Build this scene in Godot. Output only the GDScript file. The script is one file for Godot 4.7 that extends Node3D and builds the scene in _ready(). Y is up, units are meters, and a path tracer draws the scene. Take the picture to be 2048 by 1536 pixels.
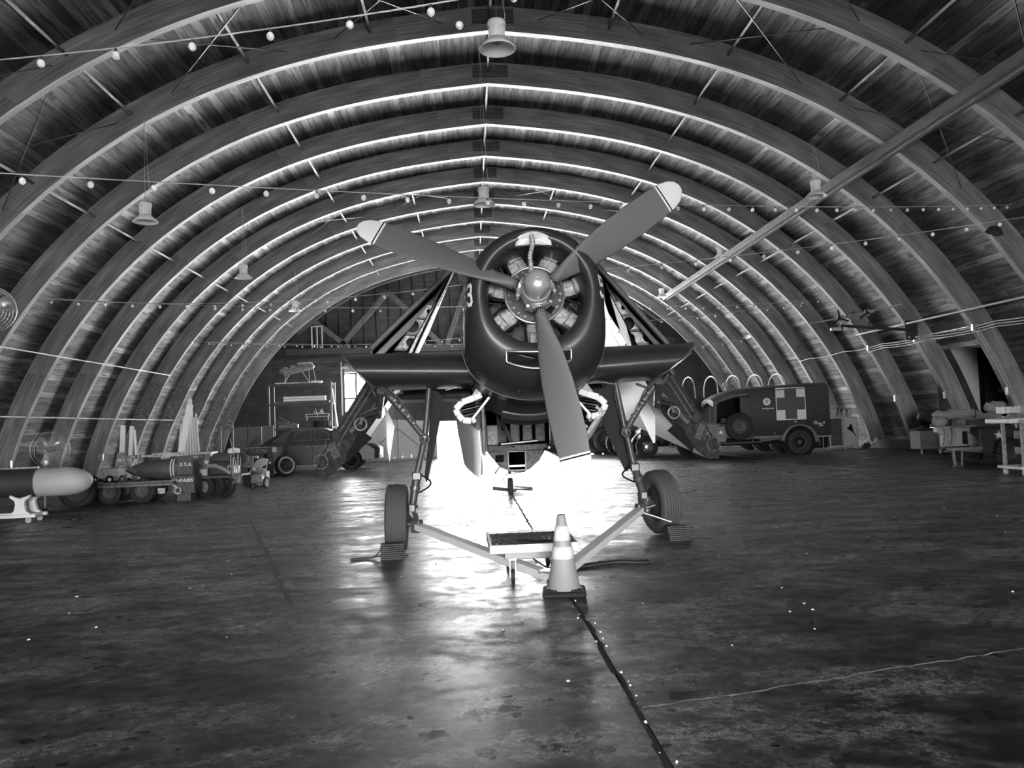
extends Node3D
# A wartime propeller plane with folded wings in a timber-arched hangar, in black and white.

const XO := 0.76      # centre line of the hangar
const EYE := 1.42     # height of the arch springing origin (and of the camera)
const D0 := 19.318    # distance of arch number 0
const BAY := 3.05     # arch spacing
const END := -48.2    # far wall
const FRONT := 14.0    # front opening behind the camera

var M := {}
var used := {}
var rng := RandomNumberGenerator.new()
var text_cache := {}

func _ready():
	var cam := Camera3D.new()
	cam.name = "camera"
	cam.fov = 49.93
	cam.near = 0.05
	cam.far = 400.0
	cam.position = Vector3(0, EYE, 0)
	cam.rotation_order = EULER_ORDER_YXZ
	cam.rotation = Vector3(0.0496, -0.0498, -0.0378)
	add_child(cam)
	cam.current = true
	var env := Environment.new()
	env.background_mode = Environment.BG_SKY
	var sky := Sky.new()
	var sm := ProceduralSkyMaterial.new()
	sm.sky_top_color = Color(0.72, 0.72, 0.72)
	sm.sky_horizon_color = Color(0.93, 0.93, 0.93)
	sm.ground_bottom_color = Color(0.5, 0.5, 0.5)
	sm.ground_horizon_color = Color(0.7, 0.7, 0.7)
	sm.sun_angle_max = 0.0
	sky.sky_material = sm
	env.sky = sky
	env.background_energy_multiplier = 11.0
	env.tonemap_mode = Environment.TONE_MAPPER_LINEAR
	env.tonemap_exposure = 7.3
	env.sdfgi_enabled = true
	env.ssao_enabled = true
	env.ssil_enabled = true
	var we := WorldEnvironment.new()
	we.environment = env
	add_child(we)
	var sun := DirectionalLight3D.new()
	sun.name = "sun"
	sun.light_energy = 48.0
	sun.light_angular_distance = 1.0
	sun.shadow_enabled = true
	sun.rotation = Vector3(deg_to_rad(-30), deg_to_rad(168), 0)
	add_child(sun)

	rng.seed = 77
	materials()
	build_ground()
	build_roof()
	build_arches()
	build_walls()
	build_roof_fittings()
	build_plane()
	build_plane_area()
	build_left()
	build_right()
	build_lamps()
	build_strings()

# ---------------------------------------------------------------- naming and tagging
func numbered(n: String) -> String:
	if not used.has(n):
		used[n] = 0
		return n
	used[n] += 1
	return "%s_%03d" % [n, used[n]]

func tag(o: Node, label: String, category: String, group := ""):
	o.set_meta("label", label)
	o.set_meta("category", category)
	if group != "":
		o.set_meta("group", group)

func thing(called: String, label: String, category: String, at := Vector3.ZERO, turn := 0.0, group := "") -> Node3D:
	var o := Node3D.new()
	o.name = numbered(called)
	add_child(o)
	o.position = at
	o.rotation.y = turn
	tag(o, label, category, group)
	return o

func structure(called: String, label: String, category: String) -> Node3D:
	var o := Node3D.new()
	o.name = called
	add_child(o)
	tag(o, label, category)
	o.set_meta("kind", "structure")
	return o

func put(parent: Node, called: String, b: B, mat: Material, label := "") -> MeshInstance3D:
	var m := MeshInstance3D.new()
	m.mesh = b.done()
	m.material_override = mat
	m.name = numbered(called) if parent == self else called
	parent.add_child(m, true)
	if label != "":
		m.set_meta("label", label)
	return m

func put_mesh(parent: Node, called: String, mesh: Mesh, mat: Material, xf := Transform3D()) -> MeshInstance3D:
	var m := MeshInstance3D.new()
	m.mesh = mesh
	m.material_override = mat
	m.transform = xf
	m.name = called
	parent.add_child(m, true)
	return m

func dup(o: Node3D, label: String, at: Vector3, turn := 0.0, group := "") -> Node3D:
	var c: Node3D = o.duplicate()
	var n := str(o.name)
	var i := n.rfind("_")
	if i > 0 and n.substr(i + 1).is_valid_int():
		n = n.substr(0, i)
	c.name = numbered(n)
	add_child(c)
	c.position = at
	c.rotation.y = turn
	c.set_meta("label", label)
	if group != "":
		c.set_meta("group", group)
	return c

# ---------------------------------------------------------------- shape builder
class B:
	var st := SurfaceTool.new()
	var x := Transform3D()
	var g := 0
	func _init(xf := Transform3D()):
		x = xf
		st.begin(Mesh.PRIMITIVE_TRIANGLES)
	func done() -> ArrayMesh:
		st.generate_normals()
		st.index()
		return st.commit()
	func flat():
		st.set_smooth_group(-1)
	func smooth():
		g += 1
		st.set_smooth_group(g)
	func tri(a: Vector3, b: Vector3, c: Vector3):   # counter-clockwise seen from outside
		st.add_vertex(x * a)
		st.add_vertex(x * c)
		st.add_vertex(x * b)
	func quad(a: Vector3, b: Vector3, c: Vector3, d: Vector3):
		tri(a, b, c)
		tri(a, c, d)
	func quv(a: Vector3, b: Vector3, c: Vector3, d: Vector3, ua: Vector2, ub: Vector2, uc: Vector2, ud: Vector2):
		for p in [[a, ua], [c, uc], [b, ub], [a, ua], [d, ud], [c, uc]]:
			st.set_uv(p[1])
			st.add_vertex(x * (p[0] as Vector3))
	func box(c: Vector3, s: Vector3, bs := Basis(), bev := 0.0) -> B:
		flat()
		var h := s * 0.5
		if bev <= 0.0:
			var p := []
			for i in 8:
				p.append(c + bs * Vector3(h.x if i & 1 else -h.x, h.y if i & 2 else -h.y, h.z if i & 4 else -h.z))
			for f in [[4, 5, 7, 6], [1, 0, 2, 3], [5, 1, 3, 7], [0, 4, 6, 2], [6, 7, 3, 2], [0, 1, 5, 4]]:
				quad(p[f[0]], p[f[1]], p[f[2]], p[f[3]])
			return self
		bev = minf(bev, minf(h.x, minf(h.y, h.z)) * 0.9)
		# chamfered box: three points at each corner
		var q := {}
		for i in 8:
			var sg := Vector3(1 if i & 1 else -1, 1 if i & 2 else -1, 1 if i & 4 else -1)
			for ax in 3:
				var v := Vector3(h.x - bev, h.y - bev, h.z - bev)
				v[ax] = h[ax]
				q[i * 3 + ax] = c + bs * (v * sg)
		for ax in 3:
			var u := 1 << ((ax + 1) % 3)
			var w := 1 << ((ax + 2) % 3)
			var m := 1 << ax
			face(q[m * 3 + ax], q[(m | u) * 3 + ax], q[(m | u | w) * 3 + ax], q[(m | w) * 3 + ax], c)
			face(q[0 + ax], q[w * 3 + ax], q[(u | w) * 3 + ax], q[u * 3 + ax], c)
			for k in 4:   # edges along ax
				var e := (u if k & 1 else 0) | (w if k & 2 else 0)
				face(q[e * 3 + (ax + 1) % 3], q[(e | m) * 3 + (ax + 1) % 3], q[(e | m) * 3 + (ax + 2) % 3], q[e * 3 + (ax + 2) % 3], c)
		for i in 8:
			var a: Vector3 = q[i * 3]
			var b: Vector3 = q[i * 3 + 1]
			var d: Vector3 = q[i * 3 + 2]
			if (b - a).cross(d - a).dot(a - c) > 0:
				tri(a, b, d)
			else:
				tri(a, d, b)
		return self
	func face(a: Vector3, b: Vector3, c: Vector3, d: Vector3, inside: Vector3):   # wound so that it faces away from a point
		if (b - a).cross(d - a).dot((a + c) * 0.5 - inside) > 0:
			quad(a, b, c, d)
		else:
			quad(a, d, c, b)
	func loft(rings: Array, closed := true, cap0 := false, cap1 := false, soft := true) -> B:
		# rings run counter-clockwise seen from the end that the list moves towards... orientation fixed by volume
		if soft:
			smooth()
		else:
			flat()
		var n: int = rings[0].size()
		var last := n if closed else n - 1
		var c := Vector3.ZERO
		for r in rings:
			c += r[0] + r[n / 2] + r[n / 4] + r[3 * n / 4]
		c /= rings.size() * 4.0
		var vol := 0.0
		for k in rings.size() - 1:
			var r0: PackedVector3Array = rings[k]
			var r1: PackedVector3Array = rings[k + 1]
			for i in last:
				var j := (i + 1) % n
				vol += (r0[j] - r0[i]).cross(r1[j] - r0[i]).dot(r0[i] - c) + (r1[j] - r0[i]).cross(r1[i] - r0[i]).dot(r0[i] - c)
		var inv := vol < 0.0
		for k in rings.size() - 1:
			var r0: PackedVector3Array = rings[k]
			var r1: PackedVector3Array = rings[k + 1]
			for i in last:
				var j := (i + 1) % n
				if inv:
					quad(r0[i], r1[i], r1[j], r0[j])
				else:
					quad(r0[i], r0[j], r1[j], r1[i])
		flat()
		if cap0:
			fan(rings[0], not inv)
		if cap1:
			fan(rings[rings.size() - 1], inv)
		return self
	func fan(r: PackedVector3Array, back: bool):
		var c := Vector3.ZERO
		for p in r:
			c += p
		c /= r.size()
		for i in r.size():
			var j := (i + 1) % r.size()
			if back:
				tri(c, r[j], r[i])
			else:
				tri(c, r[i], r[j])
	static func frame(d: Vector3) -> Basis:   # y along d
		var y := d.normalized()
		var t := Vector3.RIGHT if absf(y.x) < 0.9 else Vector3.FORWARD
		var xx := y.cross(t).normalized()
		return Basis(xx, y, xx.cross(y))
	static func ring(c: Vector3, bs: Basis, r: float, n: int, rz := -1.0) -> PackedVector3Array:
		var out := PackedVector3Array()
		var r2 := r if rz < 0 else rz
		for i in n:
			var a := -TAU * i / n
			out.append(c + bs * Vector3(cos(a) * r, 0, sin(a) * r2))
		return out
	func cyl(p0: Vector3, p1: Vector3, r0: float, r1 := -1.0, n := 14, caps := true) -> B:
		var bs := frame(p1 - p0)
		return loft([ring(p0, bs, r0, n), ring(p1, bs, r0 if r1 < 0 else r1, n)], true, caps, caps)
	func lathe(prof: Array, xf := Transform3D(), n := 24, cap0 := false, cap1 := false) -> B:
		# prof: Vector2(radius, height along y); a repeated point makes a crease
		var run := []
		for k in prof.size():
			var p: Vector2 = prof[k]
			if k > 0 and p.is_equal_approx(prof[k - 1]):
				if run.size() > 1:
					loft(run)
				run = [run[run.size() - 1]]
				continue
			run.append(ring(xf * Vector3(0, p.y, 0), xf.basis, maxf(p.x, 0.0005), n))
		if run.size() > 1:
			loft(run)
		flat()
		if cap0:
			fan(ring(xf * Vector3(0, prof[0].y, 0), xf.basis, prof[0].x, n), true)
		if cap1:
			var l: Vector2 = prof[prof.size() - 1]
			fan(ring(xf * Vector3(0, l.y, 0), xf.basis, l.x, n), false)
		return self
	func tube(pts: Array, r: float, n := 6, closed := false) -> B:
		var rings := []
		var bs := Basis()
		for i in pts.size():
			var a: Vector3 = pts[maxi(i - 1, 0)] if not closed else pts[(i + pts.size() - 1) % pts.size()]
			var c: Vector3 = pts[mini(i + 1, pts.size() - 1)] if not closed else pts[(i + 1) % pts.size()]
			var y := (c - a).normalized()
			if i == 0:
				bs = frame(y)
			else:
				var xx := (bs.x - y * bs.x.dot(y)).normalized()
				bs = Basis(xx, y, xx.cross(y))
			rings.append(ring(pts[i], bs, r, n))
		if closed:
			rings.append(rings[0])
		return loft(rings, true, not closed, not closed)
	func ball(c: Vector3, r: float, n := 10, sq := Vector3.ONE) -> B:
		var rings := []
		var m := maxi(n / 2, 3)
		for k in m + 1:
			var a := -PI / 2 + PI * k / m
			var rg := PackedVector3Array()
			for p in ring(Vector3(0, sin(a) * r, 0), Basis(), maxf(cos(a) * r, 0.0002), n):
				rg.append(c + p * sq)
			rings.append(rg)
		return loft(rings)
	func torus(c: Vector3, axis: Vector3, rr: float, r: float, n := 24, m := 8) -> B:
		var bs := frame(axis)
		var pts := []
		for i in n:
			var a := TAU * i / n
			pts.append(c + bs * Vector3(cos(a) * rr, 0, sin(a) * rr))
		return tube(pts, r, m, true)
	func prism(poly: PackedVector2Array, z0: float, z1: float, xf := Transform3D()) -> B:   # outline in x, y; z0 < z1
		flat()
		var pl := poly.duplicate()
		if Geometry2D.is_polygon_clockwise(pl):
			pl.reverse()
		var ix := Geometry2D.triangulate_polygon(pl)
		for k in range(0, ix.size(), 3):
			var a := pl[ix[k]]
			var b := pl[ix[k + 1]]
			var c := pl[ix[k + 2]]
			if (b - a).cross(c - a) < 0:
				var t := b
				b = c
				c = t
			tri(xf * Vector3(a.x, a.y, z1), xf * Vector3(b.x, b.y, z1), xf * Vector3(c.x, c.y, z1))
			tri(xf * Vector3(a.x, a.y, z0), xf * Vector3(c.x, c.y, z0), xf * Vector3(b.x, b.y, z0))
		for i in pl.size():
			var a := pl[i]
			var b := pl[(i + 1) % pl.size()]
			quad(xf * Vector3(a.x, a.y, z0), xf * Vector3(b.x, b.y, z0), xf * Vector3(b.x, b.y, z1), xf * Vector3(a.x, a.y, z1))
		return self
	func bar(p0: Vector3, p1: Vector3, w: float, h: float, up := Vector3.UP, bev := 0.0) -> B:   # a square bar from p0 to p1
		var y := (p1 - p0).normalized()
		var xx := y.cross(up).normalized()
		return box((p0 + p1) * 0.5, Vector3(w, p0.distance_to(p1), h), Basis(xx, y, xx.cross(y)), bev)
	func holed(corners: Array, hole: Vector2, r: float, t: float) -> B:   # flat plate with a round hole: corners are points, hole in (u, v) across them, t thickness along the normal
		var o: Vector3 = corners[0]
		var nn := ((corners[1] as Vector3) - o).cross((corners[3] as Vector3) - o).normalized()
		var c := ((corners[0] as Vector3).lerp(corners[1], hole.x)).lerp((corners[3] as Vector3).lerp(corners[2], hole.x), hole.y)
		var u := ((corners[1] as Vector3) - o).normalized()
		var v := nn.cross(u)
		var n := 24
		var inn := PackedVector3Array()
		var out := PackedVector3Array()
		for i in n:
			var a := TAU * i / n
			var d := u * cos(a) + v * sin(a)
			inn.append(c + d * r)
			var best := 1e9
			for e in 4:
				var p: Vector3 = corners[e]
				var q: Vector3 = corners[(e + 1) % 4]
				var en := nn.cross(q - p).normalized()
				var den := d.dot(en)
				if absf(den) > 1e-6:
					var s := (p - c).dot(en) / den
					if s > 1e-5:
						best = minf(best, s)
			out.append(c + d * best)
		for e in 4:   # snap the nearest ray to each corner
			var bi := 0
			for i in n:
				if out[i].distance_to(corners[e]) < out[bi].distance_to(corners[e]):
					bi = i
			out[bi] = corners[e]
		var inb := PackedVector3Array()
		var outb := PackedVector3Array()
		for i in n:
			inb.append(inn[i] - nn * t)
			outb.append(out[i] - nn * t)
		return loft([inn, inb, outb, out, inn], true, false, false, false)

# flat text as real, thin letters; origin at the centre of the line
func text_mesh(s: String, size: float, depth := 0.004, bold := false) -> Mesh:
	var key := "%s|%f|%f" % [s, size, depth]
	if text_cache.has(key):
		return text_cache[key]
	var t := TextMesh.new()
	var f := SystemFont.new()
	f.font_names = PackedStringArray(["Droid Sans"])
	if bold:
		f.font_weight = 700
	t.font = f
	t.text = s
	t.font_size = 64
	t.pixel_size = size / 46.0
	t.depth = depth
	t.horizontal_alignment = HORIZONTAL_ALIGNMENT_CENTER
	t.vertical_alignment = VERTICAL_ALIGNMENT_CENTER
	text_cache[key] = t
	return t

func star(r: float) -> PackedVector2Array:
	var p := PackedVector2Array()
	for i in 10:
		var a := PI / 2 + TAU * i / 10.0
		p.append(Vector2(cos(a), sin(a)) * (r if i % 2 == 0 else r * 0.4))
	return p

func basis_z(z: Vector3, up := Vector3.UP) -> Basis:   # local +z along z
	var zz := z.normalized()
	var xx := up.cross(zz).normalized()
	return Basis(xx, zz.cross(xx), zz)

# ---------------------------------------------------------------- materials
func noise(sd: int, fq: float, oct := 4) -> FastNoiseLite:
	var n := FastNoiseLite.new()
	n.noise_type = FastNoiseLite.TYPE_SIMPLEX_SMOOTH
	n.seed = sd
	n.frequency = fq
	n.fractal_octaves = oct
	return n

func seamless(w: int, h: int, f: Callable) -> ImageTexture:   # the last sixth fades into what lies before the first pixel
	var mx := w / 6.0
	var my := h / 6.0
	return gtex(w, h, func(px, py):
		var a := clampf((px - w + mx) / mx, 0.0, 1.0)
		var b := clampf((py - h + my) / my, 0.0, 1.0)
		var v: float = f.call(px, py)
		if a > 0.0:
			v = lerpf(v, f.call(px - w, py), a)
		if b > 0.0:
			var u: float = f.call(px, py - h)
			if a > 0.0:
				u = lerpf(u, f.call(px - w, py - h), a)
			v = lerpf(v, u, b)
		return v)

func gtex(w: int, h: int, f: Callable) -> ImageTexture:
	var d := PackedByteArray()
	d.resize(w * h)
	for y in h:
		for xx in w:
			d[y * w + xx] = int(clampf(f.call(xx, y), 0.0, 1.0) * 255.0)
	var im := Image.create_from_data(w, h, false, Image.FORMAT_L8, d)
	im.convert(Image.FORMAT_RGB8)
	return ImageTexture.create_from_image(im)

func mat(key: String, v: float, rough := 0.6, metal := 0.0, tex: Texture2D = null, uvs := 1.0) -> StandardMaterial3D:
	# v is linear reflectance
	var m := StandardMaterial3D.new()
	m.albedo_color = Color(v, v, v).linear_to_srgb()
	m.roughness = rough
	m.metallic = metal
	if tex:
		m.albedo_texture = tex
		m.uv1_triplanar = true
		m.uv1_scale = Vector3.ONE * uvs
	M[key] = m
	return m

func materials():
	var n1 := noise(3, 0.02)
	var n2 := noise(9, 0.11, 3)
	var n3 := noise(21, 0.006, 5)
	# long wood grain: u along the board, v across
	var grain := gtex(1024, 256, func(px, py):
		var s := n2.get_noise_2d(px * 0.02, py * 4.0) * 0.55 + n1.get_noise_2d(px * 0.05, py * 14.0) * 0.5
		var blot := n1.get_noise_2d(px * 0.12, py * 0.6 + 700.0)
		return 0.66 + s * 0.5 + blot * 0.16)
	# old boards with knots and dark stains
	var n4 := FastNoiseLite.new()
	n4.noise_type = FastNoiseLite.TYPE_CELLULAR
	n4.frequency = 0.022
	n4.seed = 5
	n4.cellular_return_type = FastNoiseLite.RETURN_DISTANCE
	var boards := gtex(1024, 512, func(px, py):
		var s := n2.get_noise_2d(px * 0.03, py * 2.0) * 0.5 + n1.get_noise_2d(px * 0.06, py * 6.0) * 0.35
		var stain := n1.get_noise_2d(px * 0.13 + 90.0, py * 0.5)
		var k := n4.get_noise_2d(px * 0.4, py * 0.8)
		var knot := -0.4 if k < -0.955 else 0.0
		return 0.72 + s * 0.4 + minf(stain, 0.1) * 0.55 + knot)
	var speck := seamless(512, 512, func(px, py):
		return 0.78 + n2.get_noise_2d(px * 1.6, py * 1.6) * 0.35 + n3.get_noise_2d(px * 3.0, py * 3.0) * 0.3)
	var a := mat("arch", 0.47, 0.62)
	a.albedo_texture = grain
	var p := mat("plank", 1.0, 0.75)
	p.albedo_texture = boards
	p.vertex_color_use_as_albedo = true
	mat("wood", 0.3, 0.7, 0.0, grain, 0.5)
	mat("wood_dark", 0.075, 0.75, 0.0, grain, 0.5)
	mat("wood_pale", 0.75, 0.7)
	mat("splice", 0.14, 0.7, 0.0, grain, 0.6)
	# concrete
	var c1 := noise(31, 0.011, 5)
	var c2 := noise(47, 0.05, 4)
	var c3 := noise(53, 0.004, 3)
	var conc := seamless(1024, 1024, func(px, py):
		var big := c1.get_noise_2d(px * 0.8, py * 1.5)
		var mid := c2.get_noise_2d(px * 0.9, py * 1.3)
		var v := 0.52 + big * 0.8 + mid * 0.55 + c2.get_noise_2d(px * 4.0, py * 5.0) * 0.3 + c3.get_noise_2d(px, py) * 0.3
		return clampf((v - 0.5) * 1.1 + 0.5, 0.07, 1.0))
	var fine := seamless(1024, 1024, func(px, py):
		var s := c2.get_noise_2d(px * 3.1, py * 3.1) * 0.5 + c2.get_noise_2d(px * 0.9 + 400.0, py * 0.9) * 0.35
		var w := c1.get_noise_2d(px * 2.0 + 50.0, py * 2.0)
		var g := c2.get_noise_2d(px * 9.0, py * 9.0)
		var q := float((int(px) * 7919 + int(py) * 104729 + int(px) * int(py) * 31) % 97) / 97.0 - 0.5
		return clampf(0.62 + s * 0.9 + g * 0.4 + q * 0.22 - clampf((w - 0.2) * 2.5, 0.0, 0.4), 0.06, 1.0))
	var rgh := seamless(1024, 1024, func(px, py):
		return clampf(0.40 + c1.get_noise_2d(px * 0.8 + 300.0, py * 1.5) * 0.26 + c2.get_noise_2d(px, py) * 0.2, 0.2, 0.9))
	var f := mat("floor", 0.56, 1.0)
	f.albedo_texture = conc
	f.uv1_triplanar = true
	f.uv1_world_triplanar = true
	f.uv1_scale = Vector3.ONE / 11.0
	f.roughness_texture = rgh
	f.detail_enabled = true
	f.detail_albedo = fine
	f.detail_blend_mode = BaseMaterial3D.BLEND_MODE_MUL
	f.detail_uv_layer = BaseMaterial3D.DETAIL_UV_2
	f.uv2_triplanar = true
	f.uv2_world_triplanar = true
	f.uv2_scale = Vector3.ONE / 2.3
	f.metallic_specular = 0.55
	mat("apron", 0.38, 0.85, 0.0, speck, 0.2)
	mat("curb", 0.2, 0.9, 0.0, speck, 0.8)
	mat("crack", 0.02, 0.9)
	mat("chip", 0.6, 0.9)
	# metals and paints
	var navy := mat("navy", 0.028, 0.42)
	navy.clearcoat_enabled = true
	navy.metallic_specular = 0.35
	navy.clearcoat = 0.2
	navy.clearcoat_roughness = 0.2
	mat("navy_flat", 0.05, 0.5, 0.0, speck, 1.0)
	mat("under", 0.7, 0.5)
	mat("primer", 0.16, 0.55, 0.0, speck, 1.2)
	mat("primer_pale", 0.6, 0.5, 0.0, speck, 1.5)
	mat("fairing", 0.025, 0.8).metallic_specular = 0.2
	mat("cylinder", 0.7, 0.5, 0.0, speck, 2.0)
	mat("plate", 0.13, 0.5)
	mat("rib_dark", 0.045, 0.8, 0.0, speck, 1.2).metallic_specular = 0.2
	mat("gear", 0.085, 0.45, 0.0, speck, 1.2)
	mat("prop", 0.12, 0.55)
	mat("white", 0.7, 0.5)
	mat("offwhite", 0.6, 0.55, 0.0, speck, 1.5)
	mat("black", 0.012, 0.8).metallic_specular = 0.15
	mat("dark", 0.03, 0.6)
	mat("rubber", 0.022, 0.75, 0.0, speck, 2.0)
	mat("tread", 0.06, 0.85)
	mat("steel", 0.42, 0.35, 0.8)
	mat("steel_dark", 0.13, 0.45, 0.6)
	mat("alu", 0.62, 0.4, 0.6, speck, 1.5)
	mat("hub", 0.5, 0.3, 0.5)
	mat("grey", 0.22, 0.5)
	mat("grey_pale", 0.42, 0.5)
	mat("olive", 0.055, 0.5, 0.0, speck, 1.0)
	mat("olive_mid", 0.10, 0.55, 0.0, speck, 1.0)
	mat("olive_pale", 0.25, 0.6, 0.0, speck, 1.0)
	mat("bar", 0.72, 0.6)
	mat("chock", 0.08, 0.8, 0.0, speck, 1.5)
	mat("nose", 0.36, 0.55)
	mat("panel_dark", 0.12, 0.6)
	mat("cross", 0.06, 0.6)
	mat("sign_white", 0.6, 0.6)
	var car := mat("car", 0.03, 0.3)
	car.clearcoat_enabled = true
	car.clearcoat = 0.5
	mat("car_glass", 0.08, 0.08)
	mat("screen_glass", 0.2, 0.06, 0.5)
	mat("canvas", 0.3, 0.9, 0.0, speck, 2.5)
	mat("canvas_dark", 0.1, 0.9, 0.0, speck, 2.5)
	mat("cone", 0.27, 0.5)
	mat("bulb", 0.85, 0.25)
	mat("panel_white", 0.7, 0.7)
	mat("panel_grey", 0.65, 0.6)
	mat("wire", 0.45, 0.5)
	mat("wire_dark", 0.04, 0.6)
	mat("lamp", 0.9, 0.4)
	var gl := mat("glass", 0.6, 0.05)
	gl.transparency = BaseMaterial3D.TRANSPARENCY_ALPHA
	gl.albedo_color.a = 0.18

# ---------------------------------------------------------------- the hangar
func curve(th: float) -> float:
	var t := absf(th)
	return 9.423 + t * (-0.8714 + t * (4.1755 + t * (-1.2571 + t * 0.14075)))

func arc(th: float, off: float, z: float) -> Vector3:
	var r := curve(th) + off
	return Vector3(XO + sin(th) * r, EYE + cos(th) * r, z)

func az(n: float) -> float:   # z of arch n
	return -(D0 + n * BAY)

func build_ground():
	var fl := structure("floor", "worn grey concrete hangar floor with joints, stains and a glossy sheen", "floor")
	# slabs: the joints cross at the centre line; the cross joint runs slightly askew
	var zj := func(x: float, k: int) -> float:
		return [FRONT + 1.0, -13.85 - (x - 0.76) * 0.14, -26.0 - (x - 0.76) * 0.08, -37.0, END][k]
	var xs := [-16.6, -8.0, XO, 9.4, 18.2]
	for k in 4:
		for i in 4:
			var x0: float = xs[i] + 0.012
			var x1: float = xs[i + 1] - 0.012
			var b := B.new()
			var p := [Vector3(x0, 0, zj.call(x0, k) - 0.012), Vector3(x1, 0, zj.call(x1, k) - 0.012), Vector3(x1, 0, zj.call(x1, k + 1) + 0.012), Vector3(x0, 0, zj.call(x0, k + 1) + 0.012)]
			b.flat()
			var d := Vector3(0, -0.25, 0)
			b.quad(p[0], p[1], p[2], p[3])
			for e in 4:
				b.quad(p[e] + d, p[(e + 1) % 4] + d, p[(e + 1) % 4], p[e])
			put(fl, "slab", b, M.floor)
	var bed := B.new().box(Vector3(0.8, -0.2, -17.1), Vector3(34.8, 0.36, 62.4))
	put(fl, "joint_filler", bed, M.crack)
	# ragged edge of the centre joint: chips and tar
	var r := RandomNumberGenerator.new()
	r.seed = 4
	var tar := B.new()
	var chips := B.new()
	tar.flat()
	var z := -1.5
	while z > -17.0:
		var l := r.randf_range(0.06, 0.3)
		var w := r.randf_range(0.008, 0.022)
		var w2 := r.randf_range(0.008, 0.022)
		var c := XO + r.randf_range(-0.012, 0.012)
		tar.quad(Vector3(c - w, 0.0016, z), Vector3(c + w2, 0.0016, z), Vector3(c + w2 * 0.7, 0.0016, z - l), Vector3(c - w, 0.0016, z - l))
		if r.randf() < 0.9:
			chips.ball(Vector3(c + r.randf_range(-0.05, 0.05), 0.002, z), r.randf_range(0.004, 0.011), 5)
		z -= l
	put(fl, "joint_tar", tar, M.crack, "black tar line along the centre joint")
	put(fl, "chips", chips, M.chip)
	# a crack that wanders off to the right
	var ck := B.new()
	ck.flat()
	var cp := [Vector2(0.79, -4.12), Vector2(1.1, -4.19), Vector2(1.35, -4.25), Vector2(1.68, -4.35), Vector2(1.95, -4.42), Vector2(2.19, -4.5), Vector2(2.7, -4.62), Vector2(3.2, -4.76), Vector2(3.9, -4.9), Vector2(5.2, -5.4)]
	var pts := []
	for i in cp.size() - 1:
		for j in 8:
			pts.append(cp[i].lerp(cp[i + 1], j / 8.0) + Vector2(0, r.randf_range(-0.012, 0.012)))
	for i in pts.size() - 1:
		var w := r.randf_range(0.003, 0.009)
		ck.quad(Vector3(pts[i].x, 0.0015, pts[i].y + w), Vector3(pts[i + 1].x, 0.0015, pts[i + 1].y + w), Vector3(pts[i + 1].x, 0.0015, pts[i + 1].y - w), Vector3(pts[i].x, 0.0015, pts[i].y - w))
	put(fl, "crack", ck, M.chip, "pale crumbling crack running off to the right")
	# a darker crack on the left, and the tyre mark
	var dk := B.new()
	dk.flat()
	for i in 40:
		var t := i / 40.0
		var pa := Vector2(-3.77, -14.1).lerp(Vector2(-1.55, -7.0), t) + Vector2(r.randf_range(-0.03, 0.03), 0)
		var pb := Vector2(-3.77, -14.1).lerp(Vector2(-1.55, -7.0), t + 0.025)
		var w := r.randf_range(0.01, 0.045)
		dk.quad(Vector3(pa.x - w, 0.0015, pa.y), Vector3(pb.x - w, 0.0015, pb.y), Vector3(pb.x + w, 0.0015, pb.y), Vector3(pa.x + w, 0.0015, pa.y))
	put(fl, "mark", dk, M.dark, "dark old tyre mark on the left")
	# pebbles and paint chips
	var pb2 := B.new()
	for i in 90:
		pb2.ball(Vector3(r.randf_range(-4, 7), 0.003, r.randf_range(-14, -2.6)), r.randf_range(0.004, 0.014), 5, Vector3(1, 0.5, 1))
	var lit := put(fl, "grit", pb2, M.chip)
	lit.set_meta("kind", "stuff")
	# aprons outside both ends
	var ap := B.new().box(Vector3(0.8, -0.32, -98.0), Vector3(160, 0.3, 99.4))
	var g := put(self, "ground", ap, M.apron)
	tag(g, "pale sunlit concrete apron outside the open far door", "ground")
	g.set_meta("kind", "structure")
	var ap2 := B.new().box(Vector3(0.8, -0.32, 65.0), Vector3(160, 0.3, 99.4))
	var g2 := put(self, "ground", ap2, M.apron)
	tag(g2, "pale concrete apron in front of the hangar, behind the viewer", "ground")
	g2.set_meta("kind", "structure")

func board(b: B, th0: float, th1: float, off: float, t: float, z0: float, z1: float, tone: float, uo: Vector2):
	# one roof board; z0 > z1
	b.st.set_color(Color(tone, tone, tone))
	b.flat()
	var a := arc(th0, off, z0)
	var c := arc(th1, off, z0)
	var a1 := arc(th0, off, z1)
	var c1 := arc(th1, off, z1)
	var up := arc((th0 + th1) * 0.5, off + t, z0) - arc((th0 + th1) * 0.5, off, z0)
	var l := (z0 - z1) / 4.0
	var u0 := uo
	b.quv(c, a, a1, c1, u0, u0 + Vector2(0, 0.18), u0 + Vector2(l, 0.18), u0 + Vector2(l, 0))
	b.quv(c, c1, c1 + up, c + up, u0, u0, u0, u0)
	b.quv(a1, a, a + up, a1 + up, u0, u0, u0, u0)
	b.quv(a, c, c + up, a + up, u0, u0, u0, u0)
	b.quv(c1, a1, a1 + up, c1 + up, u0, u0, u0, u0)

func dormer(n: int, th: float) -> bool:   # the bay that opens into the white doorway
	return n == 1 and th > 1.43

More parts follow.
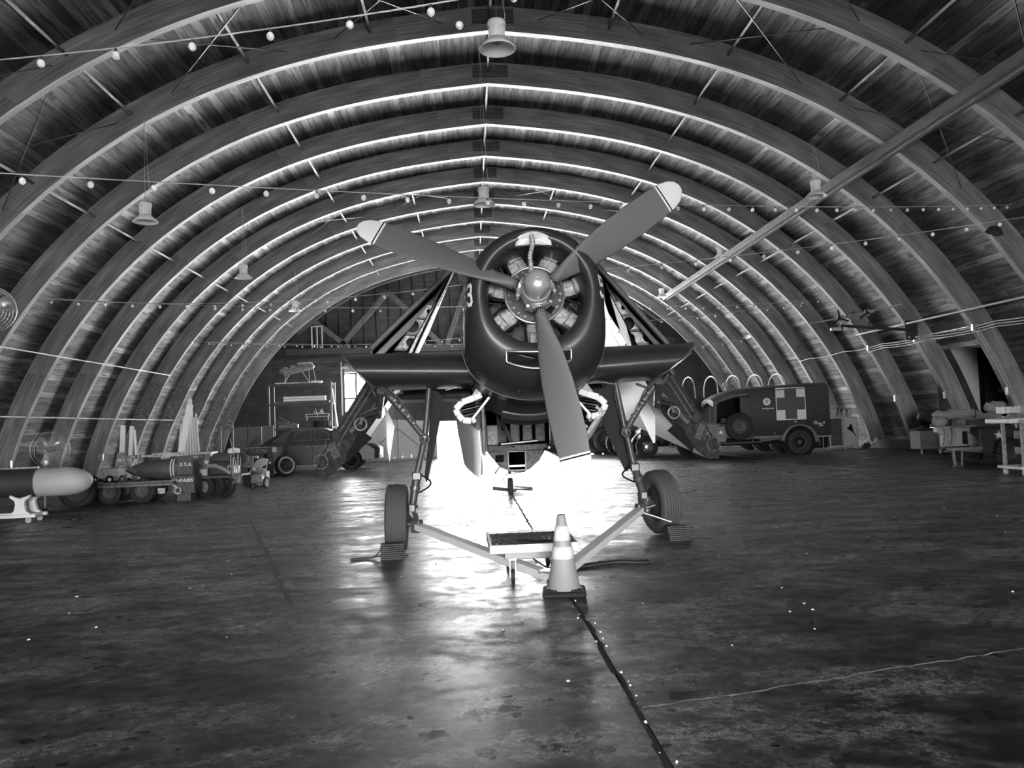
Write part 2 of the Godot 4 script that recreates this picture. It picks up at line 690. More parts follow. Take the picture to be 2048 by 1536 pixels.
func build_roof():
	var roof := structure("ceiling", "curved timber roof of dark stained boards running between the arches", "ceiling")
	# solid shell above the boards
	var sh := B.new()
	var zs := [FRONT, az(1) - 0.1, az(2) + 0.1, END - 0.2]
	for s in 3:
		var rings := []
		for i in 81:
			var th := lerpf(-1.69, 1.69, i / 80.0)
			if s == 1 and th > 1.43:
				break
			rings.append(PackedVector3Array([arc(th, 0.66, zs[s]), arc(th, 0.66, zs[s + 1]), arc(th, 0.85, zs[s + 1]), arc(th, 0.85, zs[s])]))
		sh.loft(rings, true, true, true, false)
	put(roof, "roof_shell", sh, M.wood_dark)
	# boards: the 300 that show largest are parts of their own, the others are joined bay by bay
	var cam_b := Basis.from_euler(Vector3(0.0496, -0.0498, -0.0378), EULER_ORDER_YXZ)
	var r := RandomNumberGenerator.new()
	r.seed = 11
	var list := []
	for n in range(-11, 10):
		var z0 := az(n)
		var z1 := az(n + 1)
		if n == 9:
			z1 = END
		if z0 > FRONT:
			z0 = FRONT
		if z1 > FRONT:
			continue
		var th := -1.66
		while th < 1.66:
			var w := r.randf_range(0.15, 0.215)
			var t1 := th + w / curve(th)
			var gap := 0.013 / curve(th)
			var tone := 0.21 * exp(r.randfn(0.0, 0.36))
			if r.randf() < 0.05:
				tone *= 1.5
			var e := [n, th + gap, minf(t1, 1.662), 0.60 + r.randf_range(0.0, 0.014), z0, z1, tone, Vector2(r.randf(), r.randf()), 1e9]
			if not dormer(n, th):
				var c := cam_b.inverse() * (arc((th + t1) * 0.5, 0.6, (z0 + z1) * 0.5) - Vector3(0, EYE, 0))
				if c.z < -1.0 and absf(c.x / c.z) < 0.64 and absf(c.y / c.z) < 0.49:
					e[8] = -c.z
				list.append(e)
			th = t1
	list.sort_custom(func(p, q): return p[8] < q[8])
	var joined := {}
	for i in list.size():
		var e: Array = list[i]
		if i < 300:
			var b := B.new()
			board(b, e[1], e[2], e[3], 0.03, e[4], e[5], e[6], e[7])
			put(roof, "plank", b, M.plank)
		else:
			if not joined.has(e[0]):
				joined[e[0]] = B.new()
			board(joined[e[0]], e[1], e[2], e[3], 0.03, e[4], e[5], e[6], e[7])
	var all := B.new()
	for n in joined:
		var m := put(roof, "plank_run", joined[n], M.plank)
		m.set_meta("kind", "stuff")

func half_arch(s: float, z: float, wd: float, dp: float) -> B:
	var b := B.new()
	var n := 36
	var u := 0.0
	var uo := rng.randf()
	for i in n:
		var t0 := 1.66 * i / n
		var t1 := 1.66 * (i + 1) / n
		var du := arc(t0, 0.3, z).distance_to(arc(t1, 0.3, z)) / 5.0
		var f := z + wd * 0.5
		var k := z - wd * 0.5
		var p := [arc(s * t0, 0, f), arc(s * t1, 0, f), arc(s * t1, dp, f), arc(s * t0, dp, f), arc(s * t0, 0, k), arc(s * t1, 0, k), arc(s * t1, dp, k), arc(s * t0, dp, k)]
		var a0 := Vector2(u + uo, uo)
		var a1 := Vector2(u + du + uo, uo)
		var v := Vector2(0, 0.6)
		var vs := Vector2(0, 0.2)
		b.smooth()
		b.st.set_smooth_group(1)
		if s > 0:
			b.quv(p[1], p[0], p[3], p[2], a1, a0, a0 + v, a1 + v)
			b.st.set_smooth_group(2)
			b.quv(p[0], p[1], p[5], p[4], a0 + v, a1 + v, a1 + v + vs, a0 + v + vs)
			b.st.set_smooth_group(3)
			b.quv(p[4], p[5], p[6], p[7], a0, a1, a1 + v, a0 + v)
		else:
			b.quv(p[0], p[1], p[2], p[3], a0, a1, a1 + v, a0 + v)
			b.st.set_smooth_group(2)
			b.quv(p[1], p[0], p[4], p[5], a1 + v, a0 + v, a0 + v + vs, a1 + v + vs)
			b.st.set_smooth_group(3)
			b.quv(p[5], p[4], p[7], p[6], a1, a0, a0 + v, a1 + v)
		u += du
	b.flat()
	var e := [arc(s * 1.66, 0, z + wd * 0.5), arc(s * 1.66, dp, z + wd * 0.5), arc(s * 1.66, dp, z - wd * 0.5), arc(s * 1.66, 0, z - wd * 0.5)]
	b.face(e[0], e[1], e[2], e[3], arc(s * 1.5, 0.3, z))
	e = [arc(0, 0, z + wd * 0.5), arc(0, dp, z + wd * 0.5), arc(0, dp, z - wd * 0.5), arc(0, 0, z - wd * 0.5)]
	b.face(e[0], e[1], e[2], e[3], arc(s * 0.2, 0.3, z))
	return b

func build_arches():
	var names := {-2: "laminated timber roof arch overhead, nearest to the viewer, its crown out of the picture",
		-1: "laminated timber arch whose flanks cross the two top corners of the picture",
		0: "laminated timber arch right behind the big lamp, its crown touching the top edge",
		1: "laminated timber arch next behind the one at the big lamp, white door niche on its right foot",
		2: "laminated timber arch with the model aeroplane bracket screwed to its right side",
		3: "laminated timber arch standing on the low curb just right of the two tool carts",
		4: "laminated timber arch whose right foot stands directly behind the two tool carts",
		5: "laminated timber arch with a studded steel plate at its left foot, first of those plated",
		6: "laminated timber arch, second with a studded plate, just left of the leaning lumber",
		7: "laminated timber arch whose left foot is hidden by the bundle of leaning lumber",
		8: "laminated timber arch with a studded plate just right of the leaning lumber",
		9: "last laminated timber arch before the truss of the far wall"}
	for n in range(-2, 10):
		var o := thing("arch_rib", names[n], "arch", Vector3.ZERO, 0.0, "laminated roof arches")
		o.set_meta("kind", "structure")
		for s in [-1.0, 1.0]:
			put(o, "rib_half", half_arch(s, az(n), 0.20, 0.60), M.arch)
		var c := arc(0, 0.33, az(n) + 0.115)
		put(o, "splice_plate", B.new().box(c + Vector3(0.07, 0, 0), Vector3(1.0 - maxf(n, 0) * 0.03, 0.34, 0.035), Basis(), 0.006), M.splice, "dark bolted plate at the crown")
		if n >= 5:
			for s in [-1.0]:
				var pl := B.new()
				var rv := B.new()
				var z := az(n) + 0.108
				var t0: float = s * 1.405
				var t1: float = s * 1.545
				pl.flat()
				for q in [[0.004, 0.596]]:
					var a := arc(t0, q[0], z)
					var d := arc(t0, q[1], z)
					var e := arc(t1, q[1], z)
					var f := arc(t1, q[0], z)
					pl.face(a, d, e, f, arc(s * 1.47, 0.3, z - 1.0))
				for k in 40:
					rv.ball(arc(lerpf(t0, t1, rng.randf_range(0.06, 0.94)), rng.randf_range(0.05, 0.55), z), 0.028, 5)
				put(o, "studded_plate", pl, M.plate, "steel plate at the foot")
				put(o, "bolt_heads", rv, M.offwhite).set_meta("kind", "stuff")
	# low concrete curb that carries the feet
	for s in [-1.0, 1.0]:
		var b := B.new()
		b.box(Vector3(XO + s * 15.25, 0.16, -17.1), Vector3(0.9, 0.32, 62.0), Basis(), 0.02)
		var w := put(self, "baseboard_left" if s < 0 else "baseboard_right", b, M.curb)
		tag(w, "low concrete curb under the arch feet along the %s wall" % ("left" if s < 0 else "right"), "curb")
		w.set_meta("kind", "structure")

func build_walls():
	# side walls outside the curb close the room below the roof
	for s in [-1.0, 1.0]:
		var b := B.new().box(Vector3(XO + s * 16.3, 0.6, -17.1), Vector3(0.3, 1.6, 62.2))
		var w := put(self, "wall_left" if s < 0 else "wall_right", b, M.wood_dark)
		tag(w, "dark low board wall behind the arch feet on the %s" % ("left" if s < 0 else "right"), "wall")
		w.set_meta("kind", "structure")
	# far wall
	var bk := structure("wall_back", "dark far wall of boards with a slatted gable and timber truss", "wall")
	var z := END
	var door_l := -2.75
	var door_r := 5.6
	var head := 5.0
	var low := B.new()
	var edge := 15.9
	# boards of the lower wall (x0, x1, y0, y1)
	var rects := [[-14.9, -7.35, 0, 5.9], [-5.3, door_l, 0, 5.9], [-7.35, -5.3, 0, 2.5], [-7.35, -5.3, 5.35, 5.9], [door_l, door_r, head, 5.9], [door_r, 16.4, 0, 5.9]]
	for q in rects:
		var y: float = q[2]
		while y < q[3] - 0.02:
			var y1: float = minf(y + rng.randf_range(0.2, 0.26), q[3])
			low.box(Vector3((q[0] + q[1]) * 0.5, (y + y1) * 0.5, z + rng.randf_range(-0.008, 0.008)), Vector3(q[1] - q[0], y1 - y - 0.008, 0.06))
			y = y1
		low.box(Vector3((q[0] + q[1]) * 0.5, (q[2] + q[3]) * 0.5, z - 0.09), Vector3(q[1] - q[0], q[3] - q[2], 0.06))
	put(bk, "lower_boards", low, M.wood_dark).set_meta("kind", "stuff")
	# gable: short horizontal slats between thin studs, with a bright opening right of the nose
	var gab := B.new()
	var stud := B.new()
	var w0 := 3.4
	var w1 := 9.2
	var y2 := 5.9
	while y2 < 11.6:
		var hx := 0.0
		for i in 60:   # half width of the roof at this height
			var th := 1.6 * i / 60.0
			var p := arc(th, 0.66, 0)
			if p.y > y2 + 0.2:
				hx = p.x - XO
		if hx > 0.3:
			for sg in [[XO - hx, XO + hx]]:
				if y2 > 6.1 and y2 < 8.6:
					gab.box(Vector3((sg[0] + w0) * 0.5, y2 + 0.12, z), Vector3(w0 - sg[0], 0.225, 0.05))
					gab.box(Vector3((sg[1] + w1) * 0.5, y2 + 0.12, z), Vector3(sg[1] - w1, 0.225, 0.05))
				else:
					gab.box(Vector3(XO, y2 + 0.12, z), Vector3(hx * 2, 0.225, 0.05))
		y2 += 0.24
	put(bk, "gable_slats", gab, M.wood_dark).set_meta("kind", "stuff")
	var skin := B.new()
	var poly := PackedVector2Array()
	for i in 41:
		var p := arc(lerpf(-1.25, 1.25, i / 40.0), 0.75, 0)
		poly.append(Vector2(p.x, p.y))
	for q in [[-16.0, w0, 5.6, 12.0], [w1, 17.0, 5.6, 12.0], [w0, w1, 5.6, 6.1], [w0, w1, 8.6, 12.0]]:
		var rect := PackedVector2Array([Vector2(q[0], q[2]), Vector2(q[1], q[2]), Vector2(q[1], q[3]), Vector2(q[0], q[3])])
		for piece in Geometry2D.intersect_polygons(poly, rect):
			skin.prism(piece, z - 0.12, z - 0.06)
	put(bk, "gable_skin", skin, M.wood_dark)
	for i in 29:
		var xx := -9.0 + i * 0.72
		var top := 0.0
		for k in 80:
			var p := arc(lerpf(-1.3, 1.3, k / 80.0), 0.5, 0)
			if absf(p.x - xx) < 0.3:
				top = maxf(top, p.y)
		if top > 6.2 and (xx < w0 - 0.1 or xx > w1 + 0.1):
			stud.box(Vector3(xx, (5.9 + top) * 0.5, z + 0.06), Vector3(0.05, top - 5.9, 0.06))
	put(bk, "gable_studs", stud, M.black)
	# the truss in front of the gable
	var tr := structure("trim_1", "dark timber truss with raking braces and a long tie beam in front of the far wall", "truss")
	var tz := END + 0.5
	put(tr, "tie_beam", B.new().box(Vector3(XO, 6.05, tz), Vector3(22.5, 0.34, 0.2), Basis(), 0.01), M.wood_dark)
	put(tr, "lower_girt", B.new().box(Vector3(XO, 5.55, tz), Vector3(26, 0.16, 0.2), Basis(), 0.01), M.wood_dark)
	for q in [[-7.5, 6.2, -4.6, 9.4], [-4.6, 9.4, -1.6, 6.2], [-6.9, 6.2, -9.0, 7.9], [-1.3, 6.2, 0.3, 10.6], [9.0, 6.2, 6.1, 9.4], [6.1, 9.4, 3.1, 6.2], [8.4, 6.2, 10.5, 7.9]]:
		put(tr, "brace", B.new().bar(Vector3(q[0], q[1], tz), Vector3(q[2], q[3], tz), 0.3, 0.16, Vector3.BACK, 0.01), M.splice)
	for s in [-1.0, 1.0]:
		var t := 0.0
		while t < 1.0:
			var p := arc(s * (0.12 + t * 0.16 * 6), 0.1, tz)
			var q := arc(s * (0.12 + (t + 0.166) * 0.16 * 6), 0.1, tz)
			put(tr, "chord", B.new().bar(p, q, 0.16, 0.34, Vector3.BACK, 0.01), M.splice)
			t += 0.1667
	# window left of the door
	var wn := structure("window_1", "tall bright window with mullions in the far wall, left of the folded wing", "window")
	var fr := B.new()
	for xx in [-7.35, -6.65, -5.3]:
		fr.box(Vector3(xx, 3.93, z), Vector3(0.1, 2.9, 0.14))
	for yy in [2.5, 3.3, 4.75, 5.38]:
		fr.box(Vector3(-6.32, yy, z), Vector3(2.1, 0.09, 0.14))
	put(wn, "window_frame", fr, M.olive_mid)
	put(wn, "trim", B.new().box(Vector3(-7.47, 3.9, z + 0.06), Vector3(0.09, 3.1, 0.06)), M.grey_pale)
	for q in [[-7.0, 2.9], [-5.98, 2.9], [-7.0, 4.02], [-5.98, 4.02]]:
		put(wn, "pane", B.new().box(Vector3(q[0], q[1], z), Vector3(0.6 if q[0] < -6.5 else 1.25, 0.75 if q[1] < 3 else 1.38, 0.012)), M.glass)
	put(wn, "blind", B.new().box(Vector3(-6.32, 5.08, z + 0.02), Vector3(2.0, 0.55, 0.02)), M.grey, "grey blind across the top of the window")
	# door frame, the open far door
	var df := structure("door_1", "big open sliding door in the far wall, blown out by daylight behind the plane", "door")
	put(df, "jamb", B.new().box(Vector3(door_l - 0.08, head * 0.5, z + 0.06), Vector3(0.16, head, 0.2)), M.wood_dark)
	put(df, "jamb", B.new().box(Vector3(door_r + 0.08, head * 0.5, z + 0.06), Vector3(0.16, head, 0.2)), M.wood_dark)
	put(df, "track", B.new().box(Vector3(1.0, head + 0.1, z + 0.12), Vector3(17.0, 0.14, 0.16)), M.steel)
	put(df, "track_rail", B.new().box(Vector3(-0.5, head + 0.55, z + 0.12), Vector3(9.0, 0.06, 0.1)), M.offwhite)
	var w2 := structure("window_2", "bright opening high in the far gable, between the nose and the right folded wing", "window")
	var f2 := B.new()
	for xx in [w0, w1]:
		f2.box(Vector3(xx, 7.35, z), Vector3(0.14, 2.6, 0.16))
	for yy in [6.1, 8.6]:
		f2.box(Vector3((w0 + w1) * 0.5, yy, z), Vector3(w1 - w0, 0.14, 0.16))
	put(w2, "window_frame", f2, M.wood_dark)
	# front wall above the opening behind the viewer
	var fw := B.new()
	var fpoly := PackedVector2Array()
	for i in 41:
		var p := arc(lerpf(-1.66, 1.66, i / 40.0), 0.75, 0)
		fpoly.append(Vector2(p.x, p.y))
	for piece in Geometry2D.intersect_polygons(fpoly, PackedVector2Array([Vector2(-20, 4.2), Vector2(20, 4.2), Vector2(20, 13), Vector2(-20, 13)])):
		fw.prism(piece, FRONT - 0.2, FRONT)
	fw.box(Vector3(-10.6, 2.1, FRONT - 0.1), Vector3(11.4, 4.2, 0.2))
	fw.box(Vector3(12.1, 2.1, FRONT - 0.1), Vector3(11.4, 4.2, 0.2))
	var fn := put(self, "wall_front", fw, M.wood_dark)
	tag(fn, "dark gable wall over the front opening, behind the viewer", "wall")
	fn.set_meta("kind", "structure")
	# the white niche with the dark doorway on the right
	var nz := (az(1) + az(2)) * 0.5
	var nw := structure("wall_niche", "white painted wall panel between two arches on the right, beside a dark doorway", "wall")
	put(nw, "panel", B.new().prism(PackedVector2Array([Vector2(14.5, 3.4), Vector2(16.11, 3.32), Vector2(16.11, 0.3), Vector2(15.6, 0.3), Vector2(15.15, 1.9), Vector2(14.85, 2.6)]), az(2) - 0.06, az(2) + 0.02), M.panel_white, "white panel")
	put(nw, "cheek", B.new().box(Vector3(16.1, 2.2, az(2) - 0.1), Vector3(2.6, 4.4, 0.06)).box(Vector3(16.2, 2.2, az(1) - 0.02), Vector3(2.4, 4.4, 0.06)).box(Vector3(16.1, 3.5, nz), Vector3(2.7, 0.1, 3.1), Basis(Vector3.BACK, -0.03)).box(Vector3(17.4, 2.0, nz), Vector3(0.1, 4.0, 3.1)), M.wood_dark)
	var dr := structure("door_2", "dark wooden door with pale notice in the white niche on the right", "door")
	put(dr, "door_leaf", B.new().box(Vector3(16.62, 1.75, az(2) + 0.03), Vector3(0.95, 3.0, 0.05), Basis(), 0.01), M.wood_dark)
	put(dr, "jamb", B.new().box(Vector3(16.13, 1.75, az(2) + 0.1), Vector3(0.08, 3.1, 0.14)), M.black)
	put(dr, "notice", B.new().box(Vector3(16.8, 1.95, az(2) + 0.08), Vector3(0.26, 0.18, 0.02)), M.grey)

func bay_name(n: int) -> String:
	return ["bay nearest overhead", "bay just before the big lamp", "first bay behind the big lamp", "second bay behind the big lamp", "third bay behind the big lamp", "fourth bay behind the big lamp", "fifth bay behind the big lamp", "sixth bay behind the big lamp", "seventh bay behind the big lamp", "eighth bay behind the big lamp", "ninth bay behind the big lamp"][n + 2]

func build_roof_fittings():
	# blocking struts between neighbouring arches
	var spots := [0.0, 0.294, -0.294, 0.58, -0.58, 0.84, -0.84, 1.06, -1.06]
	for n in range(-2, 9):
		for th in spots:
			var p := arc(th, 0.43, 0)
			if n >= 0 and (absf(absf(th) - 0.294) < 0.01 and n < 4 or absf(absf(th) - 0.84) < 0.01):
				continue
			var up := (arc(th, 0.6, 0) - arc(th, 0, 0)).normalized()
			var b := B.new().bar(Vector3(p.x, p.y, az(n) - 0.12), Vector3(p.x, p.y, az(n + 1) + 0.12), 0.06, 0.26, up, 0.004)
			var side := "at the crown" if th == 0.0 else ("%s on the %s slope" % [{294: "highest", 580: "upper", 840: "middle", 1060: "lower"}[roundi(absf(th) * 1000)], "left" if th < 0 else "right"])
			var m := put(self, "blocking_strut", b, M.wood)
			tag(m, "timber strut %s in the %s" % [side, bay_name(n)], "strut", "timber struts between the arches")
	# crossed tie rods under the boards
	for n in [-2, -1, 4]:
		for th in [-1.0, -0.62, -0.25, 0.25, 0.62, 1.0]:
			if n == 4 and absf(th) > 0.9:
				continue
			var o := thing("tie_rods", "crossed thin tie rods, %s on the %s slope, %s" % [{250: "highest", 620: "middle", 1000: "lowest"}[roundi(absf(th) * 1000)], "left" if th < 0 else "right", bay_name(n)], "tie rod", Vector3.ZERO, 0.0, "crossed tie rods")
			put(o, "rod", B.new().cyl(arc(th - 0.13, 0.3, az(n) - 0.12), arc(th + 0.13, 0.3, az(n + 1) + 0.12), 0.012, -1, 6), M.steel_dark)
			put(o, "rod", B.new().cyl(arc(th + 0.13, 0.34, az(n) - 0.12), arc(th - 0.13, 0.34, az(n + 1) + 0.12), 0.012, -1, 6), M.steel_dark)
	# the long bundle of rails fixed under the arches on the right
	var o := thing("rail_bundle", "long bundle of weathered boards fixed under the arches on the right", "rail", Vector3(10.28, 7.72, 0))
	put(o, "rail", B.new().box(Vector3(0, 0.1, -27.7), Vector3(0.3, 0.07, 29.4), Basis(), 0.01), M.splice)
	for i in 4:
		put(o, "rail", B.new().box(Vector3(-0.13 + i * 0.1, -0.03 + (0.02 if i % 2 else 0.0), -27.7), Vector3(0.07, 0.16, 29.4 - i * 0.2), Basis(Vector3.UP, 0.0015 * (i - 1.5)), 0.008), [M.splice, M.wood_dark, M.wood, M.wood_dark][i])
	# conduits on the left
	var c1 := thing("conduit_pipe", "upper thin pale conduit running along the left arches", "conduit", Vector3(-12.36, 3.99, 0))
	put(c1, "pipe", B.new().cyl(Vector3(0, 0, -14), Vector3(0, 0, -34.6), 0.022, -1, 8), M.wire)
	for n in range(0, 6):
		put(c1, "clip", B.new().box(Vector3(-0.03, 0, az(n) + 0.1), Vector3(0.09, 0.09, 0.05)), M.steel)
	var c2 := thing("conduit_pipe", "lower white conduit along the left arches with drops to boxes", "conduit", Vector3(-13.31, 2.2, 0))
	put(c2, "pipe", B.new().cyl(Vector3(0, 0, -14), Vector3(0, 0, -37.7), 0.026, -1, 8), M.offwhite)
	for n in [2, 4]:
		put(c2, "drop_pipe", B.new().tube([Vector3(0, 0, az(n) + 0.06), Vector3(-0.25, -0.7, az(n) + 0.06), Vector3(-0.5, -1.35, az(n) + 0.06)], 0.024, 8), M.offwhite)
		put(c2, "socket_box", B.new().box(Vector3(-0.5, -1.4, az(n) + 0.1), Vector3(0.16, 0.24, 0.12), Basis(), 0.01), M.alu)
	# conduits on the right
	var c3 := thing("conduit_pipe", "thick pale conduit crossing the two nearest arches on the right", "conduit", Vector3(13.75, 4.1, 0))
	put(c3, "pipe", B.new().cyl(Vector3(0, -0.02, -14), Vector3(0, 0.05, -28.6), 0.035, -1, 8), M.offwhite)
	var c4 := thing("conduit_pipe", "bundle of slack pale cables with boxes along the arches on the right", "conduit", Vector3(14.05, 3.64, 0))
	for k in 3:
		var pts := []
		for i in 41:
			var t := i / 40.0
			var zz := -14.0 - t * (20.6 if k == 0 else 14.5)
			pts.append(Vector3(0.02 * k, -0.07 * k - 0.06 * absf(sin(zz * PI / BAY)) + 0.07, zz))
		put(c4, "cable", B.new().tube(pts, 0.016, 6), M.offwhite)
	for n in [1, 2, 3]:
		put(c4, "junction_box", B.new().box(Vector3(0, 0, az(n) + 0.17), Vector3(0.16, 0.2, 0.1), Basis(), 0.01), M.alu)
		put(c4, "drop_pipe", B.new().tube([Vector3(0.03, -0.05, az(n) + 0.16), Vector3(0.5, -0.95, az(n) + 0.16), Vector3(0.86, -1.75, az(n) + 0.16)], 0.02, 8), M.offwhite)
		if n == 1:
			put(c4, "drop_pipe", B.new().tube([Vector3(0.11, -0.05, az(n) + 0.16), Vector3(0.58, -0.95, az(n) + 0.16), Vector3(0.94, -1.75, az(n) + 0.16)], 0.02, 8), M.offwhite)
		put(c4, "socket_box", B.new().box(Vector3(0.87, -1.8, az(n) + 0.2), Vector3(0.2, 0.22, 0.14), Basis(), 0.01), M.alu)

# ---------------------------------------------------------------- the aircraft
const PX := 0.70        # its centre line
const CY := 2.775
const PZ := -9.95       # its main wheels

func v2(pts: Array, z: float) -> PackedVector3Array:
	var r := PackedVector3Array()
	for p in pts:
		r.append(Vector3(p[0], p[1], z))
	return r

func wheel(parent: Node, called: String, xf: Transform3D, r: float, w: float, rim: float, hubmat: Material, lugs := 0, grooves := 0, whitewall := false):
	# axle along local y of xf; the outer face towards +y
	var h := w * 0.5
	var prof := [Vector2(rim, -h * 0.55), Vector2(rim * 1.04, -h * 0.8), Vector2(lerpf(rim, r, 0.45), -h), Vector2(lerpf(rim, r, 0.8), -h * 0.92), Vector2(r * 0.985, -h * 0.66)]
	if grooves > 0:
		for i in grooves + 1:
			var y0 := lerpf(-h * 0.62, h * 0.62, (i + 0.15) / (grooves + 1.0))
			var y1 := lerpf(-h * 0.62, h * 0.62, (i + 0.85) / (grooves + 1.0))
			var q := r * (1.0 - 0.012 * absf(i - grooves * 0.5))
			prof.append_array([Vector2(q - 0.012, y0), Vector2(q - 0.012, y0), Vector2(q, y0), Vector2(q, y0), Vector2(q, y1), Vector2(q, y1), Vector2(q - 0.012, y1), Vector2(q - 0.012, y1)])
	else:
		prof.append_array([Vector2(r, -h * 0.4), Vector2(r, h * 0.4)])
	prof.append_array([Vector2(r * 0.985, h * 0.66), Vector2(lerpf(rim, r, 0.8), h * 0.92), Vector2(lerpf(rim, r, 0.45), h), Vector2(rim * 1.04, h * 0.8), Vector2(rim, h * 0.55)])
	var b := B.new(xf).lathe(prof, Transform3D(), 36)
	for i in lugs:
		var a := TAU * i / lugs
		for s in [-1.0, 1.0]:
			var c := Vector3(cos(a + s * 0.05) * (r + 0.004), s * h * 0.5, sin(a + s * 0.05) * (r + 0.004))
			var t := Vector3(-sin(a), 0, cos(a))
			b.box(c, Vector3(0.03, h * 0.85, TAU * r / lugs * 0.5), Basis(c.normalized() * Vector3(1, 0, 1), Vector3.UP, t).orthonormalized())
	var ty := put(parent, called, b, M.tread if grooves > 0 else M.rubber)
	put(ty, "hub", B.new(xf).lathe([Vector2(0.001, h * 0.5), Vector2(rim * 0.3, h * 0.48), Vector2(rim * 0.36, h * 0.3), Vector2(rim * 0.36, h * 0.3), Vector2(rim * 0.8, h * 0.22), Vector2(rim * 0.86, h * 0.5), Vector2(rim * 1.02, h * 0.62), Vector2(rim * 1.02, h * 0.62), Vector2(rim * 1.02, -h * 0.6), Vector2(rim * 0.3, -h * 0.5), Vector2(0.001, -h * 0.5)], Transform3D(), 28), hubmat)
	if whitewall:
		put(ty, "white_band", B.new(xf).lathe([Vector2(rim * 1.12, h * 0.93), Vector2(rim * 1.16, h * 1.03), Vector2(rim * 1.42, h * 1.03), Vector2(rim * 1.46, h * 0.96)], Transform3D(), 32), M.offwhite)
	return ty

func axle(c: Vector3, d: Vector3) -> Transform3D:
	return Transform3D(B.frame(d), c)

const COWL := [[0.49, -9.0, 0.0], [0.50, -8.75, 0.0], [0.505, -8.6, 0.0], [0.53, -8.49, 0.0], [0.57, -8.45, 0.03], [0.62, -8.455, 0.08], [0.67, -8.49, 0.13], [0.71, -8.56, 0.17], [0.74, -8.68, 0.205], [0.755, -8.85, 0.235], [0.76, -9.1, 0.26], [0.76, -9.45, 0.27], [0.75, -9.75, 0.27]]

func cowl_ring(k: Array) -> PackedVector3Array:   # k: radius, z, chin
	var r := PackedVector3Array()
	for i in 64:
		var a := TAU * i / 64.0
		var s := clampf(-sin(a) * 1.25 - 0.1, 0.0, 1.0)
		var w := s * s * (3.0 - 2.0 * s)
		var q: float = k[0] + k[2] * w
		r.append(Vector3(PX + 0.01 + cos(a) * q, CY + sin(a) * q + (k[1] + 8.6) * 0.10, k[1]))
	return r

func blade(parent: Node, hub: Vector3, ang: float, ax: Vector3):
	var e1 := Vector3.RIGHT
	var e2 := ax.cross(e1).normalized()
	var d := e1 * cos(ang) + e2 * sin(ang)
	var t := ax.cross(d).normalized()
	var sect := func(r: float) -> PackedVector3Array:
		var ks := [[0.16, 0.13, 0.125], [0.30, 0.135, 0.12], [0.45, 0.20, 0.085], [0.65, 0.285, 0.062], [0.95, 0.345, 0.048], [1.3, 0.365, 0.036], [1.6, 0.35, 0.026], [1.8, 0.315, 0.02], [1.9, 0.255, 0.016], [1.96, 0.17, 0.012], [1.99, 0.06, 0.008]]
		var c := 0.1
		var th := 0.1
		for i in ks.size() - 1:
			if r >= ks[i][0] and r <= ks[i + 1][0]:
				var f: float = (r - ks[i][0]) / (ks[i + 1][0] - ks[i][0])
				c = lerpf(ks[i][1], ks[i + 1][1], f)
				th = lerpf(ks[i][2], ks[i + 1][2], f)
		var beta := deg_to_rad(lerpf(40.0, 17.0, clampf((r - 0.3) / 1.5, 0.0, 1.0)))
		var cu := t * cos(beta) + ax * sin(beta)
		var nu := ax * cos(beta) - t * sin(beta)
		var o := PackedVector3Array()
		for i in 20:
			var a := TAU * i / 20.0
			o.append(hub + d * r + cu * cos(a) * c * 0.5 + nu * sin(a) * th * 0.5)
		return o
	var mk := func(rs: Array) -> B:
		var rings := []
		for r in rs:
			rings.append(sect.call(r))
		return B.new(plane_x()).loft(rings, true, true, true)
	var m := put(parent, "propeller_blade", mk.call([0.16, 0.23, 0.30, 0.37, 0.45, 0.55, 0.65, 0.8, 0.95, 1.1, 1.3, 1.45, 1.6, 1.735]), M.prop)
	put(m, "cuff", mk.call([0.155, 0.19, 0.24]), M.black)
	put(m, "band", mk.call([1.735, 1.745, 1.755]), M.white, "thin white band")
	put(m, "band", mk.call([1.755, 1.763, 1.77]), M.black, "thin black band")
	put(m, "blade_tip", mk.call([1.77, 1.8, 1.85, 1.9, 1.93, 1.96, 1.98, 1.99]), M.white, "white rounded tip")

func plane_x() -> Transform3D:
	return Transform3D(Basis(), -Vector3(PX, 0, PZ))

func slot(c: Vector3, hw: float, hh: float, bow: float, n := 40) -> Array:   # a rounded slot bent along the cowl lip
	var pts := []
	for i in n:
		var a := TAU * i / n
		var x := clampf(cos(a) * 1.35, -1.0, 1.0) * hw
		var y := sin(a) * hh * (1.0 if absf(cos(a)) < 0.74 else 1.0)
		pts.append(c + Vector3(x, y - bow * (x / hw) * (x / hw), -0.05 * (x / hw) * (x / hw)))
	return pts

